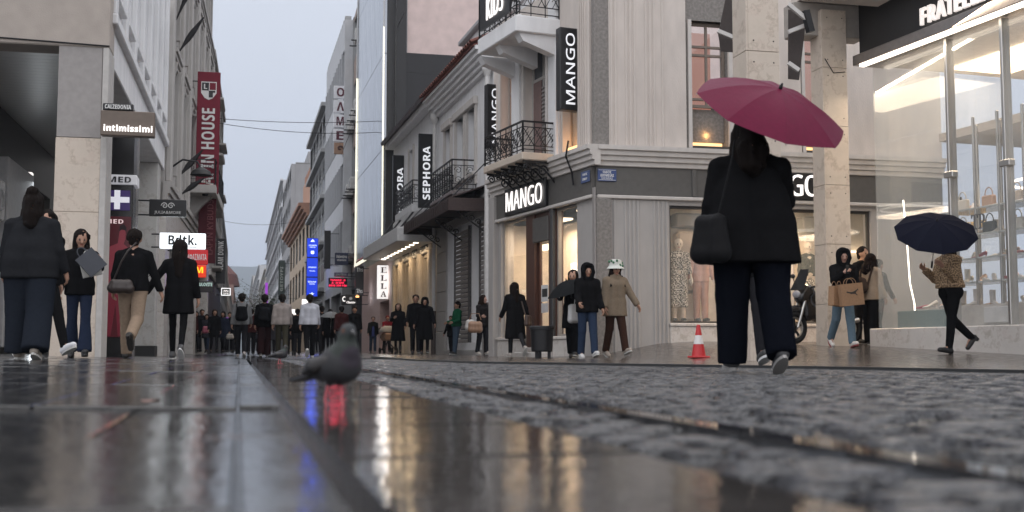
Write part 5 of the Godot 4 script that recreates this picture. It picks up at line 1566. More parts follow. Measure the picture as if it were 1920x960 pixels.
	text(fs, "Alfa", Vector3(0, 0.05, 0.015), 0.26, 0.1, M.glowwhite)
	text(fs, "COFFEE", Vector3(0, -0.09, 0.015), 0.28, 0.07, M.glowwhite)
	hang_sign("violet neon sign glowing low among the far crowd", 411, 595, 428, 608, 60.0, mt("violet", lin(0.2, 0.05, 0.3), 0.4, {"glow": 0.3, "gc": Color(0.8, 0.3, 1.0)}), [["NEON", 0.5, 0.5, 0.8, 0.5, mt("violet2", lin(0.8, 0.5, 0.9), 0.4, {"glow": 1.0, "gc": Color(0.95, 0.6, 1.0)})]], {"arm": 0.0, "called": "neon_sign"})

func put_lamp(called: String, label: String, p: Vector3) -> void:
	var t := thing(called, label, "lamp", p)
	put("bulb", mb().ball(Vector3.ZERO, Vector3(0.09, 0.09, 0.09), 10), mt("bulb", lin(1, 0.8, 0.6), 0.4, {"glow": 2.0, "gc": Color(1.0, 0.7, 0.4)}), t)
	put("housing", mb().lathe([Vector2(0.1, -0.2), Vector2(0.12, -0.06), Vector2(0.1, -0.05)], 10), M.iron, t)

func right_signs() -> void:
	var K := 1.25   # the signs hang on the right-hand fronts
	var blue := mt("bluelamp", lin(0.02, 0.06, 0.4), 0.4, {"glow": 0.55, "gc": Color(0.12, 0.26, 0.95)})
	var glow := mt("signtext", lin(0.85, 0.88, 0.95), 0.4, {"glow": 0.9, "gc": Color(0.85, 0.92, 1.0)})
	var t := hang_sign("three stacked blue lit box signs with white emblems in one frame", 575, 446, 596, 557, 66.0 * K, M.signblack, [], {"arm": 0.8, "called": "blue_light_sign", "th": 0.2})
	var w := 21.0 / FPX * 66.0 * K; var h := 111.0 / FPX * 66.0 * K
	for k in 3:
		var y1 := h / 2 - 0.03 - k * h / 3.0
		var y0 := y1 - h / 3.0 + 0.08
		var p := put("light_box", mb().cbox(-w / 2 + 0.02, w / 2 - 0.02, y0, y1, -0.1, 0.02, 0.01), blue, t)
		text(p, ["ATLANTIS", "ATLANTIS", "BERLINO"][k], Vector3(0, lerpf(y0, y1, [0.62, 0.5, 0.78][k]), 0.03), w * 0.7, 0.09, glow)
		text(p, ["CENTRE", "TOURS", "CENTRE"][k], Vector3(0, lerpf(y0, y1, [0.52, 0.3, 0.66][k]), 0.03), w * 0.5, 0.06, glow)
		if k == 0: put("emblem", mb().cbox(-0.11, 0.11, lerpf(y0, y1, 0.16), lerpf(y0, y1, 0.16) + 0.22, 0.02, 0.035, 0.03), glow, p)
		if k == 0: put("emblem", mb().prism(PackedVector2Array([Vector2(-0.16, y1 - 0.24), Vector2(0.16, y1 - 0.24), Vector2(0, y1 - 0.05)]), 0.02, 0.03), glow, p)
		if k == 2: put("emblem", mb().prism(PackedVector2Array([Vector2(-0.18, y0 + 0.22), Vector2(-0.06, y0 + 0.2), Vector2(0.0, y0 + 0.3), Vector2(0.06, y0 + 0.2), Vector2(0.18, y0 + 0.22), Vector2(0.04, y0 + 0.1), Vector2(-0.08, y0 + 0.1)]), 0.02, 0.03), glow, p)
	area(at(585, 500, 65.6 * K), Vector3(0, 0, 1), 0.5, 2.8, Color(0.2, 0.35, 1.0), 0.8, "blue_sign_light")
	# stacked letters of the tower sign
	var tw := thing("letter_sign", "tall stack of white squares with dark red letters on the tower", "sign", at(638, 220, 57.0 * K))
	var sz := 24.0 / FPX * 57.0 * K
	var maroon := paint(0.09, 0.008, 0.025, 0.5)
	for k in 4:
		var yy := at(638, 172 + k * 27.5, 57.0 * K).y - at(638, 220, 57.0 * K).y
		put("square", mb().cbox(-sz * 0.52, sz * 0.52, yy - sz * 0.5, yy + sz * 0.5, -0.15, 0, 0.02), paint(0.75, 0.76, 0.8), tw)
		text(tw, "ΟΛΜΕ"[k], Vector3(0, yy, 0.012), sz * 0.58, sz * 0.68, maroon)
	var y5 := at(638, 279, 57.0 * K).y - at(638, 220, 57.0 * K).y
	put("emblem_square", mb().cbox(-sz * 0.45, sz * 0.45, y5 - sz * 0.45, y5 + sz * 0.45, -0.15, 0, 0.02), paint(0.35, 0.22, 0.15), tw)
	put("emblem", mb().tube(scroll(Vector3(0, y5, 0.01), Vector3.RIGHT, sz * 0.22, 0.9), 0.06, 6), paint(0.1, 0.05, 0.04), tw)
	put("mast", mb().bar(Vector3(sz * 0.3, y5 - 0.5, -0.2), Vector3(sz * 0.3, sz * 2.4, -0.2), 0.08), M.iron, tw)
	put("bracket", mb().tube([Vector3(0, 0, -0.1), Vector3(1.0, 0, -0.1)], 0.04, 6), M.iron, tw)
	# red running-text display and its neighbours
	var redglow := mt("redled", lin(0.9, 0.1, 0.2), 0.4, {"glow": 1.3, "gc": Color(1.0, 0.12, 0.3)})
	hang_sign("black display with three lines of red glowing text", 616, 521, 651, 539, 54.0 * K, M.signblack, [["ΤΗΛΕΦΩΝΟ", 0.5, 0.24, 0.8, 0.2, redglow], ["ΑΝΑΓΚΗΣ", 0.5, 0.52, 0.66, 0.2, redglow], ["6933 399 166", 0.5, 0.8, 0.94, 0.2, redglow]], {"arm": 0.8, "called": "led_display_sign"})
	area(at(633, 530, 53.8 * K), Vector3(0, 0, 1), 0.8, 0.35, Color(1.0, 0.15, 0.3), 0.5, "led_sign_light")
	hang_sign("dark blue shop sign with white lettering above the red display", 628, 474, 653, 497, 52.0 * K, paint(0.02, 0.03, 0.08, 0.4), [["Valentino", 0.5, 0.3, 0.8, 0.25, M.whiteletter], ["ΥΠΟΔΗΜΑΤΑ", 0.5, 0.6, 0.7, 0.14, M.whiteletter]], {"arm": 0.8})
	hang_sign("narrow purple grey sign just above the red display", 627, 511, 652, 519, 53.0 * K, paint(0.12, 0.1, 0.2, 0.4), [["DIMITRIOU", 0.5, 0.5, 0.8, 0.5, M.whiteletter]], {"arm": 0.8})
	var b := hang_sign("two tall black signs in one frame with white cut off words", 666, 499, 682, 553, 47.5 * K, M.signblack, [["Ths", 0.52, 0.12, 0.75, 0.14, M.whiteletter, {"bold": false}], ["Ths", 0.52, 0.86, 0.75, 0.14, M.whiteletter, {"bold": false}]], {"arm": 0.4})
	hang_sign("round emblem black sign with white serif name by the dark doorway", 648, 552, 667, 572, 46.0 * K, M.signblack, [["Chatte", 0.52, 0.74, 0.85, 0.2, M.glowwhite, {"font": "Droid Serif"}]], {"arm": 0.6, "called": "round_emblem_sign"})
	put("emblem", mb().lathe([Vector2(0.0, 0.0), Vector2(0.075, 0.0), Vector2(0.075, -0.01)], 16), M.whiteletter, get_node("round_emblem_sign")).transform = Transform3D(Basis(Vector3.RIGHT, PI / 2), Vector3(0, 0.06, 0.012))
	hang_sign("black sign with half a white disc beside the emblem sign", 640, 553, 648, 572, 46.5 * K, M.signblack, [["C", 0.6, 0.4, 0.7, 0.5, M.glowwhite]], {"arm": 0.3})
	put_lamp("doorway_lamp", "small bright white lamp under the cut off words sign", at(670, 556, 46.8 * K))
	omni(at(670, 556, 46.8 * K), Color(0.9, 0.95, 1.0), 0.25, 0.05, "doorway_lamp_light")
	hang_sign("pale round disc sign with dark letters beside the blue signs", 602, 482, 617, 497, 60.0 * K, paint(0.5, 0.5, 0.5), [["Bio", 0.5, 0.5, 0.6, 0.35, M.signblack]], {"arm": 0.8, "called": "disc_sign"})
	var ds: Node3D = get_node("disc_sign")
	ds.get_node("panel").mesh = mb().lathe([Vector2(0.0, -0.06), Vector2(0.2, -0.06), Vector2(0.21, -0.05), Vector2(0.21, 0.0), Vector2(0.0, 0.0)], 20).mesh()
	ds.get_node("panel").rotation.x = PI / 2
	var gt := hang_sign("tall dark green banner with grey letters read upwards on the ochre house", 522, 488, 534, 558, 100.0 * K, paint(0.03, 0.045, 0.04, 0.6), [], {"arm": 0.8, "called": "banner_sign"})
	text(gt, "GETOYPI", Vector3(0, 0, 0.012), 2.6, 0.3, paint(0.35, 0.38, 0.36), {"turn": 90.0})
	hang_sign("white lit vertical sign behind the white hoodie", 566, 561, 578, 590, 62.0 * K, M.glowwhite, [], {"arm": 0.8, "called": "white_light_sign"})
	hang_sign("small white lit sign low beside the crowd", 546, 580, 556, 590, 70.0 * K, M.glowwhite, [], {"arm": 0.8, "called": "white_light_sign"})
	hang_sign("narrow violet lit post sign far down the street", 497, 530, 502, 575, 120.0 * K, mt("violet"), [], {"arm": 0.8, "called": "violet_sign"})
	hang_sign("tall plain black sign fixed over the tower shop", 608, 432, 620, 504, 58.0 * K, M.signblack, [], {"arm": 0.8})
	# overhead wires
	for e in [[[405, 222, 50.0], [742, 225, 54.0], 0.15, "thin upper wire across the street"], [[405, 230, 50.0], [735, 246, 54.0], 0.25, "thin lower wire across the street beneath the upper one"], [[400, 410, 90.0], [590, 408, 85.0], 0.5, "far wire slung across the street"], [[640, 290, 71.0], [760, 20, 50.0], -0.2, "cable running up past the metal screen"], [[420, 500, 110.0], [560, 560, 100.0], 0.8, "low far wire above the crowd"]]:
		var a := at(e[0][0], e[0][1], e[0][2])
		var c := at(e[1][0], e[1][1], e[1][2])
		var pts := []
		for i in 13:
			var q := i / 12.0
			pts.append(a.lerp(c, q) - UP * (e[2] * 4.0 * q * (1.0 - q)))
		var wr := put("overhead_wire", mb().tube(pts, 0.014, 5), M.iron)
		tag(wr, e[3], "wire", "wires over the street")

# ---- arcade and shoe shop on the right
func shoe(parent: Node, p: Vector3, yaw: float, m: Material, kind: int, s := 1.0) -> void:
	var b := mb()
	# a court shoe, flat or boot as a lofted little hull
	var rings := []
	var prof := [[-0.12, 0.03, 0.055], [-0.1, 0.04, 0.07], [-0.03, 0.035, 0.06], [0.04, 0.042, 0.04], [0.1, 0.042, 0.03], [0.14, 0.02, 0.018]]
	var heel: float = [0.0, 0.06, 0.02][kind]
	for e in prof:
		var lift: float = heel * clampf((0.06 - e[0]) / 0.16, 0.0, 1.0)
		var ring := []
		for k in 8:
			var a := TAU * k / 8.0
			ring.append(Vector3(cos(a) * e[1], maxf(0.0, e[2] * 0.5 + sin(a) * e[2] * 0.5) + lift, e[0]))
		rings.append(ring)
	for i in rings.size() - 1:
		for k in 8: b.quad(rings[i][k], rings[i][(k + 1) % 8], rings[i + 1][(k + 1) % 8], rings[i + 1][k])
	if kind == 1: b.bar(Vector3(0, 0, -0.1), Vector3(0, 0.07, -0.1), 0.02)
	if kind == 2: b.tube([Vector3(0, 0.06, -0.08), Vector3(0, 0.24, -0.085)], [0.045, 0.05], 8)
	b.box(-0.035, 0.035, -0.004, 0.006, -0.12, 0.1)
	var o := put("shoe", b, m, parent)
	o.transform = Transform3D(Basis(Vector3.UP, yaw).scaled(Vector3(s, s, s)), p)

func shoe_shop() -> void:
	var A := gp(1648, 20.5)
	var Bv := gp(1985, 16.6)
	var F := building("shoe_shop", "glass fronted shoe shop with lit shelves and a dark fascia over a light strip", "shop", A, Bv)
	var n: Node3D = F.n
	var L: float = F.L
	var gy := 0.22
	var y0 := 0.52
	var yt := loc(F, 1650, 120).y
	put("plinth", mb().cbox(-0.12, L + 0.5, -0.1, y0, -0.5, 0.1, 0.012), M.marblewhite, n)
	# glass wall with steel fins
	var f1 := loc(F, 1783, 300).x
	var f2 := loc(F, 1889, 300).x
	var cuts := [0.0, f1, f2, L + 0.4]
	for i in 3:
		put("pane", mb().box(cuts[i] + 0.012, cuts[i + 1] - 0.012, y0, yt, -0.02, -0.005), mt("shopglass", Color(0.92, 0.95, 0.95), 0.015, {"alpha": 0.08}), n)
		if i > 0:
			put("fin", mb().cbox(cuts[i] - 0.03, cuts[i] + 0.03, y0, yt, -0.1, 0.06, 0.008), M.steel, n)
			put("fin_clamp", mb().cbox(cuts[i] - 0.1, cuts[i] + 0.12, 2.9, 3.0, -0.04, 0.08, 0.01), M.steel, n)
	put("edge_pane", mb().box(0.0, 0.012, y0, yt, -3.0, -0.03), mt("shopglass"), n)
	# fascia: dark sign field, grey steel beam and a strip of light beneath
	put("fascia", mb().box(0.0, L + 0.6, yt + 0.2, yt + 2.4, -0.3, 0.25), paint(0.012, 0.011, 0.011, 0.35), n)
	put("fascia_beam", mb().cbox(-0.12, L + 0.6, yt + 0.02, yt + 0.2, -0.4, 0.32, 0.01), mt("beamsteel", lin(0.33, 0.3, 0.28), 0.3, {"metal": 0.7, "tex": T.mottle}), n)
	put("light_strip", mb().box(0.05, L + 0.6, yt - 0.03, yt + 0.018, 0.2, 0.3), mt("striplamp", lin(1, 0.97, 0.92), 0.4, {"glow": 2.4, "gc": Color(1.0, 0.95, 0.88)}), n)
	area(F.x * Vector3(L / 2, yt - 0.06, 0.25), Vector3(0, -1, 0.2), L, 0.1, Color(1.0, 0.91, 0.8), 4.0, "strip_lamp_light")
	var sg := thing("shop_sign", "white raised glowing capitals on the dark fascia of the shoe shop", "sign")
	sg.transform = F.x
	var u0 := loc(F, 1727, 50, 0.3); var u1 := loc(F, 1846, 10, 0.3)
	text(sg, "FRATELLI", Vector3((u0.x + u1.x) / 2, yt + 0.4, 0.3), u1.x - u0.x, 0.28, mt("signlamp", lin(0.9, 0.88, 0.86), 0.5, {"glow": 0.5, "gc": Color(1.0, 0.95, 0.92)}), {"deep": 0.05})
	# interior
	var wl := paint(0.6, 0.55, 0.5)
	put("shop_floor", mb().box(-0.1, L + 9.0, 0.3, y0 - 0.01, -5.0, -0.51), paint(0.4, 0.37, 0.34, 0.2), n)
	put("shop_ceiling", mb().box(0.0, L + 9.0, yt + 0.02, yt + 0.3, -5.0, -0.41), paint(0.75, 0.72, 0.68), n)
	put("back_wall", mb().box(-0.1, L + 9.0, y0, yt, -5.2, -5.0), wl, n)
	put("soffit", mb().box(-0.0, L + 9.0, 3.9, 4.05, -5.0, -1.4), wl, n)
	for k in 60: put("wall_rib", mb().cbox(0.3 + k * 0.16, 0.37 + k * 0.16, 2.2, 3.88, -4.99, -4.93, 0.01), paint(0.62, 0.56, 0.5), n)
	put("marble_panel", mb().cbox(f2 + 0.12, L + 0.6, 2.6, yt - 0.02, -0.75, -0.65, 0.01), mt("paleveined", lin(0.66, 0.6, 0.53), 0.3, {"tex": T.marble, "scale": 0.3}), n)
	put("side_wall", mb().box(L + 8.8, L + 9.0, y0, yt, -5.0, -0.4), M.marblewhite, n)
	area(F.x * Vector3(1.6, yt - 0.05, -2.0), Vector3.DOWN, 3.0, 1.4, Color(1.0, 0.9, 0.78), 7.0, "shop_lamp_light")
	put("ceiling_lamp", mb().box(0.4, 3.2, yt - 0.03, yt + 0.01, -2.6, -1.4), mt("shoplamp"), n)
	area(F.x * Vector3(1.8, 2.85, -2.4), Vector3.DOWN, 2.4, 0.8, Color(1.0, 0.9, 0.78), 5.0, "shop_lamp_light")
	# ring lamps
	for r in [1.0, 0.62]:
		var pts := []
		for i in 33: pts.append(Vector3(2.1 + cos(TAU * i / 32.0) * r, 2.95, -2.4 + sin(TAU * i / 32.0) * r))
		put("ring_lamp", mb().tube(pts, 0.022, 6, false), mt("striplamp"), n)
	for e in [[2.1, -1.4], [2.1, -3.4]]: put("lamp_cord", mb().tube([Vector3(e[0], 2.95, e[1]), Vector3(e[0], 3.9, e[1])], 0.006, 4), M.steel, n)
	var lm := put("led_line_lamp", mb().tube([Vector3(0.38, 2.75, -0.3), Vector3(0.42, 2.1, -0.32), Vector3(0.5, 1.3, -0.3), Vector3(0.58, 0.95, -0.32), Vector3(0.62, 0.54, -0.3)], 0.014, 6), mt("striplamp"), n)
	# shelves with posts, and rows of shoes and bags
	var cols := [mt("sh0", lin(0.7, 0.66, 0.6), 0.4), mt("sh1", lin(0.03, 0.03, 0.03), 0.3), mt("sh2", lin(0.55, 0.36, 0.26), 0.4), mt("sh3", lin(0.75, 0.72, 0.7), 0.35), mt("sh4", lin(0.35, 0.04, 0.07), 0.35), mt("sh5", lin(0.6, 0.5, 0.42), 0.4), mt("sh6", lin(0.1, 0.28, 0.3), 0.5)]
	var r := RandomNumberGenerator.new()
	r.seed = 12
	var base := put("display_base", mb().cbox(0.2, 1.55, y0, y0 + 0.3, -0.9, -0.25, 0.01), mt("teal", lin(0.13, 0.19, 0.18), 0.25), n)
	put("display_base", mb().cbox(1.65, L + 0.4, y0, y0 + 0.34, -0.9, -0.25, 0.01), paint(0.6, 0.55, 0.5), n)
	put("light_drawer", mb().cbox(2.4, 3.1, y0 + 0.05, y0 + 0.3, -0.26, -0.2, 0.01), paint(0.72, 0.7, 0.68), n)
	for k in 5:
		var y: float = [y0 + 0.34, 1.24, 1.62, 2.0, 2.42][k]
		var sf: Node3D
		if k == 0:
			sf = Node3D.new()
			sf.name = "shelf"
			n.add_child(sf, true)
		else: sf = put("shelf", mb().cbox(1.35 if k > 0 else 0.2, L + 0.4, y - 0.03, y, -0.85, -0.3, 0.005), mt("shelfglass", lin(0.6, 0.62, 0.6), 0.1, {"metal": 0.3}), n)
		var x := 0.3 if k == 0 else 1.42
		while x < L + 0.3:
			shoe(sf, Vector3(x, y + 0.002, -0.5 - r.randf() * 0.2), r.randf_range(-1.2, 1.2), cols[[0, 3, 5, 2, 0, 1, 4, 3][r.randi() % 8]], [0, 1, 0, 2, 1][r.randi() % 5], r.randf_range(0.95, 1.15))
			x += r.randf_range(0.16, 0.27)
	# farther wall shelf rows on the left part, over dark panels
	for k in 4:
		var y: float = [1.0, 1.45, 1.9, 2.35][k]
		var sf := put("wall_shelf", mb().cbox(0.15, 1.5, y - 0.03, y, -3.4, -3.0, 0.005), paint(0.1, 0.1, 0.1, 0.3), n)
		for q in 6: shoe(sf, Vector3(0.3 + q * 0.22, y + 0.002, -3.2), r.randf_range(0.8, 2.2), cols[[1, 1, 0, 5, 1, 2][r.randi() % 6]], r.randi() % 3)
	put("dark_panel", mb().box(0.12, 1.55, y0, 2.3, -3.5, -3.42), paint(0.06, 0.06, 0.062, 0.3), n)
	for e in [1.62, 2.16, 2.7, 3.24]:
		put("shelf_post", mb().cbox(e - 0.02, e + 0.02, y0 + 0.3, 3.88, -0.34, -0.3, 0.005), M.steel, n)
		put("shelf_post", mb().cbox(e - 0.02, e + 0.02, y0 + 0.3, 3.88, -0.86, -0.82, 0.005), M.steel, n)
	text(n, "TP", Vector3(2.25, 2.18, -0.28), 0.3, 0.24, paint(0.05, 0.04, 0.04), {"font": "Droid Serif", "bold": false})
	text(n, "FRATELLI PETRIDI", Vector3(0.95, 2.28, -1.2), 0.85, 0.12, mt("brass", lin(0.6, 0.42, 0.18), 0.3, {"metal": 0.7}), {"deep": 0.02})
	for k in 6:
		var bg := put("handbag", mb().cbox(-0.13, 0.13, 0, 0.19, -0.05, 0.05, 0.02), cols[[0, 2, 5, 3, 1, 0][k]], n)
		bg.position = Vector3(1.5 + (k % 3) * 0.62, [2.44, 2.02][k / 3], -0.62)
		var hp := []
		for i in 9: hp.append(Vector3(cos(PI * i / 8.0) * 0.09, 0.19 + sin(PI * i / 8.0) * 0.13, 0))
		put("bag_handle", mb().tube(hp, 0.01, 5), cols[[0, 2, 5, 3, 1, 0][k]], bg)

func arcade_right() -> void:
	# two marble pillars, ceiling, beams, spot lamp and folded awnings of the building over the right pavement
	var F := building("pillared_building", "upper part of a building carried on two marble clad pillars", "building", gp(1390, 15.2), gp(1800, 15.2))
	var n: Node3D = F.n
	n.transform = Transform3D()
	var cm: Material = M.marblecream
	var gm := cm
	for e in [[1412.0, 1478.0, 1381.0, 15.2], [1556.0, 1606.0, 1533.0, 20.4]]:
		var a := gp(e[0], e[3]); var b := gp(e[1], e[3])
		var w := b.x - a.x
		var y := -0.1
		var side: float = clampf((e[0] - e[2]) / FPX * e[3] * 2.0, 0.4, 0.9)
		var k := 0
		while y < 5.6:
			var y1 := y + 1.05
			put("marble_slab", mb().cbox(a.x, a.x + w, y, y1 - 0.006, a.z - 0.03, a.z, 0.004), cm, n)
			put("marble_slab", mb().cbox(a.x - 0.03, a.x - 0.001, y, y1 - 0.006, a.z - side, a.z, 0.004), gm, n)
			for q in 4:
				put("fixing", mb().ball(Vector3(a.x + (0.08 if q % 2 else w - 0.08), y + (0.14 if q < 2 else 0.9), a.z), Vector3(0.012, 0.012, 0.006), 6), M.iron, n)
			y = y1
			k += 1
		put("pillar_core", mb().box(a.x, a.x + w, -0.1, 5.5, a.z - side, a.z - 0.031), paint(0.3, 0.28, 0.26), n)
		put("cable", mb().tube([Vector3(a.x + 0.02, 5.3, a.z + 0.01), Vector3(a.x + w * 0.4, 5.05, a.z + 0.012), Vector3(a.x + w * 0.9, 5.08, a.z + 0.01)], 0.008, 5), M.iron, n)
	# ceiling slab, beam and hidden upper floor
	var p2 := gp(1545, 20.4)
	var yb := at(1560, 62, 20.4).y
	var c0 := at(1500, 3, 13.5)
	put("ceiling_slab", mb().cbox(c0.x, c0.x + 1.0, c0.y, c0.y + 0.25, c0.z, c0.z + 5.0, 0.02), paint(0.62, 0.56, 0.5), n)
	put("ceiling_lamp", mb().lathe([Vector2(0.0, c0.y - 0.16), Vector2(0.055, c0.y - 0.16), Vector2(0.06, c0.y)], 12, Vector3(at(1644, 10, 12.9).x, 0, at(1644, 10, 12.9).z)), paint(0.6, 0.58, 0.55), n)
	put("dark_soffit", mb().box(p2.x - 0.3, p2.x + 1.0, yb + 0.72, yb + 0.9, p2.z - 0.4, p2.z + 3.2), paint(0.62, 0.56, 0.5), n)
	put("beam", mb().cbox(p2.x - 0.4, p2.x + 1.0, yb + 0.1, yb + 0.7, p2.z - 0.5, p2.z - 0.1, 0.015), paint(0.36, 0.33, 0.3), n)
	# folded awning: brown cloth wings on white arms
	var t := thing("folded_awning", "brown awning with white folding arms half drawn beside the pillar", "awning")
	var cl := mt("awning", lin(0.06, 0.048, 0.045), 0.8, {"tex": T.mottle, "bump": T.weave, "relief": 0.2, "scale": 2.0})
	var z := 18.6
	var quads := [[[1398, -40], [1362, -10], [1348, 58], [1400, 70]], [[1346, 60], [1400, 72], [1400, 100], [1352, 96]], [[1478, 18], [1512, 26], [1498, 150], [1478, 148]]]
	for q in quads:
		var pts := []
		for e in q: pts.append(at(e[0], e[1], z))
		var c: Vector3 = (pts[0] + pts[2]) / 2
		var nn: Vector3 = (pts[2] - pts[0]).cross(pts[3] - pts[1]).normalized() * 0.02
		put("cloth", mb().hexa([pts[0] - nn, pts[1] - nn, pts[2] - nn, pts[3] - nn, pts[0] + nn, pts[1] + nn, pts[2] + nn, pts[3] + nn]), cl, t)
	for e in [[1346, 58, 1384, 74, 18.4], [1478, 60, 1514, 46, 18.4], [1478, 118, 1498, 132, 18.4], [1478, 8, 1512, 36, 18.3]]:
		put("arm", mb().bar(at(e[0], e[1], e[4]), at(e[2], e[3], e[4]), 0.06), paint(0.62, 0.6, 0.58), t)
	put("hinge", mb().bar(at(1510, 20, 18.3), at(1520, 60, 18.3), 0.1), M.iron, t)

# ---- figures: tapered capsules joined with a smooth minimum, meshed as surface nets
class SDF:
	var bones := []      # [a, ra, b, rb, flat]: flat 1 cuts the end at b square, 2 at a
	var planes := []     # [normal, distance]: keeps dot(n, p) < d
	var paint := []      # [centre, radius, colour]
	var base := Color.WHITE
	var wr := 0.0
	var wf := 6.0
	var wy := 6.0
	func add(a: Vector3, ra: float, b: Vector3, rb: float, flat := 0) -> SDF:
		bones.append([a, ra, b, rb, flat])
		return self
	func dot(a: Vector3, r: float) -> SDF: return add(a, r, a + Vector3(0, 0.0001, 0), r)

var warp := FastNoiseLite.new()

func net(s: SDF, cell: float, k: float) -> ArrayMesh:
	var lo := Vector3.ONE * 1e9
	var hi := -lo
	for b in s.bones:
		var a0: Vector3 = b[0]; var b0: Vector3 = b[2]
		var r0 := Vector3.ONE * float(b[1]); var r1 := Vector3.ONE * float(b[3])
		lo = lo.min(a0 - r0).min(b0 - r1)
		hi = hi.max(a0 + r0).max(b0 + r1)
	var pad := cell * 2.0 + k * 0.3
	lo -= Vector3.ONE * pad; hi += Vector3.ONE * pad
	var nx := int(ceil((hi.x - lo.x) / cell)) + 1
	var ny := int(ceil((hi.y - lo.y) / cell)) + 1
	var nz := int(ceil((hi.z - lo.z) / cell)) + 1
	var f := PackedFloat32Array()
	f.resize(nx * ny * nz)
	f.fill(1.0)
	var sx := 1; var sy := nx; var sz := nx * ny
	for b in s.bones:
		var a: Vector3 = b[0]; var ra: float = b[1]; var c: Vector3 = b[2]; var rb: float = b[3]; var fl: int = b[4]
		var m := maxf(ra, rb) + k + cell * 1.5
		var l0 := ((a.min(c) - Vector3.ONE * m - lo) / cell).floor().max(Vector3.ZERO)
		var h0 := ((a.max(c) + Vector3.ONE * m - lo) / cell).ceil()
		var x1 := mini(int(h0.x), nx - 1); var y1 := mini(int(h0.y), ny - 1); var z1 := mini(int(h0.z), nz - 1)
		var ba := c - a
		var bb := maxf(ba.length_squared(), 1e-9)
		var dn := ba.normalized()
		var dr := rb - ra
		for iz in range(int(l0.z), z1 + 1):
			for iy in range(int(l0.y), y1 + 1):
				var row := iz * sz + iy * sy
				for ix in range(int(l0.x), x1 + 1):
					var pa := lo + Vector3(ix, iy, iz) * cell - a
					var h := clampf(pa.dot(ba) / bb, 0.0, 1.0)
					var d := (pa - ba * h).length() - (ra + dr * h)
					if fl & 1: d = maxf(d, dn.dot(pa) - sqrt(bb))
					if fl & 2: d = maxf(d, -dn.dot(pa))
					var o := f[row + ix]
					var e := o - d
					if e >= k: f[row + ix] = d
					elif e > -k:
						var t := 0.5 + 0.5 * e / k
						f[row + ix] = o + (d - o) * t - k * t * (1.0 - t) * 0.5
	var has_planes := not s.planes.is_empty()
	if has_planes or s.wr > 0.0:
		for iz in nz:
			for iy in ny:
				for ix in nx:
					var i := iz * sz + iy * sy + ix
					if f[i] > 0.3: continue
					var p := lo + Vector3(ix, iy, iz) * cell
					if s.wr > 0.0 and absf(f[i]) < 0.08: f[i] += s.wr * warp.get_noise_3d(p.x * s.wf * 100.0, p.y * s.wy * 60.0, p.z * s.wf * 100.0)
					for q in s.planes: f[i] = maxf(f[i], q[0].dot(p) - q[1])
	# surface nets
	var idx := PackedInt32Array()
	idx.resize(nx * ny * nz)
	idx.fill(-1)
	var V := PackedVector3Array()
	var lim := cell * 1.9
	var offs := [0, sx, sy, sx + sy, sz, sz + sx, sz + sy, sz + sx + sy]
	var corners := [Vector3(0, 0, 0), Vector3(1, 0, 0), Vector3(0, 1, 0), Vector3(1, 1, 0), Vector3(0, 0, 1), Vector3(1, 0, 1), Vector3(0, 1, 1), Vector3(1, 1, 1)]
	var edges := [[0, 1], [2, 3], [4, 5], [6, 7], [0, 2], [1, 3], [4, 6], [5, 7], [0, 4], [1, 5], [2, 6], [3, 7]]
	var tris := PackedInt32Array()
	for iz in nz - 1:
		for iy in ny - 1:
			for ix in nx - 1:
				var i := iz * sz + iy * sy + ix
				var v0 := f[i]
				if v0 > lim or v0 < -lim: continue
				var mask := 0
				for q in 8:
					if f[i + offs[q]] < 0.0: mask |= 1 << q
				if mask == 0 or mask == 255: continue
				var sum := Vector3.ZERO
				var cnt := 0
				for e in edges:
					var A: float = f[i + offs[e[0]]]; var B: float = f[i + offs[e[1]]]
					if (A < 0.0) != (B < 0.0):
						var t := A / (A - B)
						sum += corners[e[0]].lerp(corners[e[1]], t)
						cnt += 1
				idx[i] = V.size()
				V.append(lo + (Vector3(ix, iy, iz) + sum / cnt) * cell)
				# quads round the three edges that leave this cell's first corner
				if (v0 < 0.0) != (f[i + sx] < 0.0) and iy > 0 and iz > 0: _q(tris, idx, i, i - sy, i - sy - sz, i - sz, v0 < 0.0)
				if (v0 < 0.0) != (f[i + sy] < 0.0) and ix > 0 and iz > 0: _q(tris, idx, i, i - sz, i - sx - sz, i - sx, v0 < 0.0)
				if (v0 < 0.0) != (f[i + sz] < 0.0) and ix > 0 and iy > 0: _q(tris, idx, i, i - sx, i - sx - sy, i - sy, v0 < 0.0)
	var N := PackedVector3Array()
	N.resize(V.size())
	for t in range(0, tris.size(), 3):
		var nn := (V[tris[t + 2]] - V[tris[t]]).cross(V[tris[t + 1]] - V[tris[t]])
		for q in 3: N[tris[t + q]] += nn
	for i in N.size(): N[i] = N[i].normalized()
	var am := ArrayMesh.new()
	if V.is_empty(): return am
	var arr := []
	arr.resize(Mesh.ARRAY_MAX)
	arr[Mesh.ARRAY_VERTEX] = V
	arr[Mesh.ARRAY_NORMAL] = N
	arr[Mesh.ARRAY_INDEX] = tris
	if not s.paint.is_empty():
		var C := PackedColorArray()
		for p in V:
			var c := s.base
			for q in s.paint:
				if p.distance_to(q[0]) < q[1]: c = q[2]
			C.append(c)
		arr[Mesh.ARRAY_COLOR] = C
	am.add_surface_from_arrays(Mesh.PRIMITIVE_TRIANGLES, arr)
	return am

func _q(tris: PackedInt32Array, idx: PackedInt32Array, a: int, b: int, c: int, d: int, inside: bool) -> void:
	var A := idx[a]; var B := idx[b]; var C := idx[c]; var D := idx[d]
	if A < 0 or B < 0 or C < 0 or D < 0: return
	if inside: tris.append_array([A, C, B, A, D, C])
	else: tris.append_array([A, B, C, A, C, D])

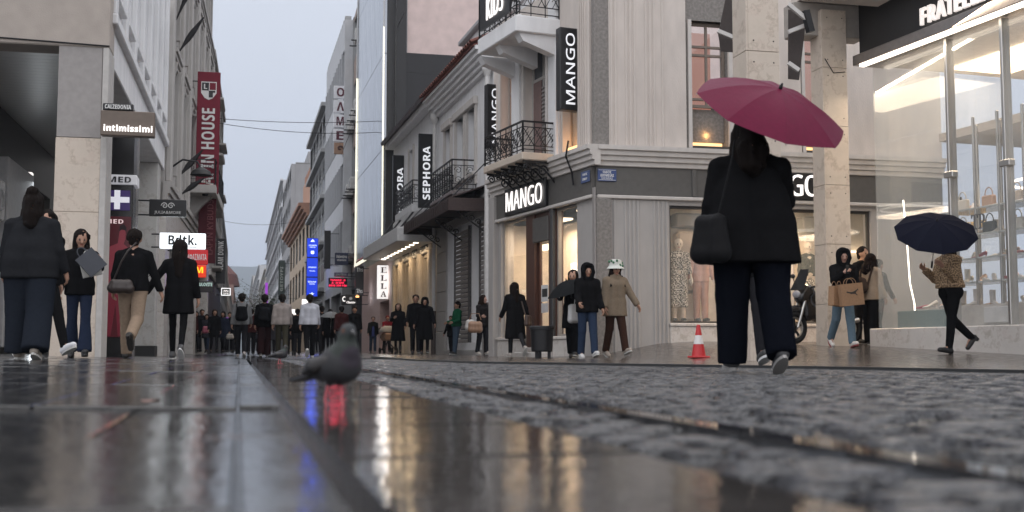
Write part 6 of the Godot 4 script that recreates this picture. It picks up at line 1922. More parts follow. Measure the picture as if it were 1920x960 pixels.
func joined(list: Array) -> ArrayMesh:   # several nets as one surface
	var am := ArrayMesh.new()
	var arr := []
	arr.resize(Mesh.ARRAY_MAX)
	var V := PackedVector3Array(); var N := PackedVector3Array(); var C := PackedColorArray(); var I := PackedInt32Array()
	var col := false
	for m in list:
		if m.get_surface_count() == 0: continue
		var a: Array = m.surface_get_arrays(0)
		var o := V.size()
		V.append_array(a[Mesh.ARRAY_VERTEX]); N.append_array(a[Mesh.ARRAY_NORMAL])
		if a[Mesh.ARRAY_COLOR] != null and a[Mesh.ARRAY_COLOR].size() > 0:
			C.append_array(a[Mesh.ARRAY_COLOR]); col = true
		for i in a[Mesh.ARRAY_INDEX]: I.append(i + o)
	arr[Mesh.ARRAY_VERTEX] = V; arr[Mesh.ARRAY_NORMAL] = N; arr[Mesh.ARRAY_INDEX] = I
	if col and C.size() == V.size(): arr[Mesh.ARRAY_COLOR] = C
	am.add_surface_from_arrays(Mesh.PRIMITIVE_TRIANGLES, arr)
	return am

var body_cache := {}

func hand(s: SDF, w: Vector3, d: Vector3, up: Vector3, curl: float, right: float) -> void:
	# palm, four fingers and a thumb; d runs down the forearm, up is the thumb side
	var side := d.cross(up).normalized() * right   # the way the palm faces
	s.add(w - d * 0.02, 0.027, w + d * 0.04 + up * 0.018, 0.022).add(w, 0.026, w + d * 0.075 + up * 0.018, 0.017).add(w, 0.026, w + d * 0.07 - up * 0.022, 0.016)
	for k in 4:
		var r: Vector3 = w + d * (0.078 - 0.004 * absf(k - 1.2)) + up * (0.03 - 0.02 * k)
		var l: float = [0.036, 0.042, 0.038, 0.03][k]
		var d1 := (d * cos(curl * 0.6) + side * sin(curl * 0.6)).normalized()
		var d2 := (d * cos(curl * 1.5) + side * sin(curl * 1.5)).normalized()
		s.add(r, 0.0095, r + d1 * l, 0.0088).add(r + d1 * l, 0.0088, r + d1 * l + d2 * l * 0.9, 0.0075)
	var t := w + d * 0.02 + up * 0.03
	var td := (d * 0.75 + up * 0.6 + side * 0.35).normalized()
	s.add(t, 0.013, t + td * 0.035, 0.011).add(t + td * 0.035, 0.011, t + td * 0.035 + (td + d + side * curl).normalized() * 0.03, 0.009)

func person(o: Dictionary) -> Node3D:
	# o: at, yaw (deg, 0 looks to +z), h, legs [aL, bL, aR, bR], arms [[pitch, out, bend] left, right], wide, lean, look, clothes (see below)
	var t := thing(o.get("called", "person"), o.label, o.get("called", "person"), o.at, deg_to_rad(o.yaw), o.get("group", ""))
	var H: float = o.get("h", 1.7) / 1.7
	var wd: float = o.get("wide", 1.0)
	var q: float = o.get("q", 0.022)
	var key: String = o.get("cache", "")
	var far: bool = o.get("far", false)
	var L: Array = o.get("legs", [18, 5, -14, 18])
	var hip := [Vector3(0.085 * wd, 0.92, 0), Vector3(-0.085 * wd, 0.92, 0)]
	var knee := []
	var ank := []
	var toe := []
	for i in 2:
		var a := deg_to_rad(L[i * 2]); var b := deg_to_rad(L[i * 2 + 1])
		var kn: Vector3 = hip[i] + Vector3(0, -cos(a), sin(a)) * 0.435
		var an: Vector3 = kn + Vector3(0, -cos(a - b), sin(a - b)) * 0.42
		knee.append(kn); ank.append(an)
		var fp := clampf((a - b) * 1.0, -1.2, 0.35)   # toe-up when the leg swings forward, heel-up behind
		toe.append(Vector3(0.02 * (1 - 2 * i), sin(fp), cos(fp)).normalized())
	var low := 9.0
	for i in 2:
		var heel_y: float = ank[i].y - 0.085 * toe[i].z - 0.05 * maxf(0.0, toe[i].y)
		var toe_y: float = (ank[i] + toe[i] * 0.19).y - 0.07
		low = minf(low, minf(heel_y, toe_y))
	var sh := Vector3(0, -low, 0)
	for i in 2:
		hip[i] += sh; knee[i] += sh; ank[i] += sh
	var lean := deg_to_rad(o.get("lean", 3.0))
	var pel: Vector3 = Vector3(0, 0.94, 0) + sh
	var up := Vector3(0, cos(lean), sin(lean))
	var fw := Vector3(0, -sin(lean), cos(lean))
	var X := Vector3.RIGHT
	var pt := func(x: float, y: float, z := 0.0) -> Vector3: return pel + up * (y - 0.94) + X * x + fw * z
	var A: Array = o.get("arms", [[-15, 8, 15], [12, 8, 20]])
	var shd := []; var elb := []; var wri := []; var hd := []
	for i in 2:
		var sg := 1.0 - 2.0 * i
		var s0: Vector3 = pt.call(sg * (0.1 + 0.082 * wd), 1.37)
		var p := deg_to_rad(A[i][0]); var ou := deg_to_rad(A[i][1]); var be := deg_to_rad(A[i][2])
		var d1 := Vector3(sg * sin(ou), -cos(ou) * cos(p), cos(ou) * sin(p)).normalized()
		var tw: float = deg_to_rad(A[i][3]) if A[i].size() > 3 else 0.0   # forearm swung in across the chest
		var d2 := Vector3(sg * sin(ou) * cos(be) - sg * sin(tw) * sin(be), -cos(ou) * cos(p + be), cos(ou) * sin(p + be)).normalized()
		shd.append(s0); elb.append(s0 + d1 * 0.275); wri.append(s0 + d1 * 0.275 + d2 * 0.245); hd.append(d2)
	var nb: Vector3 = pt.call(0, 1.44, -0.01)
	var yaw := deg_to_rad(o.get("look", 0.0)); var nod := deg_to_rad(o.get("nod", 0.0))
	var hb := Basis(Vector3.UP, yaw) * Basis(Vector3.RIGHT, nod)
	var hc: Vector3 = nb + up * 0.15 + fw * 0.025
	var hp := func(x: float, y: float, z: float) -> Vector3: return hc + hb * Vector3(x, y, z)
	var skin: Color = o.get("skin", Color(0.36, 0.2, 0.14))
	# body
	var body: ArrayMesh
	if key and body_cache.has(key + "body"): body = body_cache[key + "body"]
	else:
		var S := SDF.new()
		for i in 2:
			S.add(hip[i], 0.07, knee[i], 0.05).add(knee[i], 0.048, ank[i], 0.036).add(ank[i], 0.036, ank[i] + toe[i] * 0.14 - Vector3(0, 0.04, 0), 0.025)
			S.add(shd[i], 0.045, elb[i], 0.038).add(elb[i], 0.036, wri[i], 0.026)
			S.add(pt.call(0, 1.36), 0.06, shd[i], 0.045)
			S.add(pt.call((1 - 2 * i) * 0.05 * wd, 1.3), 0.09, pt.call((1 - 2 * i) * 0.05 * wd, 1.0), 0.085)
		S.add(pt.call(0, 1.36), 0.06, nb + up * 0.06, 0.05)
		S.base = skin
		S.paint = [[Vector3(0, -9, 0), 0.1, skin]]
		var D := SDF.new()
		D.dot(hp.call(0, 0.035, -0.012), 0.09).dot(hp.call(0, 0.0, 0.012), 0.078).add(hp.call(0, -0.03, 0.02), 0.066, hp.call(0, -0.075, 0.036), 0.042)
		D.add(hp.call(0, 0.008, 0.084), 0.012, hp.call(0, -0.032, 0.1), 0.015)
		for sg in [-1.0, 1.0]: D.add(hp.call(sg * 0.078, -0.03, -0.005), 0.013, hp.call(sg * 0.084, 0.005, -0.012), 0.017)
		D.add(hp.call(0, -0.06, -0.02), 0.052, nb, 0.056)
		D.base = skin
		var dark := Color(0.02, 0.014, 0.012)
		for sg in [-1.0, 1.0]:
			D.paint.append([hp.call(sg * 0.033, 0.004, 0.085), 0.0135, dark])
			D.paint.append([hp.call(sg * 0.035, 0.026, 0.088), 0.012, dark])
		D.paint.append([hp.call(0.012, -0.062, 0.082), 0.014, Color(skin.r * 0.75, skin.g * 0.42, skin.b * 0.42)])
		D.paint.append([hp.call(-0.012, -0.062, 0.082), 0.014, Color(skin.r * 0.75, skin.g * 0.42, skin.b * 0.42)])
		var hs := SDF.new()
		for i in 2:
			var sg := 1.0 - 2.0 * i
			hand(hs, wri[i], hd[i], Vector3(0, hd[i].z, -hd[i].y).normalized() if absf(hd[i].y) > 0.3 else UP, o.get("curl", [0.7, 0.7])[i], sg)
		hs.base = skin
		hs.paint = [[Vector3(0, -9, 0), 0.1, skin]]
		body = joined([net(S, 0.034, 0.03), net(D, 0.016 if far else 0.0095, 0.022), net(hs, 0.014 if far else 0.0085, 0.006)])
		if key: body_cache[key + "body"] = body
	put("body", body, mt("skin", Color.WHITE, 0.55, {"vc": true}), t)
	# top garment: [r, g, b], hem height, flare, looseness
	var tp: Dictionary = o.get("top", {})
	var hem: float = tp.get("hem", 0.86)
	var lo: float = tp.get("loose", 1.0)
	var jm: ArrayMesh
	var jk: String = key + "j%.2f%.2f" % [hem, lo]
	if key and body_cache.has(jk): jm = body_cache[jk]
	else:
		var J := SDF.new()
		J.wr = tp.get("wrinkle", 0.006 if not far else 0.0)
		for i in 2:
			var sg := 1.0 - 2.0 * i
			J.add(pt.call(sg * 0.065 * wd, 1.29, 0.005), 0.118 * lo, pt.call(sg * 0.065 * wd, 1.12, 0.005), 0.112 * lo * wd)
			J.add(pt.call(sg * 0.065 * wd, 1.12, 0.005), 0.112 * lo * wd, pt.call(sg * 0.075 * wd, 0.98), 0.122 * lo * wd)
			var hx: float = 0.075 * wd * tp.get("flare", 1.0)
			J.add(pt.call(sg * 0.075 * wd, 0.98), 0.122 * lo * wd, Vector3(sg * hx, hem + 0.0, lerpf(pt.call(0, hem).z, (knee[0].z + knee[1].z) * 0.25, 0.6) ) , 0.128 * lo * wd * tp.get("flare", 1.0))
			J.add(pt.call(sg * 0.03, 1.42), 0.068 * lo, shd[i], 0.06 * lo)
			J.add(shd[i], 0.063 * lo, elb[i], 0.056 * lo)
			J.add(elb[i], 0.056 * lo, wri[i] - hd[i] * (0.0 if tp.get("sleeve", 1.0) > 0.9 else 0.12), 0.05 * lo, 1)
			if tp.get("collar", 0.0) > 0: J.add(pt.call(sg * 0.03, 1.42, 0.0), 0.06, pt.call(sg * 0.03, 1.42 + tp.collar, 0.0), 0.058)
		J.planes = [[Vector3.DOWN, -hem]]
		jm = net(J, q, 0.045)
		if key: body_cache[jk] = jm
	var top := put("jacket" if hem < 0.9 and hem > 0.6 else ("coat" if hem <= 0.6 else "top"), jm, tp.get("mat", null) if tp.has("mat") else cloth(tp.c[0], tp.c[1], tp.c[2]), t)
	# legs
	var bt: Dictionary = o.get("bottom", {})
	var st: String = bt.get("style", "straight")
	var rr: Array = {"slim": [0.088, 0.062, 0.046], "straight": [0.098, 0.076, 0.066], "wide": [0.112, 0.096, 0.1], "flare": [0.094, 0.066, 0.1], "tights": [0.075, 0.052, 0.04]}[st]
	var tm: ArrayMesh
	var tk := key + "t" + st
	if key and body_cache.has(tk): tm = body_cache[tk]
	else:
		var R := SDF.new()
		R.wr = 0.005 if not far else 0.0
		for i in 2:
			var sg := 1.0 - 2.0 * i
			R.add(pt.call(sg * 0.06 * wd, 1.0), 0.105 * wd, hip[i] + Vector3(0, -0.02, -0.01), 0.108 * wd)
			R.add(hip[i], rr[0] * wd, knee[i], rr[1] * wd)
			R.add(knee[i], rr[1] * wd, ank[i] + (ank[i] - knee[i]).normalized() * bt.get("drop", 0.03), rr[2] * wd, 1)
		tm = net(R, q, 0.03)
		if key: body_cache[tk] = tm
	put("trousers" if st != "tights" else "tights", tm, cloth(bt.c[0], bt.c[1], bt.c[2]), t)
	# shoes
	var sc: Array = o.get("shoe", [0.03, 0.03, 0.03])
	for i in 2:
		var fk := key + "s%d" % i
		var fm: ArrayMesh
		var d: Vector3 = toe[i]
		var dnv := Vector3.DOWN
		dnv = (dnv - d * dnv.dot(d)).normalized()
		if key and body_cache.has(fk): fm = body_cache[fk]
		else:
			var B := SDF.new()
			B.add(ank[i] + dnv * 0.0, 0.045, ank[i] + dnv * 0.045 - d * 0.03, 0.042).add(ank[i] + dnv * 0.045 - d * 0.03, 0.042, ank[i] + dnv * 0.045 + d * 0.08, 0.046).add(ank[i] + dnv * 0.045 + d * 0.08, 0.046, ank[i] + dnv * 0.048 + d * 0.165, 0.038)
			if o.get("boots", false): B.add(ank[i] + (knee[i] - ank[i]).normalized() * 0.17, 0.058, ank[i], 0.046, 2)
			B.planes = [[dnv, dnv.dot(ank[i]) + 0.078]]
			fm = net(B, 0.02 if far else 0.013, 0.02)
			if key: body_cache[fk] = fm
		var so := put("boot" if o.get("boots", false) else "shoe", fm, mt("shoe%.2f%.2f%.2f" % [sc[0], sc[1], sc[2]], lin(sc[0], sc[1], sc[2]), 0.5), t)
		if not far and not o.get("boots", false):
			var sl: Array = o.get("sole", [0.5, 0.5, 0.48])
			var poly := PackedVector2Array()
			for k in 14:
				var a := TAU * k / 14.0
				poly.append(Vector2(cos(a) * 0.046 * (1.0 + 0.08 * sin(a)), sin(a) * 0.142))
			var sm := mb().prism(poly, 0.0, 0.022)
			var sole := put("sole", sm, mt("sole%.2f%.2f" % [sl[0], sl[2]], lin(sl[0], sl[1], sl[2]), 0.6), so)
			sole.transform = Transform3D(Basis(d.cross(dnv).normalized(), d, dnv), ank[i] + dnv * 0.072 + d * 0.068)
		elif o.get("boots", false):
			put("heel", mb().bar(ank[i] + dnv * 0.03 - d * 0.04, ank[i] + dnv * 0.12 - d * 0.035, 0.045), mt("shoe%.2f%.2f%.2f" % [sc[0], sc[1], sc[2]]), so)
	# hair or hood
	var hr: Dictionary = o.get("hair", {"style": "short", "c": [0.015, 0.012, 0.01]})
	var hm: ArrayMesh
	var hk: String = key + "h" + hr.style
	if key and body_cache.has(hk): hm = body_cache[hk]
	else:
		var Q := SDF.new()
		Q.wr = 0.022 if not far else 0.0
		Q.wf = 16.0
		Q.wy = 2.5
		Q.dot(hp.call(0, 0.048, -0.022), 0.096)
		if hr.style == "hood" or hr.style == "hood_up":
			Q.bones = []
			Q.wr = 0.004
			Q.dot(hp.call(0, 0.04, -0.04), 0.118).add(hp.call(0, 0.0, -0.06), 0.11, hp.call(0, -0.13, -0.06), 0.1)
			for sg in [-1.0, 1.0]:
				Q.add(hp.call(sg * 0.07, 0.09, 0.05), 0.035, hp.call(sg * 0.095, -0.02, 0.06), 0.034).add(hp.call(sg * 0.095, -0.02, 0.06), 0.034, hp.call(sg * 0.06, -0.14, 0.05), 0.04)
			Q.add(hp.call(-0.05, 0.115, 0.05), 0.035, hp.call(0.05, 0.115, 0.05), 0.035)
			Q.add(hp.call(-0.05, -0.155, 0.03), 0.05, hp.call(0.05, -0.155, 0.03), 0.05)
		else:
			Q.add(hp.call(0, 0.02, -0.05), 0.085, hp.call(0, -0.04, -0.055), 0.065)
			if hr.style != "short":
				var ln: float = hr.get("len", 0.3)
				var pf: float = hr.get("puff", 1.0)
				Q.add(hp.call(0, 0.0, -0.05), 0.088, hp.call(0, -0.12, -0.07), 0.09 * pf).add(hp.call(0, -0.12, -0.07), 0.09 * pf, hc + Vector3(0, -ln, -0.09), 0.075 * pf)
				for sg in [-1.0, 1.0]:
					Q.add(hp.call(sg * 0.06, 0.05, 0.005), 0.05, hp.call(sg * 0.078, -0.08, -0.01), 0.036 * pf).add(hp.call(sg * 0.078, -0.08, -0.01), 0.036 * pf, hc + Vector3(sg * 0.085, -ln * 0.8, -0.03), 0.04 * pf)
			else:
				for sg in [-1.0, 1.0]: Q.add(hp.call(sg * 0.05, 0.07, 0.01), 0.048, hp.call(sg * 0.062, 0.015, -0.03), 0.04)
			if hr.get("bun", false): Q.dot(hp.call(0, 0.13, -0.06), 0.06)
		hm = net(Q, 0.022 if far else 0.012, 0.03)
		if key: body_cache[hk] = hm
	var hcx: Array = hr.c
	put("hood" if hr.style.begins_with("hood") else "hair", hm, cloth(hcx[0], hcx[1], hcx[2]) if hr.style.begins_with("hood") else mt("hair%.3f%.3f" % [hcx[0], hcx[1]], lin(hcx[0], hcx[1], hcx[2]), 0.65, {"spec": 0.15, "bump": T.weave, "relief": 0.3, "scale": Vector3(5, 0.7, 5), "world": false}), t)
	t.scale = Vector3(H, H, H)
	t.set_meta("joints", {"wri": wri, "hd": hd, "shd": shd, "pel": pel, "nb": nb, "hc": hc, "elb": elb, "low": low})
	return t

func J(p: Node3D, what: String, i := -1) -> Vector3:   # a joint of a figure in world space
	var v = p.get_meta("joints")[what]
	return p.transform * (v if i < 0 else v[i])

func umbrella(label: String, top: Vector3, axis: Vector3, hand_at: Vector3, R: float, sag: float, m: Material, ribs := 8, spin := 0.2) -> Node3D:
	var t := thing("umbrella", label, "umbrella", top)
	var y := axis.normalized()
	var x := (Vector3.FORWARD if absf(y.dot(Vector3.FORWARD)) < 0.9 else Vector3.RIGHT).cross(y).normalized()
	t.transform.basis = Basis(x, y, x.cross(y))
	var P := func(a: float, s: float, mid: float) -> Vector3:
		var r := R * s * (1.0 - 0.055 * mid * s)
		return Vector3(cos(a) * r, -sag * (pow(s, 1.9)) - 0.035 * R * mid * s * (1.0 - s) * 2.0, sin(a) * r)
	var N := 4
	for k in ribs:
		var b := mb()
		var a0 := spin + TAU * k / ribs
		var a1 := spin + TAU * (k + 1) / ribs
		for i in N:
			for j in 6:
				var q := []
				for e in [[i, j], [i, j + 1], [i + 1, j + 1], [i + 1, j]]:
					var f: float = e[0] / float(N)
					q.append(P.call(lerpf(a0, a1, f), e[1] / 6.0, 1.0 - pow(absf(2.0 * f - 1.0), 2.0)))
				if j == 0: b.tri(q[0], q[2], q[1])
				else: b.quad(q[0], q[3], q[2], q[1])
		put("canopy_panel", smoothed(b.mesh()), m, t)
		var pts := []
		for j in 7: pts.append(P.call(a0, j / 6.0, 0.0) + Vector3(0, -0.008, 0))
		put("rib", mb().tube(pts, 0.004, 5), M.steel, t)
		put("stretcher", mb().tube([P.call(a0, 0.5, 0.0) + Vector3(0, -0.01, 0), Vector3(0, -sag * 0.9 - 0.08, 0)], 0.003, 4), M.steel, t)
	put("ferrule", mb().lathe([Vector2(0.012, -0.01), Vector2(0.014, 0.012), Vector2(0.006, 0.04), Vector2(0.0, 0.042)], 8), M.iron, t)
	var ha: Vector3 = t.transform.affine_inverse() * hand_at
	put("shaft", mb().tube([Vector3(0, 0, 0), Vector3(0, ha.y + 0.05, 0)], 0.006, 6), M.steel, t)
	put("handle", mb().lathe([Vector2(0.0, ha.y - 0.07), Vector2(0.014, ha.y - 0.065), Vector2(0.015, ha.y + 0.04), Vector2(0.009, ha.y + 0.05)], 8), M.iron, t)
	return t

func soft_bag(called: String, label: String, pos: Vector3, yaw: float, size: Vector3, m: Material, strap := [], o := {}) -> Node3D:
	# a sewn bag with rounded sides; strap is a list of world points
	var t := thing(called, label, "bag", pos, yaw)
	var s := SDF.new()
	var hx := size.x / 2; var hz := size.z / 2
	var r := hz
	var tw: float = o.get("taper", 0.85)
	s.wr = 0.006
	for sg in [-1.0, 1.0]: s.add(Vector3(sg * (hx - r), r, 0), r, Vector3(sg * (hx - r) * tw, size.y - r, 0), r * tw)
	s.add(Vector3(-hx + r, r, 0), r, Vector3(hx - r, r, 0), r).add(Vector3((-hx + r) * tw, size.y - r, 0), r * tw, Vector3((hx - r) * tw, size.y - r, 0), r * tw)
	s.add(Vector3(0, r, 0), r, Vector3(0, size.y - r, 0), r * tw).add(Vector3(-hx * 0.5, r, 0), r, Vector3(-hx * 0.4, size.y - r, 0), r * tw).add(Vector3(hx * 0.5, r, 0), r, Vector3(hx * 0.4, size.y - r, 0), r * tw)
	put("bag_body", net(s, 0.016, 0.03), m, t)
	if o.get("pocket", false): put("pocket", net(SDF.new().add(Vector3(-hx * 0.4, size.y * 0.3, r * 0.9), r * 0.4, Vector3(hx * 0.4, size.y * 0.3, r * 0.9), r * 0.4), 0.016, 0.02), m, t)
	if strap:
		var pts := []
		for p in strap: pts.append(t.transform.affine_inverse() * p)
		put("strap", mb().tube(pts, o.get("sw", 0.012), 6), m, t)
	return t

func paper_bag(label: String, pos: Vector3, yaw: float, w: float, h: float, d: float, m: Material, tilt := 0.0) -> Node3D:
	var t := thing("shopping_bag", label, "bag", pos)
	t.rotation = Vector3(0, yaw, tilt)
	put("bag_body", mb().box(-w / 2, w / 2, 0, h, d / 2 - 0.004, d / 2).box(-w / 2, w / 2, 0, h, -d / 2, -d / 2 + 0.004).box(-w / 2, -w / 2 + 0.004, 0, h, -d / 2 + 0.004, d / 2 - 0.004).box(w / 2 - 0.004, w / 2, 0, h, -d / 2 + 0.004, d / 2 - 0.004).box(-w / 2, w / 2, 0.0, 0.005, -d / 2, d / 2), m, t)
	for sg in [-1.0, 1.0]:
		var pts := []
		for i in 9: pts.append(Vector3(cos(PI * i / 8.0) * w * 0.22, h + sin(PI * i / 8.0) * 0.09, sg * (d / 2 - 0.006)))
		put("handle", mb().tube(pts, 0.005, 5), m, t)
	return t

func backpack(label: String, p: Node3D, c: Array, w := 0.3, h := 0.42) -> Node3D:
	var H: float = p.scale.x
	var pel: Vector3 = p.get_meta("joints").pel
	var t := soft_bag("backpack", label, p.transform * (pel + Vector3(0, 0.02, -0.24)), p.rotation.y, Vector3(w, h, 0.2) * H, cloth(c[0], c[1], c[2]), [], {"pocket": true, "taper": 0.8})
	for sg in [-1.0, 1.0]:
		put("strap", mb().tube([Vector3(sg * 0.1, 0.1, 0.06) * H, Vector3(sg * 0.14, 0.46, 0.16) * H, Vector3(sg * 0.13, 0.5, 0.28) * H, Vector3(sg * 0.14, 0.3, 0.38) * H], 0.02, 6), cloth(c[0], c[1], c[2]), t)
	return t

# ---- everybody in the street
const BLK := [0.011, 0.011, 0.012]
const DRK := [0.02, 0.02, 0.023]
const HAIR := [0.012, 0.009, 0.008]

func crowd() -> void:
	# near figure under the crimson umbrella
	var z := 7.95
	var w := person({"label": "broad person in a long black coat walking away under a crimson umbrella", "at": gpos(1412, z), "yaw": 168, "h": 1.69, "wide": 1.5, "q": 0.018, "lean": 2,
		"legs": [6, 2, -10, 16], "arms": [[4, 10, 14], [34, 14, 92]], "top": {"c": BLK, "hem": 0.74, "loose": 1.02, "flare": 1.1, "collar": 0.07, "wrinkle": 0.012}, "bottom": {"c": [0.006, 0.007, 0.011], "style": "straight", "drop": 0.05}, "shoe": [0.05, 0.05, 0.052], "sole": [0.3, 0.29, 0.28], "hair": {"style": "long", "c": HAIR, "len": 0.2, "puff": 1.35}})
	umbrella("crimson folding umbrella held over the broad person in black", at(1463, 166, 8.0), Vector3(0.13, 0.8, 0.58), at(1463, 166, 8.0) - Vector3(0.13, 0.8, 0.58) * 0.62, 0.54, 0.18, mt("crimson", lin(0.12, 0.004, 0.03), 0.5, {"tex": T.mottle, "bump": T.mottle2, "relief": 0.5, "scale": 2.0, "spec": 0.25, "backlight": Color(0.12, 0.015, 0.04)}), 8, 0.1)
	soft_bag("handbag", "black leather handbag hanging at the side of the broad black coat", at(1333, 494, 7.72), deg_to_rad(-60), Vector3(0.3, 0.34, 0.14), mt("leather", lin(0.01, 0.01, 0.011), 0.6, {"spec": 0.2, "bump": T.grain, "relief": 0.3, "scale": 3.0}), [at(1312, 460, 7.72), at(1348, 400, 7.75), at(1372, 300, 7.8), at(1378, 262, 7.9)], {"taper": 0.75, "sw": 0.007})
	person({"label": "dark dressed person walking up close behind the broad black coat", "at": gpos(1398, 10.6), "yaw": -12, "h": 1.68, "legs": [20, 4, -16, 22], "top": {"c": BLK, "hem": 0.8}, "bottom": {"c": DRK, "style": "slim"}, "shoe": [0.04, 0.04, 0.04], "sole": [0.6, 0.6, 0.6], "hair": {"style": "short", "c": HAIR}})
	# left pavement
	person({"label": "heavy person in a dark grey jacket with hair in a bun walking away", "at": gpos(52, 12.3), "yaw": 176, "h": 1.72, "wide": 1.38, "legs": [8, 2, -8, 10], "arms": [[6, 10, 20], [-6, 14, 26]], "top": {"c": [0.022, 0.023, 0.026], "hem": 0.84, "loose": 1.05}, "bottom": {"c": [0.02, 0.024, 0.033], "style": "wide"}, "shoe": [0.3, 0.26, 0.22], "hair": {"style": "long", "c": HAIR, "len": 0.2, "bun": true}})
	person({"label": "person in black with one white trainer stepping out behind the grey jacket", "at": gpos(76, 13.6), "yaw": 40, "h": 1.7, "legs": [26, 4, -18, 20], "top": {"c": BLK, "hem": 0.85}, "bottom": {"c": BLK, "style": "slim"}, "shoe": [0.65, 0.65, 0.68], "look": -60, "hair": {"style": "short", "c": HAIR}})
	var g := person({"label": "woman in black top and flared jeans holding bags up beside the marble pillar", "at": gpos(146, 15.7), "yaw": 8, "h": 1.66, "legs": [10, 4, -8, 12], "arms": [[48, 14, 62, 10], [6, 8, 18]], "look": 8, "nod": 14, "top": {"c": BLK, "hem": 0.86}, "bottom": {"c": [0.022, 0.03, 0.055], "style": "flare"}, "shoe": BLK, "sole": [0.03, 0.03, 0.03], "hair": {"style": "long", "c": HAIR, "len": 0.26}})
	paper_bag("white paper bag hugged by the woman in flared jeans", at(174, 518, 15.45), 0.2, 0.24, 0.26, 0.1, paint(0.5, 0.49, 0.46), 0.25)
	paper_bag("dark blue grey folder bag tilted above the white paper bag", at(186, 508, 15.35), 0.2, 0.26, 0.3, 0.07, paint(0.06, 0.065, 0.08), 0.75)
	var m := person({"label": "man in a black sweater and beige trousers walking away hand in hand", "at": gpos(246, 16.2), "yaw": 172, "h": 1.76, "wide": 1.08, "legs": [10, 3, -14, 46], "arms": [[6, 12, 24], [4, 18, 8]], "top": {"c": BLK, "hem": 0.9}, "bottom": {"c": [0.3, 0.225, 0.165], "style": "straight"}, "shoe": [0.02, 0.018, 0.016], "boots": true, "hair": {"style": "short", "c": HAIR}})
	soft_bag("sling_bag", "dark brown sling bag slung behind the man in beige trousers", at(226, 550, 15.95), 0.2, Vector3(0.36, 0.2, 0.14), mt("darkleather", lin(0.035, 0.025, 0.022), 0.35), [at(212, 528, 15.95), at(228, 490, 15.9), at(240, 470, 15.95), at(256, 455, 16.0)], {})
	person({"label": "woman with long black hair in a short black coat holding hands", "at": gpos(333, 16.7), "yaw": 176, "h": 1.66, "legs": [8, 2, -12, 24], "arms": [[0, 34, 4], [-8, 10, 16]], "top": {"c": BLK, "hem": 0.66, "flare": 1.12}, "bottom": {"c": BLK, "style": "tights"}, "shoe": [0.05, 0.05, 0.05], "sole": [0.6, 0.6, 0.6], "hair": {"style": "long", "c": HAIR, "len": 0.38}})
	# four friends walking away down the middle
	var c1 := person({"label": "man in a grey hoodie with a black backpack walking away", "at": gpos(452, 32.8), "yaw": 180, "h": 1.74, "legs": [12, 3, -10, 16], "top": {"c": [0.2, 0.205, 0.21], "hem": 0.9, "loose": 1.1}, "bottom": {"c": DRK, "style": "straight"}, "shoe": [0.45, 0.4, 0.38]})
	backpack("black backpack on the grey hoodie", c1, BLK)
	var c2 := person({"label": "man in a black jacket and dark maroon trousers walking away", "at": gpos(495, 33.2), "yaw": 178, "h": 1.73, "legs": [-6, 10, 10, 3], "top": {"c": BLK, "hem": 0.84, "loose": 1.12}, "bottom": {"c": [0.03, 0.014, 0.015], "style": "wide"}, "shoe": [0.2, 0.18, 0.17]})
	backpack("black rucksack on the black jacket", c2, [0.015, 0.015, 0.017])
	person({"label": "man in a beige hoodie and olive trousers walking away", "at": gpos(528, 32.8), "yaw": 182, "h": 1.73, "legs": [12, 2, -14, 20], "top": {"c": [0.33, 0.29, 0.27], "hem": 0.9, "loose": 1.14}, "bottom": {"c": [0.06, 0.055, 0.04], "style": "straight"}, "shoe": [0.5, 0.48, 0.45]})
	person({"label": "man in a white hoodie and black trousers walking away", "at": gpos(580, 32.2), "yaw": 180, "h": 1.71, "legs": [-16, 30, 10, 2], "top": {"c": [0.5, 0.51, 0.56], "hem": 0.9, "loose": 1.16}, "bottom": {"c": BLK, "style": "straight"}, "shoe": [0.6, 0.58, 0.55]})
	# right-hand shops
	person({"label": "man in a dark jacket over a blue shirt walking up past the pink wall", "at": gpos(699, 54.0), "yaw": 0, "h": 1.62, "legs": [12, 2, -8, 10], "top": {"c": [0.02, 0.02, 0.018], "hem": 0.84}, "bottom": {"c": [0.035, 0.05, 0.085]}, "skin": Color(0.45, 0.27, 0.2), "hair": {"style": "short", "c": [0.06, 0.04, 0.03]}})
	put_shirt(gpos(699, 54.0), 0.95)
	person({"label": "woman in a long black coat and boots walking up from the lit colonnade", "at": gpos(746, 39.5), "yaw": -10, "h": 1.65, "legs": [9, 2, -7, 10], "arms": [[10, 8, 30], [34, 8, 74, 30]], "top": {"c": BLK, "hem": 0.46, "flare": 1.22, "loose": 1.1}, "bottom": {"c": BLK, "style": "tights"}, "boots": true, "shoe": BLK, "hair": {"style": "long", "c": [0.02, 0.014, 0.012], "len": 0.2}, "skin": Color(0.4, 0.24, 0.18)})
	person({"label": "tall man in black walking just behind the woman in the patterned top", "at": gpos(779, 37.4), "yaw": -8, "h": 1.84, "legs": [10, 2, -9, 12], "top": {"c": BLK, "hem": 0.8, "loose": 1.1}, "bottom": {"c": DRK}, "hair": {"style": "short", "c": HAIR}})
	person({"label": "woman in a hooded black coat open over a patterned top", "at": gpos(796, 35.6), "yaw": -8, "h": 1.68, "legs": [12, 2, -8, 10], "arms": [[8, 14, 20], [-6, 16, 24]], "top": {"c": BLK, "hem": 0.46, "flare": 1.2, "loose": 1.14}, "bottom": {"c": BLK, "style": "slim"}, "hair": {"style": "hood", "c": BLK}})
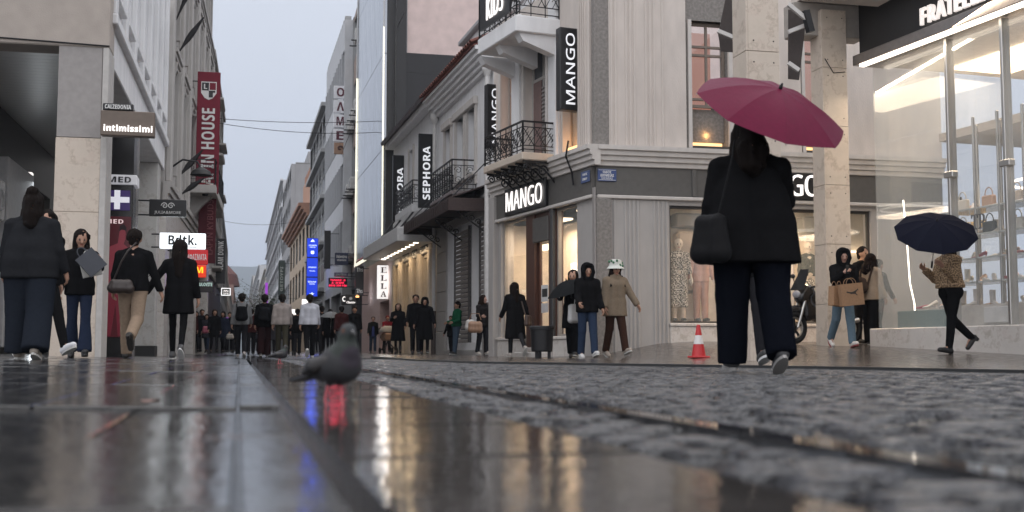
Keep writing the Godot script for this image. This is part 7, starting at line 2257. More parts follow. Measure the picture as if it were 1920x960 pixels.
	person({"label": "man in a green varsity jacket leaning by the closed shutters", "at": gpos(856, 36.6), "yaw": -75, "h": 1.62, "legs": [8, 2, 2, 0], "arms": [[10, 8, 62], [6, 8, 66]], "lean": -3, "top": {"c": [0.015, 0.1, 0.05], "hem": 0.92, "loose": 1.1}, "bottom": {"c": [0.07, 0.1, 0.14]}, "hair": {"style": "short", "c": HAIR}})
	person({"label": "dark figure sitting low on the shutter step beside the green jacket", "at": gpos(846, 37.4), "yaw": -40, "h": 1.2, "legs": [10, 4, -4, 4], "top": {"c": BLK, "hem": 0.8}, "bottom": {"c": DRK, "style": "slim"}, "hair": {"style": "short", "c": HAIR}})
	person({"label": "woman in a dark blazer and pale top carrying a large tan bag", "at": gpos(905, 33.0), "yaw": 24, "h": 1.64, "legs": [6, 2, -6, 8], "arms": [[30, 8, 84, 10], [14, 12, 70]], "look": 30, "top": {"c": [0.02, 0.018, 0.018], "hem": 0.84}, "bottom": {"c": DRK, "style": "straight"}, "shoe": [0.55, 0.5, 0.46], "skin": Color(0.42, 0.25, 0.19), "hair": {"style": "long", "c": [0.02, 0.013, 0.01], "len": 0.24, "puff": 1.1}})
	soft_bag("tote_bag", "large tan tote bag with a pale side carried by the woman in the blazer", at(891, 624, 32.5), 0.1, Vector3(0.42, 0.32, 0.18), mt("tan", lin(0.32, 0.19, 0.12), 0.5, {"tex": T.mottle}), [at(880, 600, 32.5), at(884, 588, 32.5), at(898, 588, 32.5), at(902, 600, 32.5)], {"taper": 0.95})
	soft_bag("shoulder_bag", "white bag pressed against the tan tote bag", at(882, 621, 32.8), 0.4, Vector3(0.3, 0.34, 0.2), paint(0.55, 0.53, 0.5), [], {})
	person({"label": "woman in a long black coat with long dark hair walking away at the shop door", "at": gpos(966, 24.4), "yaw": 186, "h": 1.52, "legs": [8, 2, -16, 30], "arms": [[10, 12, 26], [-12, 14, 14]], "top": {"c": BLK, "hem": 0.42, "flare": 1.2, "loose": 1.08}, "bottom": {"c": [0.03, 0.03, 0.032], "style": "slim"}, "shoe": [0.4, 0.36, 0.33], "hair": {"style": "long", "c": HAIR, "len": 0.3}})
	soft_bag("shoulder_bag", "brown shoulder bag at the side of the long black coat", at(990, 612, 24.2), 0.8, Vector3(0.22, 0.24, 0.1), mt("brownleather", lin(0.07, 0.045, 0.035), 0.4), [at(985, 590, 24.2), at(978, 565, 24.3)], {})
	var u1 := person({"label": "woman in black carrying a white bag under a tilted black umbrella", "at": gpos(1076, 20.9), "yaw": -30, "h": 1.52, "legs": [10, 2, -8, 12], "arms": [[30, 8, 90, 20], [40, 10, 90, 10]], "top": {"c": BLK, "hem": 0.6, "flare": 1.15, "loose": 1.1}, "bottom": {"c": BLK, "style": "wide"}, "hair": {"style": "long", "c": HAIR, "len": 0.2}})
	umbrella("black umbrella tilted low in front of the woman with the white bag", at(1062, 526, 20.6), Vector3(-0.32, 0.94, 0.1), J(u1, "wri", 0), 0.42, 0.2, mt("umbblack", lin(0.012, 0.013, 0.014), 0.8, {"spec": 0.15}), 8, 0.0)
	soft_bag("carrier_bag", "crumpled white carrier bag hanging between the two dark figures", at(1075, 606, 20.4), 0.2, Vector3(0.2, 0.34, 0.12), paint(0.5, 0.5, 0.5), [at(1076, 575, 20.4), at(1082, 540, 20.3)], {"sw": 0.008})
	person({"label": "person in a black hooded jacket and blue jeans walking up to the crossing", "at": gpos(1101, 20.0), "yaw": 0, "h": 1.57, "legs": [14, 2, -4, 8], "arms": [[4, 8, 20], [16, 6, 40]], "nod": 10, "top": {"c": BLK, "hem": 0.85, "loose": 1.1}, "bottom": {"c": [0.03, 0.045, 0.08], "style": "straight"}, "shoe": [0.55, 0.55, 0.55], "hair": {"style": "hood", "c": BLK}})
	var bk := person({"label": "woman in a khaki parka and a white flowered bucket hat", "at": gpos(1153, 20.4), "yaw": 10, "h": 1.6, "legs": [18, 2, -6, 16], "arms": [[14, 24, 8], [4, 8, 12]], "nod": 8, "top": {"c": [0.22, 0.175, 0.13], "hem": 0.76, "loose": 1.2, "flare": 1.05, "collar": 0.05}, "bottom": {"c": [0.045, 0.024, 0.018], "style": "straight"}, "shoe": [0.35, 0.3, 0.26], "hair": {"style": "long", "c": [0.02, 0.012, 0.01], "len": 0.18}})
	bucket_hat(bk)
	backpack("black backpack behind the khaki parka", bk, BLK, 0.28, 0.4)
	# side street
	var pg := person({"label": "girl in a black hood and light jeans looking at a phone with paper bags", "at": gpos(1583, 19.6), "yaw": -6, "h": 1.62, "legs": [12, 2, -16, 22], "arms": [[4, 10, 14], [34, 10, 96, 32]], "curl": [0.9, 1.1], "nod": 10, "look": -6, "top": {"c": BLK, "hem": 0.88, "loose": 1.12}, "bottom": {"c": [0.13, 0.19, 0.24], "style": "straight"}, "shoe": [0.6, 0.57, 0.54], "sole": [0.25, 0.05, 0.05], "hair": {"style": "hood_up", "c": BLK}, "skin": Color(0.42, 0.25, 0.19)})
	var kr := mt("kraft", lin(0.34, 0.2, 0.11), 0.75, {"tex": T.mottle, "bump": T.mottle2, "relief": 0.6, "scale": 3.0})
	var pb := paper_bag("brown paper bag printed with a leaping cat on the girl's arm", at(1598, 573, 19.15), -0.1, 0.38, 0.36, 0.12, kr, 0.1)
	var cat := PackedVector2Array()
	for e in [[-0.1, 0.06], [-0.085, 0.075], [-0.05, 0.06], [0.0, 0.055], [0.05, 0.075], [0.09, 0.1], [0.105, 0.12], [0.1, 0.09], [0.115, 0.085], [0.085, 0.075], [0.06, 0.04], [0.075, 0.005], [0.095, -0.01], [0.07, -0.01], [0.045, 0.02], [0.02, 0.02], [-0.02, 0.02], [-0.06, 0.04], [-0.09, 0.05]]: cat.append(Vector2(e[0], e[1] * 0.9 + 0.17))
	put("printed_mark", mb().prism(cat, 0.0605, 0.063), paint(0.04, 0.03, 0.025), pb)
	paper_bag("plain brown paper bag beside the printed one", at(1567, 574, 19.3), 0.35, 0.24, 0.32, 0.12, kr, -0.08)
	var ph := thing("phone", "dark phone held up by the girl in the black hood", "phone", J(pg, "wri", 1) + J(pg, "hd", 1) * 0.0 + Vector3(0.03, 0.05, 0.06), 0.3)
	put("phone_body", mb().cbox(-0.036, 0.036, -0.07, 0.07, -0.005, 0.005, 0.004), M.iron, ph)
	put("screen", mb().box(-0.032, 0.032, -0.064, 0.064, -0.0075, -0.0055), M.darkglass, ph)
	person({"label": "bearded man in dark clothes standing behind the beige puffer jacket", "at": gpos(1619, 22.0), "yaw": 20, "h": 1.78, "legs": [3, 0, -2, 2], "top": {"c": BLK, "hem": 0.84}, "bottom": {"c": DRK}, "hair": {"style": "short", "c": HAIR}, "skin": Color(0.34, 0.2, 0.14)})
	var bg := person({"label": "curly haired woman in a beige puffer jacket facing the shop", "at": gpos(1634, 20.9), "yaw": 105, "h": 1.6, "legs": [4, 1, -4, 4], "arms": [[-4, 6, 16], [6, 6, 14]], "top": {"c": [0.36, 0.28, 0.21], "hem": 0.86, "loose": 1.18}, "bottom": {"c": BLK, "style": "wide"}, "shoe": BLK, "hair": {"style": "long", "c": [0.014, 0.009, 0.008], "len": 0.2, "puff": 1.35}})
	backpack("small brown backpack on the beige puffer jacket", bg, [0.05, 0.035, 0.028], 0.24, 0.32)
	person({"label": "person in black with white trainers at the edge of the shop glass", "at": gpos(1648, 22.6), "yaw": 100, "h": 1.56, "legs": [8, 2, -8, 8], "top": {"c": BLK, "hem": 0.85}, "bottom": {"c": BLK, "style": "straight"}, "shoe": [0.6, 0.6, 0.6], "hair": {"style": "short", "c": HAIR}})
	var lep := mt("leopard", Color.WHITE, 0.8, {"tex": T.leopard, "scale": 3.2, "world": false})
	var lp := person({"label": "woman in a leopard print jacket and black leggings walking past the shoe shop", "at": gpos(1785, 17.2), "yaw": -84, "h": 1.68, "wide": 1.12, "legs": [10, 3, -14, 38], "arms": [[18, 4, 112], [14, 6, 112]], "top": {"c": BLK, "mat": lep, "hem": 0.98, "loose": 1.12}, "bottom": {"c": BLK, "style": "slim"}, "boots": true, "shoe": [0.012, 0.012, 0.012], "hair": {"style": "long", "c": HAIR, "len": 0.14}})
	umbrella("navy umbrella held low over the woman in leopard print", at(1757, 414, 16.7), Vector3(-0.22, 0.78, 0.55), J(lp, "wri", 0), 0.58, 0.2, mt("navy", lin(0.01, 0.011, 0.02), 0.8, {"tex": T.mottle, "spec": 0.1}), 10, 0.15)
	# far crowd: a few shared figures in different clothes
	var tops := [BLK, DRK, [0.03, 0.028, 0.035], [0.06, 0.02, 0.02], [0.16, 0.12, 0.1], [0.05, 0.05, 0.06], [0.025, 0.03, 0.05], [0.3, 0.28, 0.27]]
	var hairs := [HAIR, [0.03, 0.018, 0.012], HAIR, [0.18, 0.11, 0.06]]
	var far := [
		[357, 46, 0, 1, 3, 4, "fair haired woman in a tan coat at the edge of the far crowd"], [366, 48, 0, 1, 0, 0, "woman in black beside the fair haired woman in tan"], [377, 50, 10, 0, 1, 1, "man in charcoal in the crowd under the black banner"], [387, 49, 0, 1, 5, 2, "woman in slate grey in the crowd with a pink bag"],
		[401, 44, 0, 1, 0, 1, "dark haired woman in black walking up ahead of the far crowd"], [418, 46, -8, 1, 6, 0, "woman in navy with a pale handbag in the far crowd"], [430, 52, 0, 0, 2, 0, "man in dark plum among the far crowd"], [441, 50, 180, 0, 0, 0, "man in black hidden behind the grey hoodie"],
		[470, 48, 180, 0, 3, 0, "man in dark red walking away beyond the backpack"], [509, 50, 180, 1, 5, 0, "woman in slate grey walking away beyond the black jacket"], [545, 46, 180, 1, 1, 0, "woman in charcoal walking away past the beige hoodie"], [557, 44, 176, 0, 0, 0, "short man in black between the beige and white hoodies"],
		[603, 44, 180, 0, 1, 0, "man in charcoal walking away left of the grey umbrella"], [618, 43, 180, 1, 0, 0, "woman in black walking away beneath the grey umbrella"], [640, 41, 176, 0, 3, 0, "man in a rust brown jacket beside the grey umbrella"], [664, 45, 0, 0, 0, 0, "dark man standing by the black doorway"],
		[480, 66, 180, 0, 5, 0, "small far man in slate walking away mid street"], [520, 70, 180, 1, 2, 0, "small far woman in plum walking away mid street"], [590, 62, 0, 1, 0, 0, "small far woman in black walking up by the white sign"], [420, 64, 0, 0, 1, 0, "small far man in charcoal by the violet neon"],
		[440, 72, 0, 1, 4, 3, "small far woman in tan mid street"], [632, 58, 0, 0, 5, 0, "small far man in slate near the red display"]]
	for e in far:
		var back: bool = e[2] > 90
		var fem: bool = e[3] == 1
		var o := {"label": e[6], "at": gpos(e[0], e[1]), "yaw": e[2] + rng.randf_range(-14, 14), "h": (1.62 if fem else 1.74) * rng.randf_range(0.94, 1.05), "far": true, "q": 0.03, "cache": ("b" if back else "f") + ("w" if fem else "m"), "group": "people in the far crowd", "legs": [12, 3, -10, 14] if fem else [-9, 14, 11, 3], "top": {"c": tops[e[4]], "hem": 0.66 if fem else 0.86, "loose": 1.1}, "bottom": {"c": DRK if e[5] != 2 else [0.04, 0.055, 0.09], "style": "slim" if fem else "straight"}, "hair": {"style": "long" if fem else "short", "c": hairs[e[5] % 4]}}
		person(o)
	var fu := umbrella("grey umbrella above the pair walking away", at(622, 584, 42.6), Vector3(0.05, 1, 0.05), at(622, 620, 42.6), 0.42, 0.22, mt("umbgrey", lin(0.12, 0.125, 0.13), 0.5), 8, 0.0)
	umbrella("dark umbrella over the far left crowd", at(404, 596, 60.0), Vector3(-0.1, 1, 0.05), at(404, 630, 60.0), 0.55, 0.25, mt("umbblack"), 8, 0.0)
	soft_bag("handbag", "pale round handbag in the far crowd", at(431, 636, 45.5), 0, Vector3(0.3, 0.22, 0.14), paint(0.4, 0.36, 0.32), [], {})
	soft_bag("shopping_tote", "cream shopping bag low at the edge of the far crowd", at(352, 648, 45.5), 0, Vector3(0.4, 0.4, 0.16), paint(0.42, 0.34, 0.24), [], {})
	soft_bag("handbag", "pink bag held in the far crowd", at(385, 625, 48.0), 0, Vector3(0.24, 0.3, 0.14), paint(0.45, 0.12, 0.17), [], {})

func put_shirt(p: Vector3, k: float) -> void:
	var t := thing("shirt_front", "blue shirt showing in the open dark jacket by the pink wall", "shirt", p)
	var s := SDF.new()
	s.add(Vector3(0, 1.24 * k, 0.09), 0.06, Vector3(0, 0.86 * k, 0.1), 0.075)
	put("cloth", net(s, 0.025, 0.02), cloth(0.06, 0.075, 0.22), t)

func bucket_hat(p: Node3D) -> void:
	var t := thing("bucket_hat", "white bucket hat with green flowers on the woman in the parka", "hat", J(p, "hc") + Vector3(0, 0.055, 0.0), p.rotation.y)
	var wm := mt("hatwhite", lin(0.6, 0.62, 0.58), 0.8, {"bump": T.weave, "relief": 0.2, "scale": 3.0})
	put("crown", mb().lathe([Vector2(0.118, 0.0), Vector2(0.108, 0.06), Vector2(0.098, 0.1), Vector2(0.07, 0.112), Vector2(0.0, 0.114)], 20), wm, t)
	put("brim", mb().lathe([Vector2(0.155, -0.055), Vector2(0.158, -0.052), Vector2(0.119, 0.003), Vector2(0.112, 0.0)], 20), wm, t)
	var r := RandomNumberGenerator.new()
	r.seed = 3
	for k in 14:
		var a := k * 2.4
		var y := r.randf_range(-0.03, 0.09)
		var rad := 0.112 if y > 0 else 0.135
		var c := Vector3(cos(a) * rad, y, sin(a) * rad)
		put("flower", mb().ball(c, Vector3(0.022, 0.022, 0.022), 8), paint(0.05, 0.16, 0.08), t)

func mannequins(G: Dictionary) -> void:
	var spots := mt("spots", Color.WHITE, 0.8, {"tex": T.spots, "scale": 2.6, "world": false})
	var sk := Color(0.68, 0.6, 0.53)
	var white := [0.62, 0.56, 0.5]
	var e := [[1272.0, 0.75, "mannequin in a long white dress with dark spots in the side window", {"c": white, "mat": spots, "hem": 0.3, "flare": 1.1, "loose": 0.86, "sleeve": 0.5}, "slim", [0.6, 0.5, 0.42]], [1313.0, 0.78, "mannequin in a dusty pink suit in the side window", {"c": [0.5, 0.3, 0.25], "hem": 0.84, "loose": 0.92}, "straight", [0.46, 0.27, 0.22]], [1514.0, 0.75, "mannequin in a black blouse and spotted skirt behind the motorbike", {"c": BLK, "hem": 0.98, "loose": 0.84}, "slim", [0.6, 0.5, 0.42]]]
	for k in 3:
		var s := loc(G, e[k][0], 500, -e[k][1]).x
		var P: Vector3 = G.x * Vector3(s, 0.7, -e[k][1])
		var p := person({"called": "mannequin", "label": e[k][2], "at": P, "yaw": -12 + 10 * k, "h": 1.62, "legs": [2, 0, -1, 1], "arms": [[0, 9, 10], [2, 9, 12]], "skin": sk, "top": e[k][3], "bottom": {"c": e[k][5], "style": e[k][4]}, "shoe": [0.03, 0.03, 0.03], "hair": {"style": "short", "c": [0.6, 0.53, 0.46]}})
		p.get_node("hair").free()
		if k == 2:
			var S := SDF.new()
			for sg in [-1.0, 1.0]: S.add(Vector3(sg * 0.055, 1.02, 0), 0.09, Vector3(sg * 0.085, 0.42, 0.01), 0.13)
			S.planes = [[Vector3.DOWN, -0.42]]
			put("skirt", net(S, 0.02, 0.04), spots, p)

# ---- birds, bin, cone, motorbike, pram
func pigeon(label: String, p: Vector3, yaw: float, k: float, fine: float) -> void:
	var t := thing("pigeon", label, "pigeon", p, yaw)
	var S := SDF.new()   # looks along +z
	S.add(Vector3(0, 0.098, -0.06), 0.038, Vector3(0, 0.116, 0.03), 0.06).add(Vector3(0, 0.116, 0.03), 0.06, Vector3(0, 0.15, 0.055), 0.036)
	S.add(Vector3(0, 0.15, 0.055), 0.034, Vector3(0, 0.19, 0.056), 0.025).add(Vector3(0, 0.19, 0.056), 0.024, Vector3(0, 0.207, 0.064), 0.024)
	S.add(Vector3(0, 0.095, -0.07), 0.03, Vector3(0, 0.075, -0.15), 0.012)
	for sg in [-1.0, 1.0]: S.add(Vector3(sg * 0.014, 0.085, 0.0), 0.03, Vector3(sg * 0.017, 0.06, -0.005), 0.014)
	S.base = Color(0.025, 0.025, 0.029)
	S.paint = [[Vector3(0, 0.16, 0.055), 0.05, Color(0.02, 0.028, 0.026)], [Vector3(0, 0.13, 0.075), 0.035, Color(0.03, 0.022, 0.034)], [Vector3(0, 0.21, 0.06), 0.028, Color(0.03, 0.032, 0.037)]]
	for sg in [-1.0, 1.0]: S.paint.append([Vector3(sg * 0.02, 0.208, 0.07), 0.0055, Color(0.12, 0.04, 0.015)])
	var bd := put("body", net(S, fine, 0.02), mt("feather", Color.WHITE, 0.6, {"vc": true, "bump": T.weave, "relief": 0.2, "scale": 6.0, "world": false}), t)
	bd.position.y = 0.018
	for sg in [-1.0, 1.0]:
		var W := SDF.new()
		W.add(Vector3(sg * 0.042, 0.12, 0.03), 0.022, Vector3(sg * 0.042, 0.105, -0.06), 0.022).add(Vector3(sg * 0.042, 0.105, -0.06), 0.022, Vector3(sg * 0.016, 0.085, -0.155), 0.008)
		W.base = Color(0.05, 0.047, 0.047)
		W.paint = [[Vector3(sg * 0.045, 0.105, -0.045), 0.0, Color.BLACK]]
		for q in 4:
			W.paint.append([Vector3(sg * 0.055, 0.082 + q * 0.016, -0.05 - q * 0.004), 0.014, Color(0.015, 0.015, 0.017)])
			W.paint.append([Vector3(sg * 0.055, 0.082 + q * 0.016, -0.085 - q * 0.004), 0.013, Color(0.015, 0.015, 0.017)])
		W.paint.append([Vector3(sg * 0.02, 0.085, -0.155), 0.04, Color(0.02, 0.02, 0.022)])
		put("wing", net(W, fine, 0.014), mt("feather"), t).position.y = 0.018
	put("tail", mb().hexa3([Vector3(-0.022, 0.084, -0.12), Vector3(0.022, 0.084, -0.12), Vector3(0.03, 0.066, -0.215), Vector3(-0.03, 0.066, -0.215)], 0.01), mt("tailf", lin(0.022, 0.022, 0.026), 0.6), t).position.y = 0.018
	put("beak", mb().tube([Vector3(0, 0.203, 0.08), Vector3(0, 0.199, 0.094), Vector3(0, 0.193, 0.104)], [0.007, 0.005, 0.002], 6), paint(0.03, 0.03, 0.03), t).position.y = 0.018
	put("cere", mb().ball(Vector3(0, 0.207, 0.084), Vector3(0.006, 0.004, 0.005), 6), paint(0.5, 0.5, 0.5), t).position.y = 0.018
	var pink := mt("pigeonleg", lin(0.6, 0.13, 0.15), 0.5)
	for sg in [-1.0, 1.0]:
		var o: float = 0.012 * sg
		var lg := put("leg", mb().tube([Vector3(sg * 0.018, 0.085, -0.005), Vector3(sg * 0.02, 0.03, -0.012 + o), Vector3(sg * 0.02, 0.004, -0.004 + o)], [0.006, 0.004, 0.004], 6), pink, t)
		for a in [-0.5, 0.0, 0.5, PI]:
			put("toe", mb().tube([Vector3(sg * 0.02, 0.004, -0.004 + o), Vector3(sg * 0.02 + sin(a) * 0.018, 0.005, -0.004 + o + cos(a) * 0.018), Vector3(sg * 0.02 + sin(a) * 0.03, 0.002, -0.004 + o + cos(a) * 0.03)], [0.0035, 0.003, 0.0015], 5), pink, lg)
	t.scale = Vector3(k, k, k)

func street_things() -> void:
	var pz := 3.42
	pigeon("grey pigeon with pink feet standing in the wet channel", gp(630, pz, -0.021), deg_to_rad(28), 1.0, 0.0065)
	pigeon("small dark pigeon farther off beside the pavement edge", gp(526, 12.3, 0.0), deg_to_rad(80), 0.82, 0.01)
	# wet leaves on the flags
	for e in [[285.0, 2.98, 0.012, 0.5, 0.045, "curled brown leaf lying at the raised flag edge"], [441.0, 1.9, 0.004, 1.6, 0.022, "small red leaf stuck to the near wet flags"]]:
		var lf := thing("fallen_leaf", e[5], "leaf", gpos(e[0], e[1]) + Vector3(0, e[2], 0), e[3])
		var b := mb()
		for i in 6:
			var q := []
			for k in [[i, -1], [i, 1], [i + 1, 1], [i + 1, -1]]:
				var f: float = k[0] / 6.0
				q.append(Vector3(k[1] * sin(PI * f) * e[4] * 0.5, 0.006 * sin(PI * f * 2.0) + 0.012 * f * f + 0.004 * absf(k[1]), (f - 0.5) * e[4] * 2.0))
			b.quad(q[0], q[3], q[2], q[1])
		put("blade", b, mt("leafbrown", lin(0.12, 0.05, 0.03), 0.5), lf)
		put("stalk", mb().tube([Vector3(0, 0.002, -e[4]), Vector3(0.004, 0.006, -e[4] * 1.5)], 0.0012, 5), M.leafbrown, lf)
	# bin
	var t := thing("litter_bin", "dark round litter bin on short feet in front of the shop door", "bin", gpos(1016, 20.4))
	put("drum", mb().lathe([Vector2(0.0, 0.12), Vector2(0.175, 0.12), Vector2(0.185, 0.14), Vector2(0.205, 0.53), Vector2(0.215, 0.55), Vector2(0.2, 0.565), Vector2(0.19, 0.54), Vector2(0.165, 0.16), Vector2(0.0, 0.16)], 24), mt("bin", lin(0.018, 0.018, 0.02), 0.4, {"metal": 0.3, "tex": T.mottle2}), t)
	put("rim", mb().lathe([Vector2(0.208, 0.5), Vector2(0.222, 0.505), Vector2(0.222, 0.54), Vector2(0.208, 0.545)], 24), M.iron, t)
	for a in 3: put("foot", mb().cbox(-0.025 + cos(a * 2.1 + 0.5) * 0.13, 0.025 + cos(a * 2.1 + 0.5) * 0.13, 0, 0.13, -0.025 + sin(a * 2.1 + 0.5) * 0.13, 0.025 + sin(a * 2.1 + 0.5) * 0.13, 0.005), M.iron, t)
	# cone
	var cn := thing("traffic_cone", "red traffic cone with a white band on the side street paving", "cone", gpos(1310, 17.4))
	var red := mt("conered", lin(0.55, 0.03, 0.035), 0.4, {"tex": T.mottle})
	put("cone_base", mb().cbox(-0.13, 0.13, 0.005, 0.035, -0.13, 0.13, 0.008), red, cn)
	put("cone_lower", mb().lathe([Vector2(0.105, 0.035), Vector2(0.075, 0.21)], 20), red, cn)
	put("cone_band", mb().lathe([Vector2(0.0765, 0.21), Vector2(0.0525, 0.34)], 20), paint(0.75, 0.73, 0.72, 0.4), cn)
	put("cone_top", mb().lathe([Vector2(0.051, 0.34), Vector2(0.027, 0.49), Vector2(0.02, 0.497), Vector2(0.0, 0.497)], 20), red, cn)
	# motorbike behind the pillar
	var mb_ := thing("motorbike", "black motorbike with a dark windscreen parked behind the pillar", "motorbike", gpos(1530, 21.35) + Vector3(0.12, 0, 0), deg_to_rad(-72))
	var blk := mt("bikeblack", lin(0.012, 0.012, 0.014), 0.25, {"coat": 0.6})
	var rub := paint(0.012, 0.012, 0.012, 0.8)
	for e in [0.68, -0.68]:
		var wh := Node3D.new()
		wh.name = "wheel"
		mb_.add_child(wh, true)
		wh.position = Vector3(0, 0.3, e)
		var pr := []
		for i in 13:
			var a := TAU * i / 12.0
			pr.append(Vector2(0.245 + cos(a) * 0.055, sin(a) * 0.055))
		var ty := put("tyre", mb().lathe(pr, 28), rub, wh)
		ty.rotation.z = PI / 2
		put("rim", mb().lathe([Vector2(0.19, -0.03), Vector2(0.2, 0.0), Vector2(0.19, 0.03), Vector2(0.17, 0.02), Vector2(0.17, -0.02), Vector2(0.19, -0.03)], 24), M.steel, wh).rotation.z = PI / 2
		for k in 5: put("spoke", mb().bar(Vector3(0, 0, 0), Vector3(0, cos(TAU * k / 5.0), sin(TAU * k / 5.0)) * 0.18, 0.03), M.iron, wh)
		put("disc", mb().lathe([Vector2(0.06, 0.03), Vector2(0.12, 0.03), Vector2(0.12, 0.036), Vector2(0.06, 0.036)], 18), M.steel, wh).rotation.z = PI / 2
	put("front_mudguard", mb().tube([Vector3(0, 0.5, 0.9), Vector3(0, 0.635, 0.75), Vector3(0, 0.64, 0.6), Vector3(0, 0.55, 0.45)], [0.03, 0.07, 0.07, 0.04], 8), blk, mb_)
	for sg in [-1.0, 1.0]:
		put("fork", mb().tube([Vector3(sg * 0.09, 0.3, 0.68), Vector3(sg * 0.09, 0.95, 0.42)], 0.025, 8), M.steel, mb_)
		put("handlebar", mb().tube([Vector3(0, 1.0, 0.4), Vector3(sg * 0.2, 1.04, 0.36), Vector3(sg * 0.36, 1.0, 0.28)], 0.018, 6), M.iron, mb_)
		var mr := put("mirror", mb().tube([Vector3(sg * 0.24, 1.04, 0.36), Vector3(sg * 0.32, 1.22, 0.38)], 0.008, 5), M.iron, mb_)
		put("mirror_glass", mb().ball(Vector3(sg * 0.33, 1.25, 0.37), Vector3(0.07, 0.045, 0.02), 10), blk, mr)
	var S := SDF.new()
	S.add(Vector3(0, 0.85, 0.5), 0.13, Vector3(0, 0.95, 0.36), 0.15).add(Vector3(0, 0.82, 0.2), 0.15, Vector3(0, 0.8, -0.1), 0.14).add(Vector3(0, 0.6, 0.25), 0.17, Vector3(0, 0.5, -0.15), 0.17).add(Vector3(0, 0.82, 0.4), 0.12, Vector3(0, 0.55, 0.35), 0.14)
	put("fairing", net(S, 0.025, 0.06), blk, mb_)
	put("seat", net(SDF.new().add(Vector3(0, 0.82, -0.15), 0.12, Vector3(0, 0.84, -0.5), 0.11).add(Vector3(0, 0.84, -0.5), 0.1, Vector3(0, 0.92, -0.85), 0.06), 0.025, 0.04), rub, mb_)
	put("windscreen", mb().hexa3([Vector3(-0.17, 0.98, 0.6), Vector3(0.17, 0.98, 0.6), Vector3(0.1, 1.36, 0.4), Vector3(-0.1, 1.36, 0.4)], 0.012), mt("screenplastic", lin(0.02, 0.02, 0.022), 0.1), mb_)
	put("headlight", mb().ball(Vector3(0, 0.9, 0.61), Vector3(0.1, 0.07, 0.04), 12), mt("lampglass", lin(0.3, 0.3, 0.32), 0.08), mb_)
	put("exhaust", mb().tube([Vector3(0.14, 0.35, 0.1), Vector3(0.16, 0.36, -0.3), Vector3(0.18, 0.45, -0.75)], [0.03, 0.04, 0.05], 10), M.steel, mb_)
	put("stand", mb().bar(Vector3(0.12, 0.4, -0.1), Vector3(0.24, 0.0, -0.16), 0.02), M.iron, mb_)
	# pram
	var pr2 := thing("pram", "beige hooded pram pushed past the pink wall", "pram", gpos(728, 45.5), deg_to_rad(10))
	var hood := SDF.new()
	hood.add(Vector3(-0.12, 0.88, 0), 0.2, Vector3(0.12, 0.88, 0), 0.2).add(Vector3(-0.1, 0.85, -0.2), 0.2, Vector3(0.1, 0.85, -0.2), 0.2)
	hood.planes = [[Vector3.DOWN, -0.82]]
	put("hood", net(hood, 0.03, 0.04), cloth(0.4, 0.37, 0.33), pr2)
	put("carrycot", mb().cbox(-0.22, 0.22, 0.5, 0.8, -0.3, 0.36, 0.05), mt("cot", lin(0.26, 0.15, 0.09), 0.7), pr2)
	for e in [[-0.25, 0.3], [0.25, 0.3], [-0.25, -0.3], [0.25, -0.3]]:
		var w2 := put("wheel", mb().lathe([Vector2(0.06, -0.02), Vector2(0.12, -0.02), Vector2(0.12, 0.02), Vector2(0.06, 0.02)], 16), rub, pr2)
		w2.transform = Transform3D(Basis(Vector3.BACK, PI / 2), Vector3(e[0], 0.12, e[1]))
	put("chassis", mb().bar(Vector3(-0.22, 0.12, 0.3), Vector3(0.0, 0.5, -0.1), 0.03).bar(Vector3(0.22, 0.12, 0.3), Vector3(0.0, 0.5, -0.1), 0.03).bar(Vector3(-0.22, 0.12, -0.3), Vector3(0, 0.5, 0.1), 0.03).bar(Vector3(0.22, 0.12, -0.3), Vector3(0, 0.5, 0.1), 0.03), M.iron, pr2)
	put("handle", mb().tube([Vector3(-0.22, 0.6, -0.3), Vector3(-0.2, 1.0, -0.6), Vector3(0.2, 1.0, -0.6), Vector3(0.22, 0.6, -0.3)], 0.018, 6), M.iron, pr2)
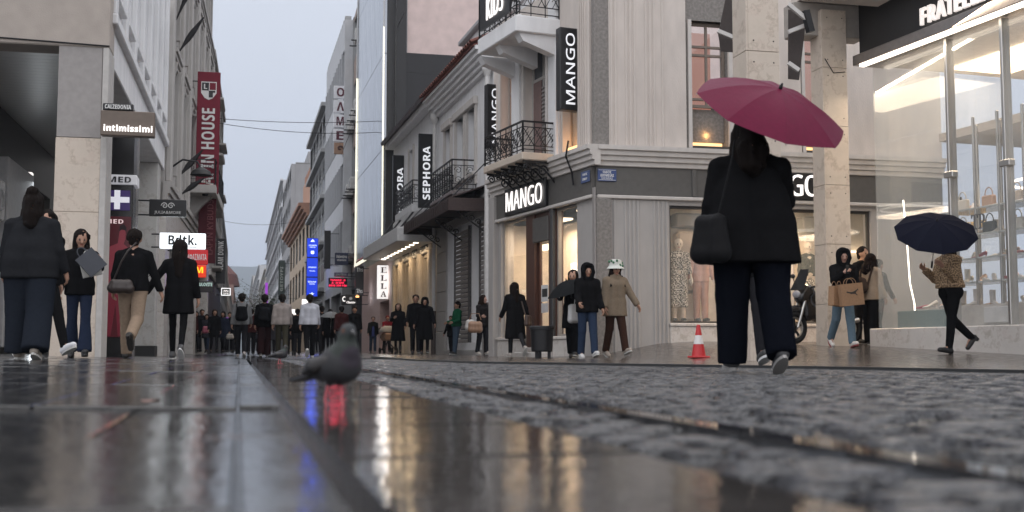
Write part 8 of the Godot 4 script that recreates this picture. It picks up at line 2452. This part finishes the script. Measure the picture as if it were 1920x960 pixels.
	person({"label": "person in a red jacket bent over the pram", "at": gpos(725, 47.3), "yaw": 4, "h": 1.5, "far": true, "q": 0.03, "lean": 14, "arms": [[40, 6, 40], [40, 6, 40]], "top": {"c": [0.2, 0.02, 0.03], "hem": 0.86}, "bottom": {"c": DRK}, "hair": {"style": "short", "c": [0.15, 0.02, 0.025]}})
	# a bare street tree far off
	tree(at(483, 640, 150.0), 8.5, "thin dark green street tree far down the right side", 21)
	tree(at(447, 640, 190.0), 11.0, "bare brown street tree at the far left", 22)

func tree(p: Vector3, h: float, label: String, sd: int) -> void:
	var t := thing("street_tree", label, "tree", Vector3(p.x, 0, p.z))
	var r := RandomNumberGenerator.new()
	r.seed = sd
	var b := mb()
	b.tube([Vector3(0, 0, 0), Vector3(0.1, h * 0.3, 0), Vector3(0, h * 0.55, 0.1)], [0.22, 0.17, 0.12], 8)
	var tips := []
	for k in 12:
		var a := r.randf() * TAU
		var y := h * r.randf_range(0.35, 0.55)
		var e := Vector3(cos(a) * h * 0.25, y + h * r.randf_range(0.15, 0.4), sin(a) * h * 0.25)
		b.tube([Vector3(0, y, 0), Vector3(e.x * 0.5, lerpf(y, e.y, 0.6), e.z * 0.5), e], [0.08, 0.05, 0.02], 5)
		tips.append(e)
	put("trunk", b, paint(0.05, 0.04, 0.035, 0.9), t)
	var l := mb()
	for k in 1500:
		var e: Vector3 = tips[r.randi() % tips.size()]
		var c := e * r.randf_range(0.75, 1.1) + Vector3(r.randfn(0, 0.5), r.randfn(0, 0.5), r.randfn(0, 0.5))
		var q := Basis.from_euler(Vector3(r.randf() * 6, r.randf() * 6, 0))
		var s := 0.13
		l.quad(c + q * Vector3(-s, 0, 0), c + q * Vector3(0, -s * 0.5, 0), c + q * Vector3(s, 0, 0), c + q * Vector3(0, s * 0.5, 0))
	put("crown", l, mt("leaf%d" % sd, lin(0.045, 0.06, 0.028) if sd == 21 else lin(0.09, 0.055, 0.04), 0.7), t)

func build_all() -> void:
	base_materials()
	corner_building()
	tiled_house()
	cosmetics_shop()
	panel_building()
	right_far()
	arcade_building()
	totem()
	neoclassical_house()
	left_far()
	left_signs()
	right_signs()
	shoe_shop()
	arcade_right()
	crowd()
	street_things()
